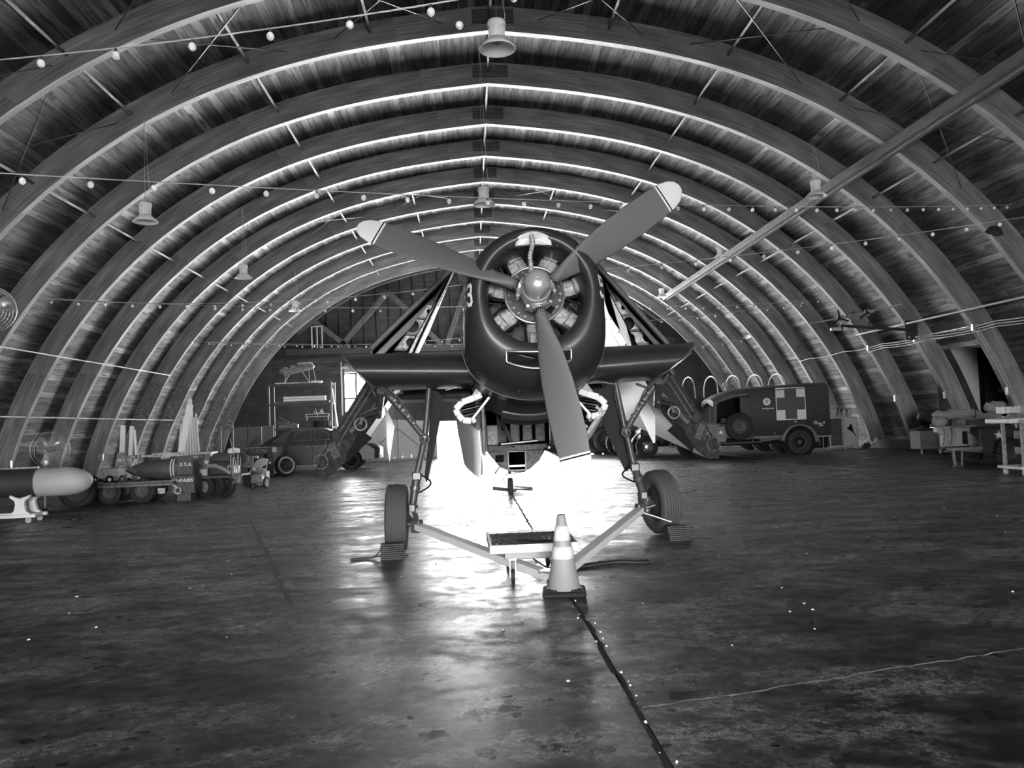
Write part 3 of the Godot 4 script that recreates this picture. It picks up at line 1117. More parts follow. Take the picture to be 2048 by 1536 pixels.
func build_plane():
	var o := thing("propeller_plane", "big dark radial-engined propeller plane with folded wings, open bomb bay and number 53", "aeroplane", Vector3(PX, 0, PZ))
	var X := plane_x()
	# --- engine cowling
	var ring := []
	for k in COWL:
		ring.append(cowl_ring(k))
	var cw := put(o, "engine_cowling", B.new(X).loft(ring), M.navy)
	for s in [-1.0, 1.0]:   # number on each flank, wrapped onto the cowling
		put(cw, "number", wrapped_number(s, X), M.bulb, "white number 53")
	# seam lines and latches of the cowling
	var seam := B.new(X)
	var sp := []
	for i in 64:
		sp.append(cowl_ring([0.777, -9.12, 0.262])[i])
	seam.tube(sp, 0.004, 5, true)
	for i in 26:
		var a := TAU * i / 26.0
		var q: Vector3 = cowl_ring([0.765, -8.8, 0.235])[int(i * 64 / 26.0)]
		seam.ball(q, 0.007, 5)
	put(cw, "seam", seam, M.steel_dark)
	# lower scoop
	var sl := slot(Vector3(PX + 0.01, 2.075, -8.40), 0.335, 0.085, -0.05)
	put(cw, "scoop_lip", B.new(X).tube(sl, 0.014, 8, true), M.steel)
	var dish := []
	for q in [[1.0, -0.047], [0.97, -0.048], [0.8, -0.049], [0.02, -0.05]]:
		var rr := PackedVector3Array()
		for p in sl:
			var c := Vector3(PX + 0.01, 2.085, p.z)
			rr.append(c + (p - c) * q[0] + Vector3(0, 0, q[1] + 0.045))
		dish.append(rr)
	put(cw, "scoop_mouth", B.new(X).loft(dish), M.black)
	# upper scoop with its white plug
	var su := slot(Vector3(PX, 3.345, -8.43), 0.25, 0.075, 0.045)
	put(cw, "scoop_lip", B.new(X).tube(su, 0.012, 8, true), M.navy)
	var plug := B.new(X)
	var pr := []
	for q in [[0.9, -0.05], [0.95, 0.0], [0.9, 0.02], [0.7, 0.032], [0.02, 0.036]]:
		var rr := PackedVector3Array()
		for p in su:
			var c := Vector3(PX, 3.335, p.z)
			var w = p - c
			rr.append(c + Vector3(w.x * q[0] * 0.8, w.y * q[0], q[1] + rng.randf_range(-0.003, 0.003)))
		pr.append(rr)
	plug.loft(pr)
	put(o, "intake_plug", plug, M.white, "white foam plug in the upper intake")
	var sr := []
	for i in 15:
		var t := i / 14.0
		sr.append(Vector3(0.675 - 0.03 * t + 0.012 * sin(t * 9.0), 3.35 - t * 0.42, -8.37 + 0.13 * sin(t * PI) * 0.5 - t * 0.04))
	var sw := B.new(X).tube(sr, 0.02, 6)
	for i in 14:
		sw.ball(sr[i], 0.028, 6)
	put(o, "streamer", sw, M.offwhite, "knotted pale strap from the plug to the hub")
	# --- engine
	var ec := Vector3(PX + 0.015, 2.79, -8.83)
	var ex := Transform3D(Basis(Vector3.RIGHT, Vector3(0, 0.19, 0.98).normalized(), Vector3.RIGHT.cross(Vector3(0, 0.19, 0.98).normalized())), ec)
	put(o, "firewall", B.new(X).cyl(ec + Vector3(0, 0, -0.30), ec + Vector3(0, 0, -0.36), 0.6, -1, 40), M.black)
	var en := put(o, "engine", B.new(X * ex).lathe([Vector2(0.30, -0.3), Vector2(0.31, 0.0), Vector2(0.325, 0.03), Vector2(0.325, 0.03), Vector2(0.325, 0.06), Vector2(0.325, 0.06), Vector2(0.30, 0.075), Vector2(0.30, 0.06), Vector2(0.30, 0.06), Vector2(0.26, 0.075), Vector2(0.18, 0.15), Vector2(0.13, 0.22), Vector2(0.12, 0.34)], Transform3D(), 40), M.primer)
	put(en, "nose_ring", B.new(X * ex).torus(Vector3(0, 0.07, 0), Vector3.UP, 0.315, 0.016, 40, 8), M.steel)
	var nuts := B.new(X * ex)
	for i in 22:
		var a := TAU * i / 22.0
		nuts.cyl(Vector3(cos(a) * 0.275, 0.05, sin(a) * 0.275), Vector3(cos(a) * 0.275, 0.092, sin(a) * 0.275), 0.014, -1, 6)
	put(en, "nuts", nuts, M.alu)
	put(en, "data_plate", B.new(X * ex).box(Vector3(0.13, 0.135, 0.17), Vector3(0.13, 0.008, 0.075), Basis(Vector3.UP, -0.6) * Basis(Vector3.RIGHT, 0.65)), M.black, "small black data plate")
	for i in 14:
		var front := i % 2 == 0
		var a := TAU * i / 14.0 - PI / 2 + 0.449
		var d := Vector3(cos(a), 0, sin(a))
		var y0 := -0.04 if front else -0.24
		var prof := [Vector2(0.085, 0.29)]
		for f in 9:
			var h := 0.30 + f * 0.022
			prof.append_array([Vector2(0.085, h), Vector2(0.105, h + 0.004), Vector2(0.105, h + 0.012), Vector2(0.085, h + 0.016)])
		prof.append_array([Vector2(0.115, 0.50), Vector2(0.118, 0.56), Vector2(0.06, 0.585)])
		var cx := Transform3D(B.frame(d), Vector3(0, y0, 0))
		var cyl := put(o, "cylinder", B.new(X * ex * cx).lathe(prof, Transform3D(), 18, false, true), M.cylinder if front else M.primer)
		if front:
			var t := Vector3.UP.cross(d).normalized()
			var hb := B.new(X * ex)
			hb.box(d * 0.49 + Vector3.UP * (y0 + 0.10), Vector3(0.17, 0.05, 0.12), Basis(t, Vector3.UP, d) , 0.015)
			hb.box(d * 0.40 + Vector3.UP * (y0 + 0.105), Vector3(0.012, 0.02, 0.16), Basis(t, Vector3.UP, d))
			hb.torus(d * 0.50 + Vector3.UP * (y0 + 0.128) + t * 0.05, Vector3.UP, 0.018, 0.006, 10, 5)
			put(cyl, "rocker_cover", hb, M.alu)
			for s in [-1.0, 1.0]:
				var rods := B.new(X * ex)
				rods.cyl(d * 0.30 + t * s * 0.125 + Vector3.UP * (y0 + 0.09), d * 0.56 + t * s * 0.105 + Vector3.UP * (y0 + 0.10), 0.015, -1, 8)
				rods.cyl(d * 0.325 + t * s * 0.125 + Vector3.UP * (y0 + 0.09), d * 0.35 + t * s * 0.123 + Vector3.UP * (y0 + 0.09), 0.024, -1, 8)
				put(cyl, "pushrod", rods, M.black)
			var wr := B.new(X * ex)
			wr.tube([d * 0.33 + t * 0.17 + Vector3.UP * 0.07, d * 0.45 + t * 0.2 + Vector3.UP * 0.1, d * 0.55 + t * 0.12 + Vector3.UP * 0.12, d * 0.52 + t * 0.02 + Vector3.UP * 0.11], 0.007, 5)
			put(cyl, "ignition_lead", wr, M.wire_dark)
	# --- propeller
	var hub := Vector3(0.70, 2.783, -8.45)
	var ax := Vector3(0, 0.19, 0.98).normalized()
	var hx := Transform3D(Basis(Vector3.RIGHT, ax, Vector3.RIGHT.cross(ax)), hub)
	var ph := put(o, "propeller_hub", B.new(X * hx).lathe([Vector2(0.10, -0.2), Vector2(0.12, -0.1), Vector2(0.15, -0.07), Vector2(0.165, 0.0), Vector2(0.15, 0.07), Vector2(0.15, 0.07), Vector2(0.155, 0.10), Vector2(0.15, 0.13), Vector2(0.15, 0.13), Vector2(0.135, 0.14), Vector2(0.135, 0.14), Vector2(0.14, 0.20), Vector2(0.138, 0.27), Vector2(0.125, 0.32), Vector2(0.09, 0.36), Vector2(0.045, 0.378), Vector2(0.002, 0.382)], Transform3D(), 32), M.hub)
	put(ph, "dome_nut", B.new(X * hx).torus(Vector3(0, 0.382, 0), Vector3.UP, 0.02, 0.007, 14, 6).cyl(Vector3(0, 0.37, 0), Vector3(0, 0.395, 0), 0.012, -1, 6), M.steel)
	for ang in [35.4, 156.4, 279.8]:
		var a := deg_to_rad(ang)
		var e2 := ax.cross(Vector3.RIGHT).normalized()
		var d := Vector3.RIGHT * cos(a) + e2 * sin(a)
		blade(o, hub, a, ax)
		var bx := B.new(X)
		bx.cyl(hub + d * 0.10, hub + d * 0.185, 0.105, 0.09, 20)
		bx.cyl(hub + d * 0.16, hub + d * 0.178, 0.115, -1, 20)
		for s in [-1.0, 1.0]:
			var c = hub + d * 0.15 + ax.cross(d) * s * 0.12
			bx.cyl(c - ax * 0.05, c + ax * 0.06, 0.018, -1, 8)
		put(ph, "blade_socket", bx, M.hub)
	# --- fuselage: forward upper shell, belly nose, aft body
	var up := []
	for q in [[-9.6, 2.68, 0.76, 0.82], [-10.4, 2.62, 0.78, 0.80], [-11.5, 2.5, 0.77, 0.80], [-13.0, 2.3, 0.74, 0.82]]:
		var r := PackedVector3Array()
		for i in 25:
			var a := lerpf(deg_to_rad(-42), deg_to_rad(222), i / 24.0)
			r.append(Vector3(PX + cos(a) * q[2], q[1] + sin(a) * q[3], q[0]))
		up.append(r)
	var fu := put(o, "fuselage", B.new(X).loft(up, false), M.navy)
	var aft := []
	for q in [[-13.0, 1.80, 0.72, 1.3, 1.14], [-14.2, 1.72, 0.66, 1.25, 1.10], [-15.6, 1.68, 0.52, 1.05, 0.95], [-17.0, 1.70, 0.36, 0.80, 0.75], [-18.6, 1.80, 0.15, 0.45, 0.45], [-19.3, 1.85, 0.03, 0.1, 0.1]]:
		var r := PackedVector3Array()
		for i in 32:
			var a := TAU * i / 32.0
			var s := sin(a)
			r.append(Vector3(PX + cos(a) * q[2] * (1.0 if s > 0 else pow(1.0 - s * s * 0.3, 1.0)), q[1] + s * (q[3] if s > 0 else q[4]), q[0]))
		aft.append(r)
	put(fu, "aft_body", B.new(X).loft(aft, true, false, true), M.navy)
	var can := []
	for q in [[-10.9, 0.3, 0.05], [-11.2, 0.4, 0.25], [-12.2, 0.42, 0.42], [-13.6, 0.4, 0.5], [-14.6, 0.3, 0.2]]:
		var r := PackedVector3Array()
		for i in 13:
			var a := PI * i / 12.0
			r.append(Vector3(PX + cos(a) * q[1], 3.12 + sin(a) * q[2], q[0]))
		can.append(r)
	put(fu, "canopy", B.new(X).loft(can, false), M.dark)
	# belly nose between cowl and bay, with hinged flaps
	var bel := []
	for q in [[-9.45, 0.0, 0.0], [-9.75, 0.03, 0.05], [-10.0, 0.08, 0.10], [-10.25, 0.12, 0.16]]:
		var r := PackedVector3Array()
		for i in 21:
			var a := lerpf(deg_to_rad(192), deg_to_rad(348), i / 20.0)
			var s := clampf(-sin(a) * 1.25 - 0.1, 0.0, 1.0)
			var w := s * s * (3.0 - 2.0 * s)
			var rr: float = 0.765 + (0.265 + q[2]) * w
			r.append(Vector3(PX + 0.01 + cos(a) * rr * (1.0 - q[1] * 1.2), 2.70 - q[1] * 0.4 + sin(a) * rr, q[0]))
		bel.append(r)
	var bn := put(fu, "belly", B.new(X).loft(bel, false), M.navy)
	for s in [0.0, 1.0]:
		var fl := []
		for i in 9:
			var a := lerpf(deg_to_rad(252), deg_to_rad(296), i / 8.0)
			fl.append(PackedVector3Array([Vector3(PX + cos(a) * 1.10, 2.62 + sin(a) * 1.10 - s * 0.015, -9.7 - s * 0.35), Vector3(PX + cos(a) * 1.12, 2.58 + sin(a) * 1.12 - s * 0.05, -10.0 - s * 0.3), Vector3(PX + cos(a) * 1.09, 2.59 + sin(a) * 1.09, -10.0 - s * 0.3), Vector3(PX + cos(a) * 1.08, 2.62 + sin(a) * 1.08, -9.7 - s * 0.35)]))
		put(fu, "cowl_flap", B.new(X).loft(fl, true, true, true, false), M.navy_flat)
	# exhaust stubs
	for s in [[-0.02, 2.04, -1.0], [1.47, 2.05, 1.0]]:
		var p := Vector3(s[0], s[1], -9.62)
		var d := Vector3(s[2] * 0.55, -0.55, 0.25).normalized()
		var st := put(o, "exhaust_stub", B.new(X).cyl(p - d * 0.16, p + d * 0.06, 0.115, 0.125, 18).cyl(p + d * 0.02, p + d * 0.065, 0.128, -1, 18), M.steel_dark)
		put(st, "clamp", B.new(X).torus(p - d * 0.03, d, 0.128, 0.01, 20, 6), M.steel)
		put(st, "fairing", B.new(X).loft([v2([[p.x - s[2] * 0.16, 1.98], [p.x + s[2] * 0.02, 1.72], [p.x - s[2] * 0.14, 1.80]], -9.75), v2([[p.x - s[2] * 0.16, 1.96], [p.x - s[2] * 0.02, 1.76], [p.x - s[2] * 0.14, 1.82]], -10.2)], true, true, true, false), M.navy)
	# small pale tab at the left shoulder
	put(o, "side_tab", B.new(X).prism(PackedVector2Array([Vector2(-0.12, 3.29), Vector2(0.04, 3.29), Vector2(0.0, 3.12), Vector2(-0.03, 3.08), Vector2(-0.075, 3.08), Vector2(-0.10, 3.13)]), -9.62, -9.6), M.offwhite, "pale rounded tab at the left shoulder")
	# --- bomb bay
	var bay := put(o, "bomb_bay", B.new(X).box(Vector3(PX, 2.1, -13.1), Vector3(1.3, 0.9, 0.06)), M.primer)
	var bk := [[0.22, 1.63], [1.17, 1.62], [1.14, 1.02], [1.04, 0.85], [0.88, 0.72], [0.66, 0.66], [0.41, 0.76], [0.26, 0.95], [0.21, 1.02]]
	var bp := PackedVector2Array()
	for q in bk:
		bp.append(Vector2(q[0], q[1]))
	var win := PackedVector2Array([Vector2(0.55, 1.0), Vector2(0.81, 1.0), Vector2(0.80, 0.71), Vector2(0.55, 0.71)])
	for q in [[0.0, 0.55], [0.81, 2.0]]:
		for piece in Geometry2D.intersect_polygons(bp, PackedVector2Array([Vector2(q[0], 0), Vector2(q[1], 0), Vector2(q[1], 1.01), Vector2(q[0], 1.01)])):
			put(bay, "bulkhead_plate", B.new(X).prism(piece, -13.04, -13.0), M.primer)
	for piece in Geometry2D.intersect_polygons(bp, PackedVector2Array([Vector2(0.55, 0), Vector2(0.81, 0), Vector2(0.81, 0.71), Vector2(0.55, 0.71)])):
		put(bay, "bulkhead_plate", B.new(X).prism(piece, -13.04, -13.0), M.primer)
	put(bay, "sill_beam", B.new(X).box(Vector3(0.70, 1.06, -12.98), Vector3(0.98, 0.10, 0.08), Basis(), 0.01), M.primer)
	var wf := B.new(X)
	wf.box(Vector3(0.545, 0.86, -12.99), Vector3(0.02, 0.3, 0.03)).box(Vector3(0.815, 0.86, -12.99), Vector3(0.02, 0.3, 0.03)).box(Vector3(0.68, 1.005, -12.99), Vector3(0.29, 0.02, 0.03)).box(Vector3(0.68, 0.71, -12.99), Vector3(0.29, 0.02, 0.03))
	put(bay, "hatch_frame", wf, M.primer_pale)
	put(bay, "hatch_shelf", B.new(X).box(Vector3(0.68, 0.775, -13.1), Vector3(0.25, 0.03, 0.2)), M.alu)
	put(bay, "small_window", B.new(X).box(Vector3(0.41, 0.90, -12.99), Vector3(0.13, 0.11, 0.02), Basis(), 0.008), M.black)
	for i in 4:
		put(bay, "locker_panel", B.new(X).box(Vector3(0.46 + i * 0.2, 1.36, -12.98), Vector3(0.16, 0.44, 0.06), Basis(), 0.015), M.primer if i != 0 else M.olive_mid)
	put(bay, "hatch_opening", B.new(X).box(Vector3(0.5, 1.42, -12.93), Vector3(0.1, 0.18, 0.03)), M.black)
	put(bay, "equipment_box", B.new(X).box(Vector3(0.29, 1.28, -12.4), Vector3(0.17, 0.30, 0.3), Basis(), 0.015), M.primer_pale, "pale instrument box")
	put(bay, "brace_strut", B.new(X).bar(Vector3(0.42, 1.55, -12.5), Vector3(0.62, 1.08, -12.7), 0.05, 0.03), M.primer)
	put(bay, "hydraulic_ram", B.new(X).cyl(Vector3(0.42, 1.13, -12.6), Vector3(0.98, 1.17, -12.6), 0.02, -1, 8), M.steel)
	for s in [-1.0, 1.0]:
		var sd := put(bay, "bay_wall", B.new(X).loft([v2([[PX + s * 0.52, 1.62], [PX + s * 0.50, 1.0], [PX + s * 0.54, 1.0], [PX + s * 0.56, 1.62]], -13.0), v2([[PX + s * 0.62, 1.9], [PX + s * 0.60, 1.35], [PX + s * 0.64, 1.35], [PX + s * 0.66, 1.9]], -10.2)], true, true, true, false), M.primer)
		for k in 7:
			var t := k / 6.0
			put(sd, "frame", B.new(X).box(Vector3(PX + s * lerpf(0.50, 0.59, t), lerpf(1.3, 1.6, t), lerpf(-12.8, -10.4, t)), Vector3(0.03, 0.56, 0.035)), M.primer_pale)
	# bay doors: on each side an upper frame, a ribbed inner leaf and a hanging outer leaf
	for s in [-1.0, 1.0]:
		var fx := func(x: float) -> float:
			return x if s < 0 else 2 * 0.70 - x
		var fr := B.new(X)
		var path := [Vector2(0.12, 1.79), Vector2(0.03, 1.755), Vector2(-0.11, 1.71), Vector2(-0.19, 1.63), Vector2(-0.16, 1.56), Vector2(-0.11, 1.50), Vector2(-0.01, 1.485), Vector2(0.04, 1.51)]
		for i in path.size() - 1:
			fr.bar(Vector3(fx.call(path[i].x), path[i].y, -9.75), Vector3(fx.call(path[i + 1].x), path[i + 1].y, -9.75), 0.075, 0.05, Vector3.BACK, 0.01)
		for q in [[-0.16, 1.58], [0.02, 1.50], [-0.08, 1.5]]:
			fr.cyl(Vector3(fx.call(q[0]), q[1], -9.735), Vector3(fx.call(q[0]), q[1], -9.70), 0.022, -1, 10)
		var dr := put(o, "bay_door", fr, M.panel_white, "pale front frame of the folded bay door")
		put(dr, "link_arm", B.new(X).bar(Vector3(fx.call(0.24), 1.79, -9.72), Vector3(fx.call(0.0), 1.505, -9.72), 0.035, 0.05, Vector3.BACK, 0.008).bar(Vector3(fx.call(0.26), 1.80, -9.70), Vector3(fx.call(0.13), 1.95, -9.70), 0.04, 0.03, Vector3.BACK, 0.006), M.alu)
		for k in 6:
			var q := lerpf(1.54, 1.72, k / 5.0)
			put(dr, "slat", B.new(X).bar(Vector3(fx.call(-0.15 + k * 0.004), q - 0.0, -10.7), Vector3(fx.call(0.12), q + 0.055, -10.7), 0.014, 1.6, Vector3.BACK, 0.004), M.rib_dark if k % 2 else M.primer)
		var rows := []
		if s < 0:
			var fa := [Vector3(0.06, 1.37, -9.75), Vector3(0.075, 1.1, -9.75), Vector3(0.055, 0.81, -9.75)]
			var ra := [Vector3(-0.25, 1.70, -12.6), Vector3(-0.21, 1.36, -12.6), Vector3(-0.11, 0.98, -12.6)]
			for i in 9:
				var t := i / 8.0
				var f: Vector3 = fa[0].lerp(fa[1], t * 2) if t < 0.5 else fa[1].lerp(fa[2], t * 2 - 1)
				var r: Vector3 = ra[0].lerp(ra[1], t * 2) if t < 0.5 else ra[1].lerp(ra[2], t * 2 - 1)
				var row := PackedVector3Array()
				for j in 9:
					var u := j / 8.0
					row.append(f.lerp(r, u) + Vector3(-0.10 * sin(u * PI), 0.02 * sin(u * PI), 0))
				for j in 9:
					row.append(row[8 - j] + Vector3(0.025, 0, 0))
				rows.append(row)
			put(dr, "outer_leaf", B.new(X).loft(rows, true, true, true), M.under, "white streaked skin of the hanging leaf")
			for k in 8:
				put(dr, "rib", B.new(X).box(Vector3(0.085 - k * 0.02, 1.12 + k * 0.04, -9.8 - k * 0.3), Vector3(0.04, 0.55, 0.03)), M.primer)
			put(dr, "hinge_strip", B.new(X).box(Vector3(0.13, 1.38, -10.2), Vector3(0.04, 0.62, 0.9), Basis(), 0.01), M.primer)
		else:
			var fa2 := [Vector3(1.57, 1.58, -9.75), Vector3(1.37, 1.26, -9.75), Vector3(1.11, 0.95, -9.75)]
			for i in 9:
				var t := i / 8.0
				var f: Vector3 = fa2[0].lerp(fa2[1], t * 2) if t < 0.5 else fa2[1].lerp(fa2[2], t * 2 - 1)
				rows.append(PackedVector3Array([f, f + Vector3(0.03, -0.02, 0), f + Vector3(0.05, 0.03, -2.9), f + Vector3(0.02, 0.05, -2.9)]))
			put(dr, "outer_leaf", B.new(X).loft(rows, true, true, true, false), M.primer)
			put(dr, "leaf_edge", B.new(X).bar(fa2[0] + Vector3(0, 0, 0.02), fa2[2] + Vector3(0, 0, 0.02), 0.05, 0.05, Vector3.BACK, 0.01), M.offwhite, "pale front edge of the hanging leaf")
			for k in 9:
				var t := (k + 0.5) / 9.0
				var a: Vector3 = (fa2[0] as Vector3).lerp(fa2[2], t)
				put(dr, "rib", B.new(X).box(a + Vector3(-0.04, 0.04, -1.45), Vector3(0.03, 0.05, 2.8), Basis(Vector3.BACK, 0.9)), M.primer_pale if k % 3 == 0 else M.primer)
	# --- centre wing
	for s in [-1.0, 1.0]:
		var rings := []
		var sec := [[-9.36, 2.06], [-9.42, 2.16], [-9.6, 2.25], [-9.95, 2.325], [-10.5, 2.36], [-11.3, 2.33], [-12.1, 2.20], [-11.3, 2.06], [-10.5, 1.93], [-9.95, 1.88], [-9.6, 1.92], [-9.42, 1.98]]
		for q in [0.0, 0.5, 1.0]:
			var r := PackedVector3Array()
			for p in sec:
				var hh: float = clampf((p[1] - 1.88) / 0.47, 0.0, 1.0)
				var xe := lerpf(-1.10, -1.55, hh) if s < 0 else lerpf(2.18, 2.76, hh)
				r.append(Vector3(lerpf(PX + s * 0.55, xe, q), p[1] + q * 0.015, p[0]))
			rings.append(r)
		var wg := put(o, "wing_stub", B.new(X).loft(rings, true, true, true), M.navy)
		var er := []
		for p in rings[2]:
			er.append(p + Vector3(s * 0.004, 0, 0))
		put(wg, "fold_rib", B.new(X).tube(er, 0.016, 6, true), M.primer, "edge of the fold rib")
		put(wg, "latch", B.new(X).tube([er[11] + Vector3(0, 0, 0.03), er[0] + Vector3(s * 0.03, 0.02, 0.03), er[1] + Vector3(s * 0.02, 0, 0.02)], 0.014, 6), M.steel)
		# pitch of pipes and the hinge under the wing end
		var pp := B.new(X)
		var e := -1.06 if s < 0 else 2.24
		pp.tube([Vector3(e, 1.92, -9.7), Vector3(e - s * 0.12, 1.80, -9.8), Vector3(e - s * 0.24, 1.86, -9.9)], 0.018, 6)
		pp.tube([Vector3(e + s * 0.16, 1.98, -9.9), Vector3(e + s * 0.02, 1.72, -10.0), Vector3(e + s * 0.30, 1.62, -10.2)], 0.02, 6)
		pp.cyl(Vector3(e, 1.88, -9.75), Vector3(e + s * 0.1, 1.6, -10.3), 0.05, -1, 8)
		pp.cyl(Vector3(e + s * 0.04, 1.63, -9.98), Vector3(e + s * 0.36, 1.60, -10.5), 0.02, -1, 8)
		put(wg, "fold_hinge", pp, M.steel_dark)
		put(wg, "aileron_horn", B.new(X).torus(Vector3(e + s * 0.34, 1.50, -10.45), Vector3.BACK, 0.075, 0.018, 18, 6).bar(Vector3(e + s * 0.34, 1.50, -10.45), Vector3(e + s * 0.28, 1.66, -10.4), 0.04, 0.03, Vector3.BACK), M.steel_dark)
		put(wg, "antenna_blade", B.new(X).bar(Vector3(PX + s * 1.0, 1.86, -9.75), Vector3(PX + s * 0.86, 1.89, -9.7), 0.01, 0.03, Vector3.BACK), M.steel)
	# --- folded outer wings
	folded_wing(o, -1.0, X)
	folded_wing(o, 1.0, X)
	# --- landing gear
	gear(o, -1.0, X, [Vector3(-0.50, 1.92, -9.9), Vector3(-0.57, 1.32, -9.9), Vector3(-0.675, 0.88, -9.85), Vector3(-0.765, 0.34, -9.8)], Vector3(-1.05, 1.92, -9.8), Vector3(-0.915, 0.395, -9.72), Vector3(-1, 0.03, 0.05))
	gear(o, 1.0, X, [Vector3(1.76, 1.90, -10.0), Vector3(1.86, 1.31, -10.0), Vector3(1.95, 0.87, -10.0), Vector3(2.10, 0.36, -10.1)], Vector3(2.26, 1.90, -9.9), Vector3(2.29, 0.405, -10.2), Vector3(1, 0.05, -0.24))
	# --- tail
	for s in [-1.0, 1.0]:
		var rs := []
		for q in [[0.3, -16.6, -17.75, 0.09], [2.0, -16.85, -17.7, 0.07], [2.85, -17.1, -17.65, 0.05], [3.0, -17.35, -17.6, 0.015]]:
			var r := PackedVector3Array()
			for i in 12:
				var a := TAU * i / 12.0
				r.append(Vector3(PX + 0.1 + s * q[0], 2.12 + (q[1] + q[2]) * 0.5 * 0.15 + 2.6 + sin(a) * q[3] + cos(a) * (q[1] - q[2]) * 0.5 * 0.15, (q[1] + q[2]) * 0.5 + cos(a) * (q[1] - q[2]) * 0.5))
			rs.append(r)
		var sb := put(o, "tailplane", B.new(X).loft(rs, true, false, true), M.navy)
		var el := []
		for q in [[0.35, 0.75], [1.5, 0.72], [2.6, 0.6], [2.95, 0.35]]:
			var x = PX + 0.1 + s * q[0]
			el.append(PackedVector3Array([Vector3(x, 2.05, -17.72), Vector3(x, 2.08 - q[1] * 0.35, -17.75 - q[1] * 0.6), Vector3(x, 2.05 - q[1] * 0.68, -17.75 - q[1]), Vector3(x, 1.98 - q[1] * 0.33, -17.70 - q[1] * 0.5), Vector3(x, 1.97, -17.69)]))
		var ev := put(o, "elevator", B.new(X).loft(el, true, true, true, false), M.panel_grey, "drooping fabric elevator")
		for k in 12:
			var x = PX + 0.1 + s * (0.45 + k * 0.2)
			put(ev, "rib", B.new(X).bar(Vector3(x, 1.97, -17.67), Vector3(x, 1.60, -18.32), 0.012, 0.02, Vector3.RIGHT), M.grey_pale)
	var fin := []
	for q in [[2.2, -16.2, -19.0, 0.09], [3.2, -16.9, -19.0, 0.08], [4.2, -17.6, -18.9, 0.05], [4.5, -18.1, -18.7, 0.02]]:
		var r := PackedVector3Array()
		for i in 12:
			var a := TAU * i / 12.0
			r.append(Vector3(PX + sin(a) * q[3], q[0], (q[1] + q[2]) * 0.5 + cos(a) * (q[1] - q[2]) * 0.5))
		fin.append(r)
	put(o, "tail_fin", B.new(X).loft(fin, true, false, true), M.navy)
	var tw := B.new(X)
	tw.cyl(Vector3(PX + 0.02, 0.75, -16.9), Vector3(PX + 0.02, 0.42, -16.75), 0.04, -1, 10)
	for s in [-1.0, 1.0]:
		tw.bar(Vector3(PX + 0.025 + s * 0.08, 0.42, -16.73), Vector3(PX + 0.025 + s * 0.08, 0.17, -16.72), 0.02, 0.05)
		tw.bar(Vector3(PX + 0.02, 0.85, -16.6), Vector3(PX + 0.02 + s * 0.3, 0.45, -16.8), 0.02, 0.02)
	tw.box(Vector3(PX + 0.025, 0.42, -16.73), Vector3(0.2, 0.05, 0.08), Basis(), 0.01)
	put(o, "tail_strut", tw, M.alu)
	wheel(o, "tail_wheel", Transform3D(Basis(), -Vector3(PX, 0, PZ)) * axle(Vector3(PX + 0.025, 0.18, -16.72), Vector3.RIGHT), 0.18, 0.11, 0.08, M.steel_dark, 0, 3)

func wrapped_number(s: float, X: Transform3D) -> B:
	# the digits 5 and 3 as strokes of an octagonal stencil face, laid onto the cowling
	var five := [[0, 0, 0, 0.0]]
	var b := B.new(X)
	b.flat()
	var strokes := {"5": [[[0.86, 1.0], [0.14, 1.0], [0.14, 0.56], [0.66, 0.62], [0.86, 0.48], [0.86, 0.16], [0.7, 0.0], [0.28, 0.0], [0.1, 0.14]]],
		"3": [[[0.12, 0.86], [0.28, 1.0], [0.7, 1.0], [0.86, 0.86], [0.86, 0.64], [0.72, 0.52], [0.4, 0.52]], [[0.72, 0.52], [0.88, 0.4], [0.88, 0.14], [0.72, 0.0], [0.28, 0.0], [0.12, 0.14]]]}
	var h := 0.20
	var w := 0.125
	var z_mid := -8.75
	var i := 0
	for ch in ["5", "3"]:
		for st in strokes[ch]:
			for k in st.size() - 1:
				var p := Vector2(st[k][0], st[k][1])
				var q := Vector2(st[k + 1][0], st[k + 1][1])
				var d := (q - p).normalized() * 0.09
				p -= d
				q += d
				var n := Vector2(-(q - p).y, (q - p).x).normalized() * Vector2(0.12, 0.09)
				var quad := []
				for c in [p + n, q + n, q - n, p - n]:
					var xx: float = (c.x * w + (i - 1) * (w + 0.03) + 0.015)
					# left flank reads from the rear to the nose, right flank from the nose to the rear; distance runs along the lip's outline
					var run := 0.19 + xx * (-1.0 if s < 0 else 1.0)
					var rr := 0.6
					var z := -8.45
					for m in range(5, COWL.size() - 1):
						var l := Vector2(COWL[m][0], COWL[m][1]).distance_to(Vector2(COWL[m + 1][0], COWL[m + 1][1]))
						if run <= l or m == COWL.size() - 2:
							rr = lerpf(COWL[m][0], COWL[m + 1][0], run / l)
							z = lerpf(COWL[m][1], COWL[m + 1][1], run / l)
							break
						run -= l
					var up: float = (c.y - 0.5) * h
					rr += 0.007
					z += 0.005
					var a := (PI - asin(clampf(up / rr, -1, 1))) if s < 0 else asin(clampf((up + 0.05) / rr, -1, 1))
					quad.append(Vector3(PX + 0.01 + cos(a) * rr, CY + sin(a) * rr + (z + 8.6) * 0.10, z))
				b.face(quad[0], quad[1], quad[2], quad[3], Vector3(PX, CY, -9.3))
		i += 1
	return b

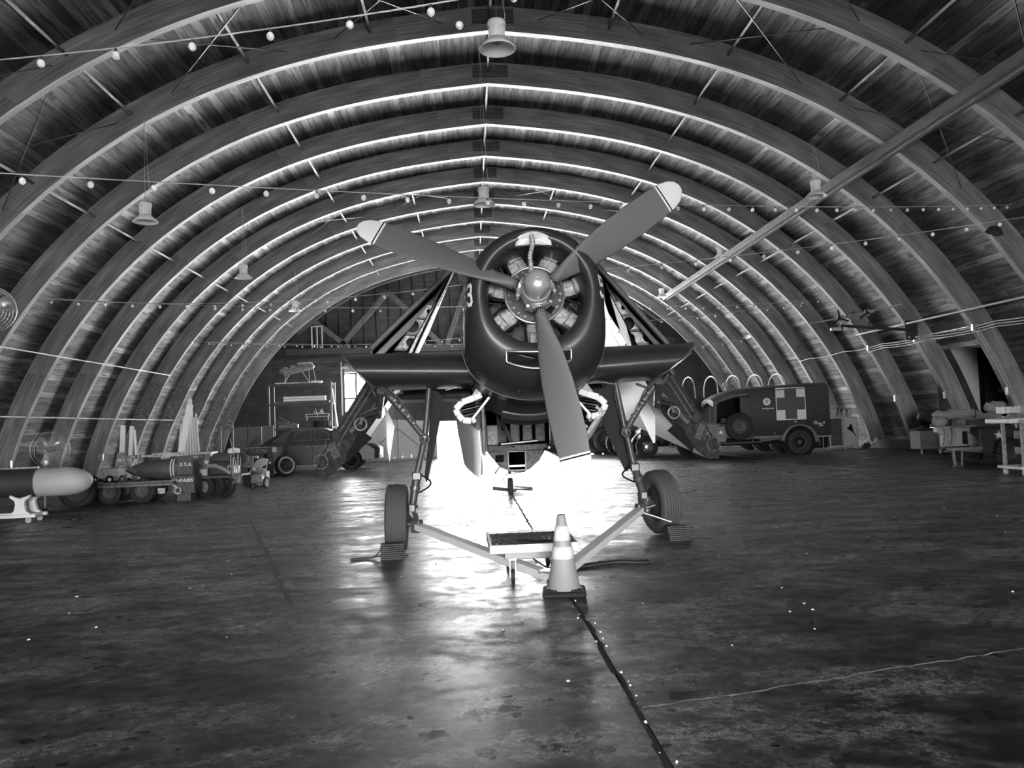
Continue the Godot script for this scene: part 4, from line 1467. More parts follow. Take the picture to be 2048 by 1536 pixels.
func folded_wing(o: Node3D, s: float, X: Transform3D):
	# root section (facing the nose), then the panel runs back beside the fuselage
	var outer: Array
	var inner: Array
	if s < 0:
		outer = [Vector2(-0.19, 3.47), Vector2(-0.73, 2.98), Vector2(-1.27, 2.46), Vector2(-1.36, 2.04), Vector2(-1.66, 1.58), Vector2(-1.96, 1.10), Vector2(-2.02, 0.94)]
		inner = [Vector2(-0.16, 3.46), Vector2(-0.44, 2.93), Vector2(-0.69, 2.42), Vector2(-0.91, 2.04), Vector2(-1.27, 1.52), Vector2(-1.65, 1.02), Vector2(-1.87, 0.84)]
	else:
		outer = [Vector2(1.70, 3.47), Vector2(2.13, 2.94), Vector2(2.60, 2.39), Vector2(2.68, 2.00), Vector2(2.92, 1.58), Vector2(3.17, 1.12), Vector2(3.22, 0.97)]
		inner = [Vector2(1.67, 3.46), Vector2(1.82, 2.85), Vector2(2.07, 2.41), Vector2(2.28, 1.95), Vector2(2.52, 1.47), Vector2(2.84, 1.08), Vector2(3.07, 0.88)]
	var nose := Vector2(-2.0, 0.84) if s < 0 else Vector2(3.20, 0.88)
	var zr := -10.7
	var zt := -14.2 if s < 0 else -15.6
	var piv := Vector2(-1.05, 1.75) if s < 0 else Vector2(2.45, 1.75)
	var shift := Vector2(-0.30, 0.05) if s < 0 else Vector2(0.2, 0.12)
	var sec := func(pts: Array, t: float) -> Array:
		var r := []
		for p in pts:
			var q: Vector2 = piv + (p - piv) * lerpf(1.0, 0.75 if s < 0 else 0.6, t) + shift * t
			r.append(Vector3(q.x, q.y, lerpf(zr, zt, t)))
		return r
	var skin := func(pts: Array, off: float) -> Array:
		var rings := []
		for t in [0.0, 0.25, 0.5, 0.75, 1.0]:
			var a: Array = sec.call(pts, t)
			var r := PackedVector3Array(a)
			for i in a.size():
				r.append(a[a.size() - 1 - i] + Vector3(off, 0, 0))
			rings.append(r)
		return rings
	var op := outer + [nose]
	var ip := inner + [nose]
	var w := put(o, "folded_wing", B.new(X).loft(skin.call(op, -s * 0.02), true, true, true), M.navy, "outer wing panel folded back beside the fuselage")
	put(w, "inner_skin", B.new(X).loft(skin.call(ip, s * 0.012), true, true, true), M.under, "white underside skin")
	put(w, "inner_lining", B.new(X).loft(skin.call(ip.map(func(p): return p + Vector2(s * 0.02, 0.0)), s * 0.006), true, true, true), M.rib_dark)
	# closing rib of the lower half, with its access holes, pads and rivet rings
	var lower := PackedVector2Array()
	lower.append_array(PackedVector2Array(outer.slice(3)))
	lower.append(nose)
	var inv := inner.slice(3)
	inv.reverse()
	lower.append_array(PackedVector2Array(inv))
	put(w, "root_rib", B.new(X).prism(lower, zr - 0.05, zr + 0.012), M.rib_dark)
	var dirv = (nose - outer[3]).normalized()
	var perp := Vector2(-dirv.y, dirv.x)
	var e := B.new(X)
	for k in [0.06, 0.14]:
		e.bar(Vector3(outer[3].x, outer[3].y, zr + 0.02) + Vector3(-s * k, -0.02, 0), Vector3(outer[5].x, outer[5].y, zr + 0.02) + Vector3(-s * k, 0.02, 0), 0.008, 0.02, Vector3.BACK)
	put(w, "edge_strip", e, M.primer)
	put(w, "stiffener", B.new(X).bar(Vector3(inner[3].x + s * 0.12, inner[3].y - 0.1, zr + 0.03), Vector3(inner[4].x + s * 0.30, inner[4].y - 0.12, zr + 0.03), 0.07, 0.03, Vector3.BACK, 0.01), M.dark)
	var rv := B.new(X)
	for c in [Vector2(outer[5].x - s * 0.16, outer[5].y + 0.16), Vector2(outer[6].x - s * 0.07, outer[6].y + 0.10)]:
		for k in 18:
			var a := TAU * k / 18.0
			rv.ball(Vector3(c.x + cos(a) * 0.09, c.y + sin(a) * 0.09, zr + 0.014), 0.006, 5)
	put(w, "rivet_ring", rv, M.grey_pale, "ring of pale rivets")
	var ow := PackedVector2Array()
	for q in [[0.02, -0.30], [0.14, -0.20], [0.20, -0.24], [0.36, -0.52], [0.34, -0.60], [0.26, -0.52]]:
		ow.append(Vector2(inner[4].x + s * q[0], inner[4].y + q[1] + 0.1))
	put(w, "rib_opening", B.new(X).prism(ow, zr + 0.01, zr + 0.018), M.black)
	put(w, "canvas_pad", B.new(X).ball(Vector3(inner[5].x + s * 0.10, inner[5].y + 0.34, zr + 0.02), 0.10, 10, Vector3(0.8, 1.0, 0.3)), M.rubber)
	put(w, "gun_strap", B.new(X).bar(Vector3(inner[5].x + s * 0.16, inner[5].y + 0.26, zr + 0.05), Vector3(inner[5].x + s * 0.08, inner[5].y + 0.06, zr + 0.05), 0.10, 0.04, Vector3.BACK, 0.01), M.canvas_dark)
	# open ribs of the upper half
	var spar := B.new(X)
	spar.bar(Vector3(outer[0].x, outer[0].y, zr + 0.02), Vector3(outer[2].x, outer[2].y, zr + 0.02), 0.07, 0.12, Vector3.BACK, 0.012)
	put(w, "upper_spar", spar, M.navy_flat)
	for k in 5:
		var t0 := [0.42, 0.60, 0.80, 0.22, 0.08][k] as float
		var t1 := [0.58, 0.78, 0.97, 0.40, 0.20][k] as float
		var f := func(pts: Array, t: float) -> Vector3:
			var q: Vector2 = pts[0].lerp(pts[1], t * 2) if t < 0.5 else pts[1].lerp(pts[2], t * 2 - 1)
			return Vector3(q.x, q.y, zr - 0.10 - k * 0.02)
		var c := [f.call(outer, t0), f.call(inner, t0), f.call(inner, t1), f.call(outer, t1)]
		for i in 4:
			c[i] = (c[i] as Vector3).lerp((c[0] + c[1] + c[2] + c[3]) / 4.0, 0.06)
		if s > 0:
			c = [c[1], c[0], c[3], c[2]]
		if k < 3:
			if k == 1:
				put(w, "lightened_rib", B.new(X).holed(c, Vector2(0.5, 0.5), 0.085, 0.02), M.primer_pale)
			else:
				var m0: Vector3 = c[0].lerp(c[1], 0.5)
				var m1: Vector3 = c[3].lerp(c[2], 0.5)
				var rad := 0.06 if k == 2 else 0.03
				put(w, "lightened_rib", B.new(X).holed([c[0], m0, m1, c[3]], Vector2(0.5, 0.5), rad, 0.02), M.primer_pale)
				put(w, "lightened_rib", B.new(X).holed([m0, c[1], c[2], m1], Vector2(0.5, 0.5), rad, 0.02), M.primer_pale)
		else:
			put(w, "rib_plate", B.new(X).loft([PackedVector3Array(c), PackedVector3Array([c[0] - Vector3(0, 0, 0.02), c[1] - Vector3(0, 0, 0.02), c[2] - Vector3(0, 0, 0.02), c[3] - Vector3(0, 0, 0.02)])], true, true, true, false), M.primer)
		put(w, "cross_rib", B.new(X).bar(f.call(outer, t1 + 0.01) + Vector3(0, 0, 0.05), f.call(inner, t1 + 0.01) + Vector3(0, 0, 0.05), 0.03, 0.06, Vector3.BACK, 0.006), M.primer)
	put(w, "bay_back", B.new(X).loft([PackedVector3Array(sec.call(outer.slice(0, 4), 0.12) + [sec.call(inner, 0.12)[3], sec.call(inner, 0.12)[2], sec.call(inner, 0.12)[1]]), PackedVector3Array(sec.call(outer.slice(0, 4), 0.13) + [sec.call(inner, 0.13)[3], sec.call(inner, 0.13)[2], sec.call(inner, 0.13)[1]])], true, true, true, false), M.dark)
	# hanging white flap wedge
	var fw := PackedVector2Array([Vector2(-1.20, 1.75), Vector2(-1.10, 1.52), Vector2(-1.08, 1.46), Vector2(-1.16, 0.97), Vector2(-1.19, 1.2)]) if s < 0 else PackedVector2Array([Vector2(2.30, 1.62), Vector2(2.42, 1.75), Vector2(2.58, 1.66), Vector2(2.555, 1.10), Vector2(2.53, 1.09)])
	put(w, "flap_corner", B.new(X).prism(fw, -11.55, -11.5), M.under, "white pointed flap corner hanging down")

func gear(o: Node3D, s: float, X: Transform3D, p: Array, bt: Vector3, hub: Vector3, ax: Vector3):
	var a: Vector3 = p[0]
	var b: Vector3 = p[1]
	var c: Vector3 = p[2]
	var d: Vector3 = p[3]
	var g := put(o, "landing_gear", B.new(X).cyl(a, b, 0.034, -1, 14).cyl(b, c, 0.037, 0.04, 14).cyl(c, d, 0.05, 0.045, 14), M.gear, "main landing gear leg")
	for t in [[b, 0.062], [c, 0.066], [c.lerp(d, 0.3), 0.062], [c.lerp(d, 0.68), 0.066], [c.lerp(d, 0.9), 0.06]]:
		var q: Vector3 = t[0]
		var dd := (d - c).normalized()
		put(g, "collar", B.new(X).cyl(q - dd * 0.02, q + dd * 0.02, t[1], -1, 14), M.steel_dark)
	put(g, "bracket", B.new(X).box(c + Vector3(0, -0.02, 0.03), Vector3(0.11, 0.10, 0.07), Basis(), 0.015), M.steel_dark)
	put(g, "bracket", B.new(X).box(c.lerp(d, 0.72) + Vector3(0, 0, 0.03), Vector3(0.09, 0.10, 0.08), Basis(), 0.015), M.steel_dark)
	put(g, "stub_axle", B.new(X).cyl(d, hub + ax.normalized() * -0.12, 0.045, -1, 12).cyl(d + Vector3(0, -0.06, 0), d + Vector3(0, 0.12, 0), 0.055, -1, 12), M.steel_dark)
	put(g, "oleo", B.new(X).cyl(c.lerp(d, 0.32) , c.lerp(d, 0.66), 0.035, -1, 14), M.steel)
	put(g, "torque_link", B.new(X).bar(c.lerp(d, 0.3) + Vector3(0, 0, -0.05), c.lerp(d, 0.5) + Vector3(0, 0, -0.16), 0.05, 0.02).bar(c.lerp(d, 0.5) + Vector3(0, 0, -0.16), c.lerp(d, 0.72) + Vector3(0, 0, -0.05), 0.05, 0.02), M.steel_dark)
	var hs := []
	for i in 13:
		var t := i / 12.0
		hs.append(c.lerp(d, 0.02 + 0.38 * t) + Vector3(-s * (0.05 + 0.13 * sin(t * PI)), 0, 0.02))
	put(g, "brake_hose", B.new(X).tube(hs, 0.011, 6), M.black)
	# drag brace
	var br := B.new(X)
	br.cyl(bt, bt.lerp(b, 0.5), 0.05, 0.042, 12)
	br.cyl(bt.lerp(b, 0.5), b + Vector3(0, -0.02, 0), 0.036, -1, 12)
	br.torus(b + Vector3(-s * -0.0, -0.03, 0.05), Vector3.BACK, 0.05, 0.016, 16, 6)
	for t in [0.3, 0.42, 0.5, 0.62, 0.75]:
		br.box(bt.lerp(b, t) + Vector3(0, 0.02, 0.03), Vector3(0.06, 0.06, 0.06), Basis(Vector3.BACK, 0.6), 0.012)
	br.tube([bt + Vector3(-s * 0.05, 0.02, 0.02), bt.lerp(b, 0.3) + Vector3(-s * 0.06, 0.03, 0.03), bt.lerp(b, 0.55) + Vector3(-s * 0.03, 0.02, 0.05), b + Vector3(0, 0.02, 0.06)], 0.01, 5)
	put(g, "side_brace", br, M.gear)
	# fairing plate
	var fp := PackedVector2Array()
	var fo := [Vector2(-0.49, 1.90), Vector2(-0.39, 1.85), Vector2(-0.34, 1.73), Vector2(-0.41, 1.42), Vector2(-0.56, 0.80), Vector2(-0.585, 0.76), Vector2(-0.60, 0.86), Vector2(-0.53, 1.32)] if s < 0 else [Vector2(1.74, 1.88), Vector2(1.58, 1.82), Vector2(1.545, 1.72), Vector2(1.62, 1.34), Vector2(1.86, 0.80), Vector2(1.88, 0.80), Vector2(1.97, 0.90), Vector2(1.84, 1.32)]
	for q in fo:
		fp.append(q)
	put(g, "gear_fairing", B.new(X).prism(fp, -10.12, -10.09), M.fairing, "flat gear fairing plate")
	# wheel
	wheel(g, "wheel", X * axle(hub, ax), 0.395, 0.26, 0.20, M.steel_dark, 0, 4)

# ---------------------------------------------------------------- on the floor round the aircraft
func cable(parent: Node, called: String, pts: Array, r: float, m: Material):
	var out := []
	for i in pts.size() - 1:
		for j in 5:
			var t := j / 5.0
			var p0: Vector3 = pts[maxi(i - 1, 0)]
			var p3: Vector3 = pts[mini(i + 2, pts.size() - 1)]
			out.append((pts[i] as Vector3).cubic_interpolate(pts[i + 1], p0, p3, t))
	out.append(pts[pts.size() - 1])
	return put(parent, called, B.new().tube(out, r, 6), m)

func build_plane_area():
	# tow bar: a V from both axles to the cone
	var o := thing("tow_bar", "long pale V-shaped tow bar hooked to both wheel axles", "tow bar", Vector3(0.66, 0, -7.25))
	var X := Transform3D(Basis(), Vector3(-0.66, 0, 7.25))
	var ap := Vector3(0.66, 0.10, -7.15)
	var l := Vector3(-0.66, 0.29, -9.62)
	var r := Vector3(1.98, 0.33, -9.95)
	for e in [[l, -1.0], [r, 1.0]]:
		var arm := put(o, "arm", B.new(X).bar(e[0], ap + Vector3(e[1] * 0.03, 0, 0), 0.11, 0.07, Vector3.UP, 0.006), M.bar)
		var hk := B.new(X)
		var d: Vector3 = ((e[0] as Vector3) - ap).normalized()
		hk.box(e[0] + d * 0.05, Vector3(0.12, 0.15, 0.10), Basis(Vector3.UP, e[1] * 0.5), 0.012)
		hk.bar(e[0] + d * 0.05 + Vector3(0, 0.06, 0), e[0] + d * 0.16 + Vector3(-e[1] * 0.03, 0.12, 0), 0.05, 0.03)
		hk.cyl(e[0] + d * 0.06, e[0] + d * 0.06 + Vector3(e[1] * 0.18, 0.05, 0), 0.02, -1, 8)
		put(arm, "hook", hk, M.steel_dark)
		put(arm, "bolt_plate", B.new(X).box((e[0] as Vector3).lerp(ap, 0.96) + Vector3(0, 0.03, 0), Vector3(0.1, 0.02, 0.16), Basis(Vector3.UP, e[1] * 0.5)), M.steel)
	put(o, "pin_handle", B.new(X).cyl(r + Vector3(0.02, -0.02, 0.03), r + Vector3(0.36, -0.14, 0.1), 0.012, -1, 8), M.steel)
	put(o, "eye", B.new(X).torus(ap + Vector3(0, -0.02, 0.1), Vector3.UP, 0.06, 0.02, 18, 8), M.steel_dark)
	# traffic cone
	var c := thing("traffic_cone", "traffic cone with two white reflective bands standing at the tip of the tow bar", "traffic cone", Vector3(0.715, 0, -6.93), -0.10)
	put(c, "base", B.new().box(Vector3(0, 0.018, 0), Vector3(0.36, 0.036, 0.36), Basis(), 0.014).box(Vector3(0, 0.045, 0), Vector3(0.28, 0.02, 0.28), Basis(), 0.008), M.rubber, "black square base")
	var rr := func(y: float) -> float:
		return lerpf(0.135, 0.036, (y - 0.05) / 0.60)
	put(c, "body", B.new().lathe([Vector2(0.150, 0.045), Vector2(0.150, 0.05), Vector2(rr.call(0.06), 0.062), Vector2(rr.call(0.34), 0.34), Vector2(rr.call(0.64), 0.635), Vector2(rr.call(0.64), 0.635), Vector2(0.034, 0.655), Vector2(0.024, 0.66), Vector2(0.022, 0.64)], Transform3D(), 36), M.cone)
	for q in [[0.295, 0.395], [0.445, 0.565]]:
		put(c, "reflective_band", B.new().lathe([Vector2(rr.call(q[0]), q[0]), Vector2(rr.call(q[0]) + 0.004, q[0]), Vector2(rr.call(q[1]) + 0.004, q[1]), Vector2(rr.call(q[1]), q[1])], Transform3D(), 36), M.white, "white band")
	# drip tray on casters
	var t := thing("drip_tray", "wide rusty drip tray filled with absorbent grit, on small casters", "tray", Vector3(0.51, 0, -7.9), 0.015)
	put(t, "tray", B.new().box(Vector3(0, 0.29, 0), Vector3(0.78, 0.02, 0.98), Basis()).box(Vector3(0, 0.315, 0.48), Vector3(0.80, 0.075, 0.025), Basis(), 0.005).box(Vector3(0, 0.315, -0.48), Vector3(0.80, 0.075, 0.025), Basis(), 0.005).box(Vector3(-0.39, 0.315, 0), Vector3(0.025, 0.075, 0.98), Basis(), 0.005).box(Vector3(0.39, 0.315, 0), Vector3(0.025, 0.075, 0.98), Basis(), 0.005), M.bar)
	var gr := B.new()
	var g := RandomNumberGenerator.new()
	g.seed = 8
	gr.box(Vector3(0, 0.318, 0), Vector3(0.76, 0.03, 0.94))
	for i in 700:
		gr.ball(Vector3(g.randf_range(-0.37, 0.37), 0.333, g.randf_range(-0.46, 0.46)), g.randf_range(0.005, 0.011), 4)
	put(t, "grit", gr, M.primer).set_meta("kind", "stuff")
	put(t, "oil_stain", B.new().ball(Vector3(0.08, 0.336, 0.2), 0.1, 12, Vector3(1.3, 0.06, 0.6)).ball(Vector3(-0.06, 0.336, 0.1), 0.07, 12, Vector3(1.3, 0.06, 0.6)), M.black, "dark oil stain")
	put(t, "frame_rail", B.new().box(Vector3(-0.02, 0.245, 0.42), Vector3(0.5, 0.06, 0.05), Basis(), 0.006), M.steel_dark)
	for q in [[-0.2, 0.42], [0.2, 0.42], [-0.2, -0.4], [0.2, -0.4]]:
		var cs := put(t, "caster", B.new().cyl(Vector3(q[0] - 0.015, 0.065, q[1]), Vector3(q[0] + 0.015, 0.065, q[1]), 0.065, -1, 18), M.rubber)
		put(cs, "fork", B.new().box(Vector3(q[0] - 0.025, 0.14, q[1]), Vector3(0.008, 0.16, 0.05)).box(Vector3(q[0] + 0.025, 0.14, q[1]), Vector3(0.008, 0.16, 0.05)).box(Vector3(q[0], 0.215, q[1]), Vector3(0.07, 0.012, 0.06)), M.steel)
	# wheel chocks with ropes
	for e in [[Vector3(-0.93, 0, -9.27), 0.03, "ridged wheel chock with a rope loop at the wheel on the left"], [Vector3(2.36, 0, -9.72), 0.1, "ridged wheel chock with a rope at the wheel on the right"]]:
		var k := thing("wheel_chock", e[2], "wheel chock", e[0], e[1])
		var bb := B.new()
		var prof := PackedVector2Array([Vector2(-0.13, 0), Vector2(0.13, 0)])
		for i in 8:
			var y0 := i * 0.0205
			prof.append(Vector2(0.135 - i * 0.011, y0 + 0.003))
			prof.append(Vector2(0.135 - i * 0.011, y0 + 0.016))
			prof.append(Vector2(0.105 - i * 0.011, y0 + 0.019))
		prof.append(Vector2(0.0, 0.165))
		prof.append(Vector2(-0.04, 0.165))
		bb.prism(prof, -0.125, 0.125, Transform3D(Basis(Vector3.UP, -PI / 2)))
		put(k, "block", bb, M.chock)
		if e[0].x < 0:
			cable(k, "rope", [Vector3(-0.12, 0.13, 0.0), Vector3(-0.16, 0.06, 0.02), Vector3(-0.25, 0.012, 0.0), Vector3(-0.42, 0.01, 0.04), Vector3(-0.44, 0.01, 0.0), Vector3(-0.25, 0.012, -0.02), Vector3(-0.12, 0.04, 0.02)], 0.009, M.wire_dark)
		else:
			cable(k, "rope", [Vector3(0.12, 0.03, 0.0), Vector3(0.22, 0.012, 0.02), Vector3(0.34, 0.012, -0.02), Vector3(0.42, 0.012, 0.0)], 0.01, M.wire_dark)
	# cable on the floor behind the cone
	var h := thing("floor_cable", "loose black cable looped on the floor behind the cone", "cable", Vector3(1.1, 0, -8.2))
	cable(h, "cable", [Vector3(-0.55, 0.012, 0.3), Vector3(-0.2, 0.012, 0.05), Vector3(0.1, 0.012, -0.1), Vector3(0.4, 0.012, -0.2), Vector3(0.62, 0.012, -0.12), Vector3(0.55, 0.012, 0.02), Vector3(0.3, 0.012, -0.06), Vector3(0.0, 0.012, 0.06), Vector3(-0.2, 0.012, 0.12)], 0.011, M.wire_dark)
	cable(h, "cable_end", [Vector3(-0.72, 0.22, -0.1), Vector3(-0.55, 0.1, 0.02), Vector3(-0.42, 0.02, 0.1), Vector3(-0.35, 0.012, 0.0), Vector3(-0.3, 0.012, 0.14)], 0.007, M.wire_dark)
	# dolly behind the tail wheel
	var dl := thing("tail_dolly", "small slatted steel dolly lying behind the tail wheel", "dolly", Vector3(0.80, 0, -17.6), 0.5)
	var db := B.new()
	put(dl, "side_rail", B.new().box(Vector3(-0.2, 0.07, 0), Vector3(0.06, 0.08, 0.9), Basis(), 0.01), M.alu)
	put(dl, "side_rail", B.new().box(Vector3(0.2, 0.07, 0), Vector3(0.06, 0.08, 0.9), Basis(), 0.01), M.alu)
	for i in 5:
		put(dl, "rung", B.new().box(Vector3(0, 0.08, -0.4 + i * 0.2), Vector3(0.4, 0.03, 0.06), Basis(), 0.008), M.alu)

# ---------------------------------------------------------------- lamps and strings of bulbs
func build_lamps():
	var L := [["big pale industrial pendant lamp hanging right under the crown, largest of all lamps", 0.575, 7.05, -12.1, 9.9, 1.0],
		["pendant lamp hanging under the crown between the propeller blades, small and far", 0.47, 6.75, -19.7, 10.8, 1.0],
		["pendant lamp on the left slope with a bulb of the light string just above it", -7.25, 6.33, -18.9, 8.6, 1.0],
		["pendant lamp on the left slope, middle one of the left row, above the second string", -7.18, 6.45, -26.7, 8.6, 1.0],
		["smallest pendant lamp of the left row, in front of the far gable end", -7.5, 6.7, -36.0, 8.5, 1.0],
		["pendant lamp beside the long bundle of boards on the right, largest of the right row", 9.5, 7.27, -21.6, 8.6, 1.0],
		["pendant lamp just above the long bundle of boards on the right, middle of its row", 10.25, 7.85, -32.6, 8.35, 1.0],
		["pendant lamp at the far lower end of the long bundle of boards", 9.6, 7.45, -40.2, 8.6, 1.0]]
	var first: Node3D
	for q in L:
		var o := thing("pendant_lamp", q[0], "lamp", Vector3(q[1], q[2], q[3]), 0.0, "industrial pendant lamps")
		var fl := [Vector2(0.275, 0.0), Vector2(0.28, 0.01), Vector2(0.22, 0.075), Vector2(0.15, 0.14), Vector2(0.125, 0.17)]
		put(o, "reflector", B.new().lathe(fl + [Vector2(0.118, 0.165), Vector2(0.145, 0.135), Vector2(0.215, 0.07), Vector2(0.272, 0.002), Vector2(0.275, 0.0)], Transform3D(), 36), M.lamp)
		put(o, "inner_bulb", B.new().lathe([Vector2(0.002, 0.07), Vector2(0.03, 0.08), Vector2(0.045, 0.11), Vector2(0.035, 0.16)], Transform3D(), 14), M.glass)
		put(o, "socket_plate", B.new().cyl(Vector3(0, 0.15, 0), Vector3(0, 0.165, 0), 0.124, -1, 20), M.steel)
		var body := [Vector2(0.122, 0.165), Vector2(0.124, 0.19)]
		put(o, "collar", B.new().lathe(body + [Vector2(0.112, 0.2), Vector2(0.112, 0.36)], Transform3D(), 30), M.lamp)
		var fins := B.new()
		for i in 16:
			var a := TAU * i / 16.0
			fins.box(Vector3(cos(a) * 0.115, 0.275, sin(a) * 0.115), Vector3(0.022, 0.16, 0.012), Basis(Vector3.UP, -a))
		put(o, "cooling_fins", fins, M.lamp)
		put(o, "cap", B.new().lathe([Vector2(0.138, 0.33), Vector2(0.14, 0.34), Vector2(0.142, 0.41), Vector2(0.125, 0.44), Vector2(0.03, 0.452), Vector2(0.002, 0.452)], Transform3D(), 30), M.lamp)
		var ch := B.new()
		var y := 0.45
		ch.torus(Vector3(0, 0.47, 0), Vector3.RIGHT, 0.022, 0.005, 12, 5)
		ch.cyl(Vector3(0, 0.48, 0), Vector3(0, q[4] - q[2] + 0.1, 0), 0.006, -1, 6)
		put(o, "hanging_chain", ch, M.steel)
		put(o, "feed_cord", B.new().tube([Vector3(0.1, 0.42, 0), Vector3(0.13, 0.5, 0), Vector3(0.1, 0.8, 0.02), Vector3(0.02, q[4] - q[2] + 0.1, 0.02)], 0.007, 5), M.wire)

func build_strings():
	# name, start, end, sag, spacing, first bulb
	var S := [["string of clear globe bulbs crossing the top left corner", Vector3(-4.35, 4.75, -7.26), Vector3(0.55, 4.95, -6.49), 0.06, 0.685, 0.76, 0.033],
		["long string of bulbs sweeping across the picture at the height of the left blade tip", Vector3(-4.8, 4.04, -8.0), Vector3(14.2, 6.40, -19.5), 0.2, 0.61, 0.52, 0.033],
		["string of bulbs rising to the right from behind the right propeller blade", Vector3(1.35, 4.08, -14.55), Vector3(10.9, 4.92, -14.2), 0.1, 0.615, 0.3, 0.033],
		["string of bulbs on the left running level towards the left blade, upper of its pair", Vector3(-9.1, 4.52, -18.2), Vector3(-0.1, 4.36, -17.0), 0.22, 0.61, 0.1, 0.033],
		["string of bulbs on the left ending at the cowling, lower of its pair", Vector3(-9.2, 4.6, -18.6), Vector3(0.0, 4.05, -18.0), 0.1, 0.61, 1.2, 0.033],
		["far bulb string before the tie beam on the left, upper of its pair", Vector3(-9.7, 4.75, -29), Vector3(2.0, 4.75, -29.2), 0.3, 0.61, 0.2, 0.033],
		["far bulb string before the tie beam on the left, lower of its pair", Vector3(-9.7, 4.78, -29.4), Vector3(2.0, 4.35, -29.4), 0.1, 0.61, 0.55, 0.033],
		["far string of bulbs on the right above the hoops, upper of its pair", Vector3(4.0, 4.84, -24.0), Vector3(11.8, 5.15, -26.2), 0.12, 0.61, 0.3, 0.033],
		["far string of bulbs on the right above the hoops, lower of its pair", Vector3(4.6, 4.42, -25.0), Vector3(11.2, 5.05, -26.2), 0.05, 0.61, 0.2, 0.033],
		["farthest double string of bulbs just above the right wing", Vector3(5.6, 4.0, -30.0), Vector3(10.4, 4.35, -31.0), 0.1, 0.8, 0.1, 0.04]]
	var bulb := SphereMesh.new()
	bulb.radius = 1.0
	bulb.height = 2.0
	bulb.radial_segments = 14
	bulb.rings = 7
	var sock := CylinderMesh.new()
	sock.top_radius = 0.9
	sock.bottom_radius = 1.1
	sock.height = 2.0
	sock.radial_segments = 8
	sock.rings = 1
	for q in S:
		var o := thing("string_lights", q[0], "string lights", Vector3.ZERO, 0.0, "strings of globe bulbs")
		var a: Vector3 = q[1]
		var b: Vector3 = q[2]
		var at := func(t: float) -> Vector3:
			return a.lerp(b, t) - Vector3(0, 4.0 * q[3] * t * (1.0 - t), 0)
		var pts := []
		for i in 41:
			pts.append(at.call(i / 40.0))
		put(o, "wire", B.new().tube(pts, 0.007 if a.z > -20 else 0.009, 5), M.wire)
		var l := a.distance_to(b)
		var d: float = q[5]
		while d < l:
			var p: Vector3 = at.call(d / l)
			put_mesh(o, "socket", sock, M.steel_dark, Transform3D(Basis.from_scale(Vector3.ONE * 0.014), p - Vector3(0, 0.02, 0)))
			put_mesh(o, "bulb", bulb, M.bulb, Transform3D(Basis.from_scale(Vector3(1, 1.1, 1) * (q[6] as float)), p - Vector3(0, 0.067, 0)))
			d += q[4]
	# one single bulb on its own cord beside the big lamp
	var o := thing("globe_bulb", "single white globe bulb on its own cord, left of the big lamp", "bulb", Vector3(0.01, 4.70, -6.6))
	put_mesh(o, "globe", bulb, M.bulb, Transform3D(Basis.from_scale(Vector3.ONE * 0.033), Vector3.ZERO))
	put(o, "cord", B.new().cyl(Vector3(0, 0.03, -0.02), Vector3(0, 5.6, -0.6), 0.004, -1, 5), M.wire_dark)

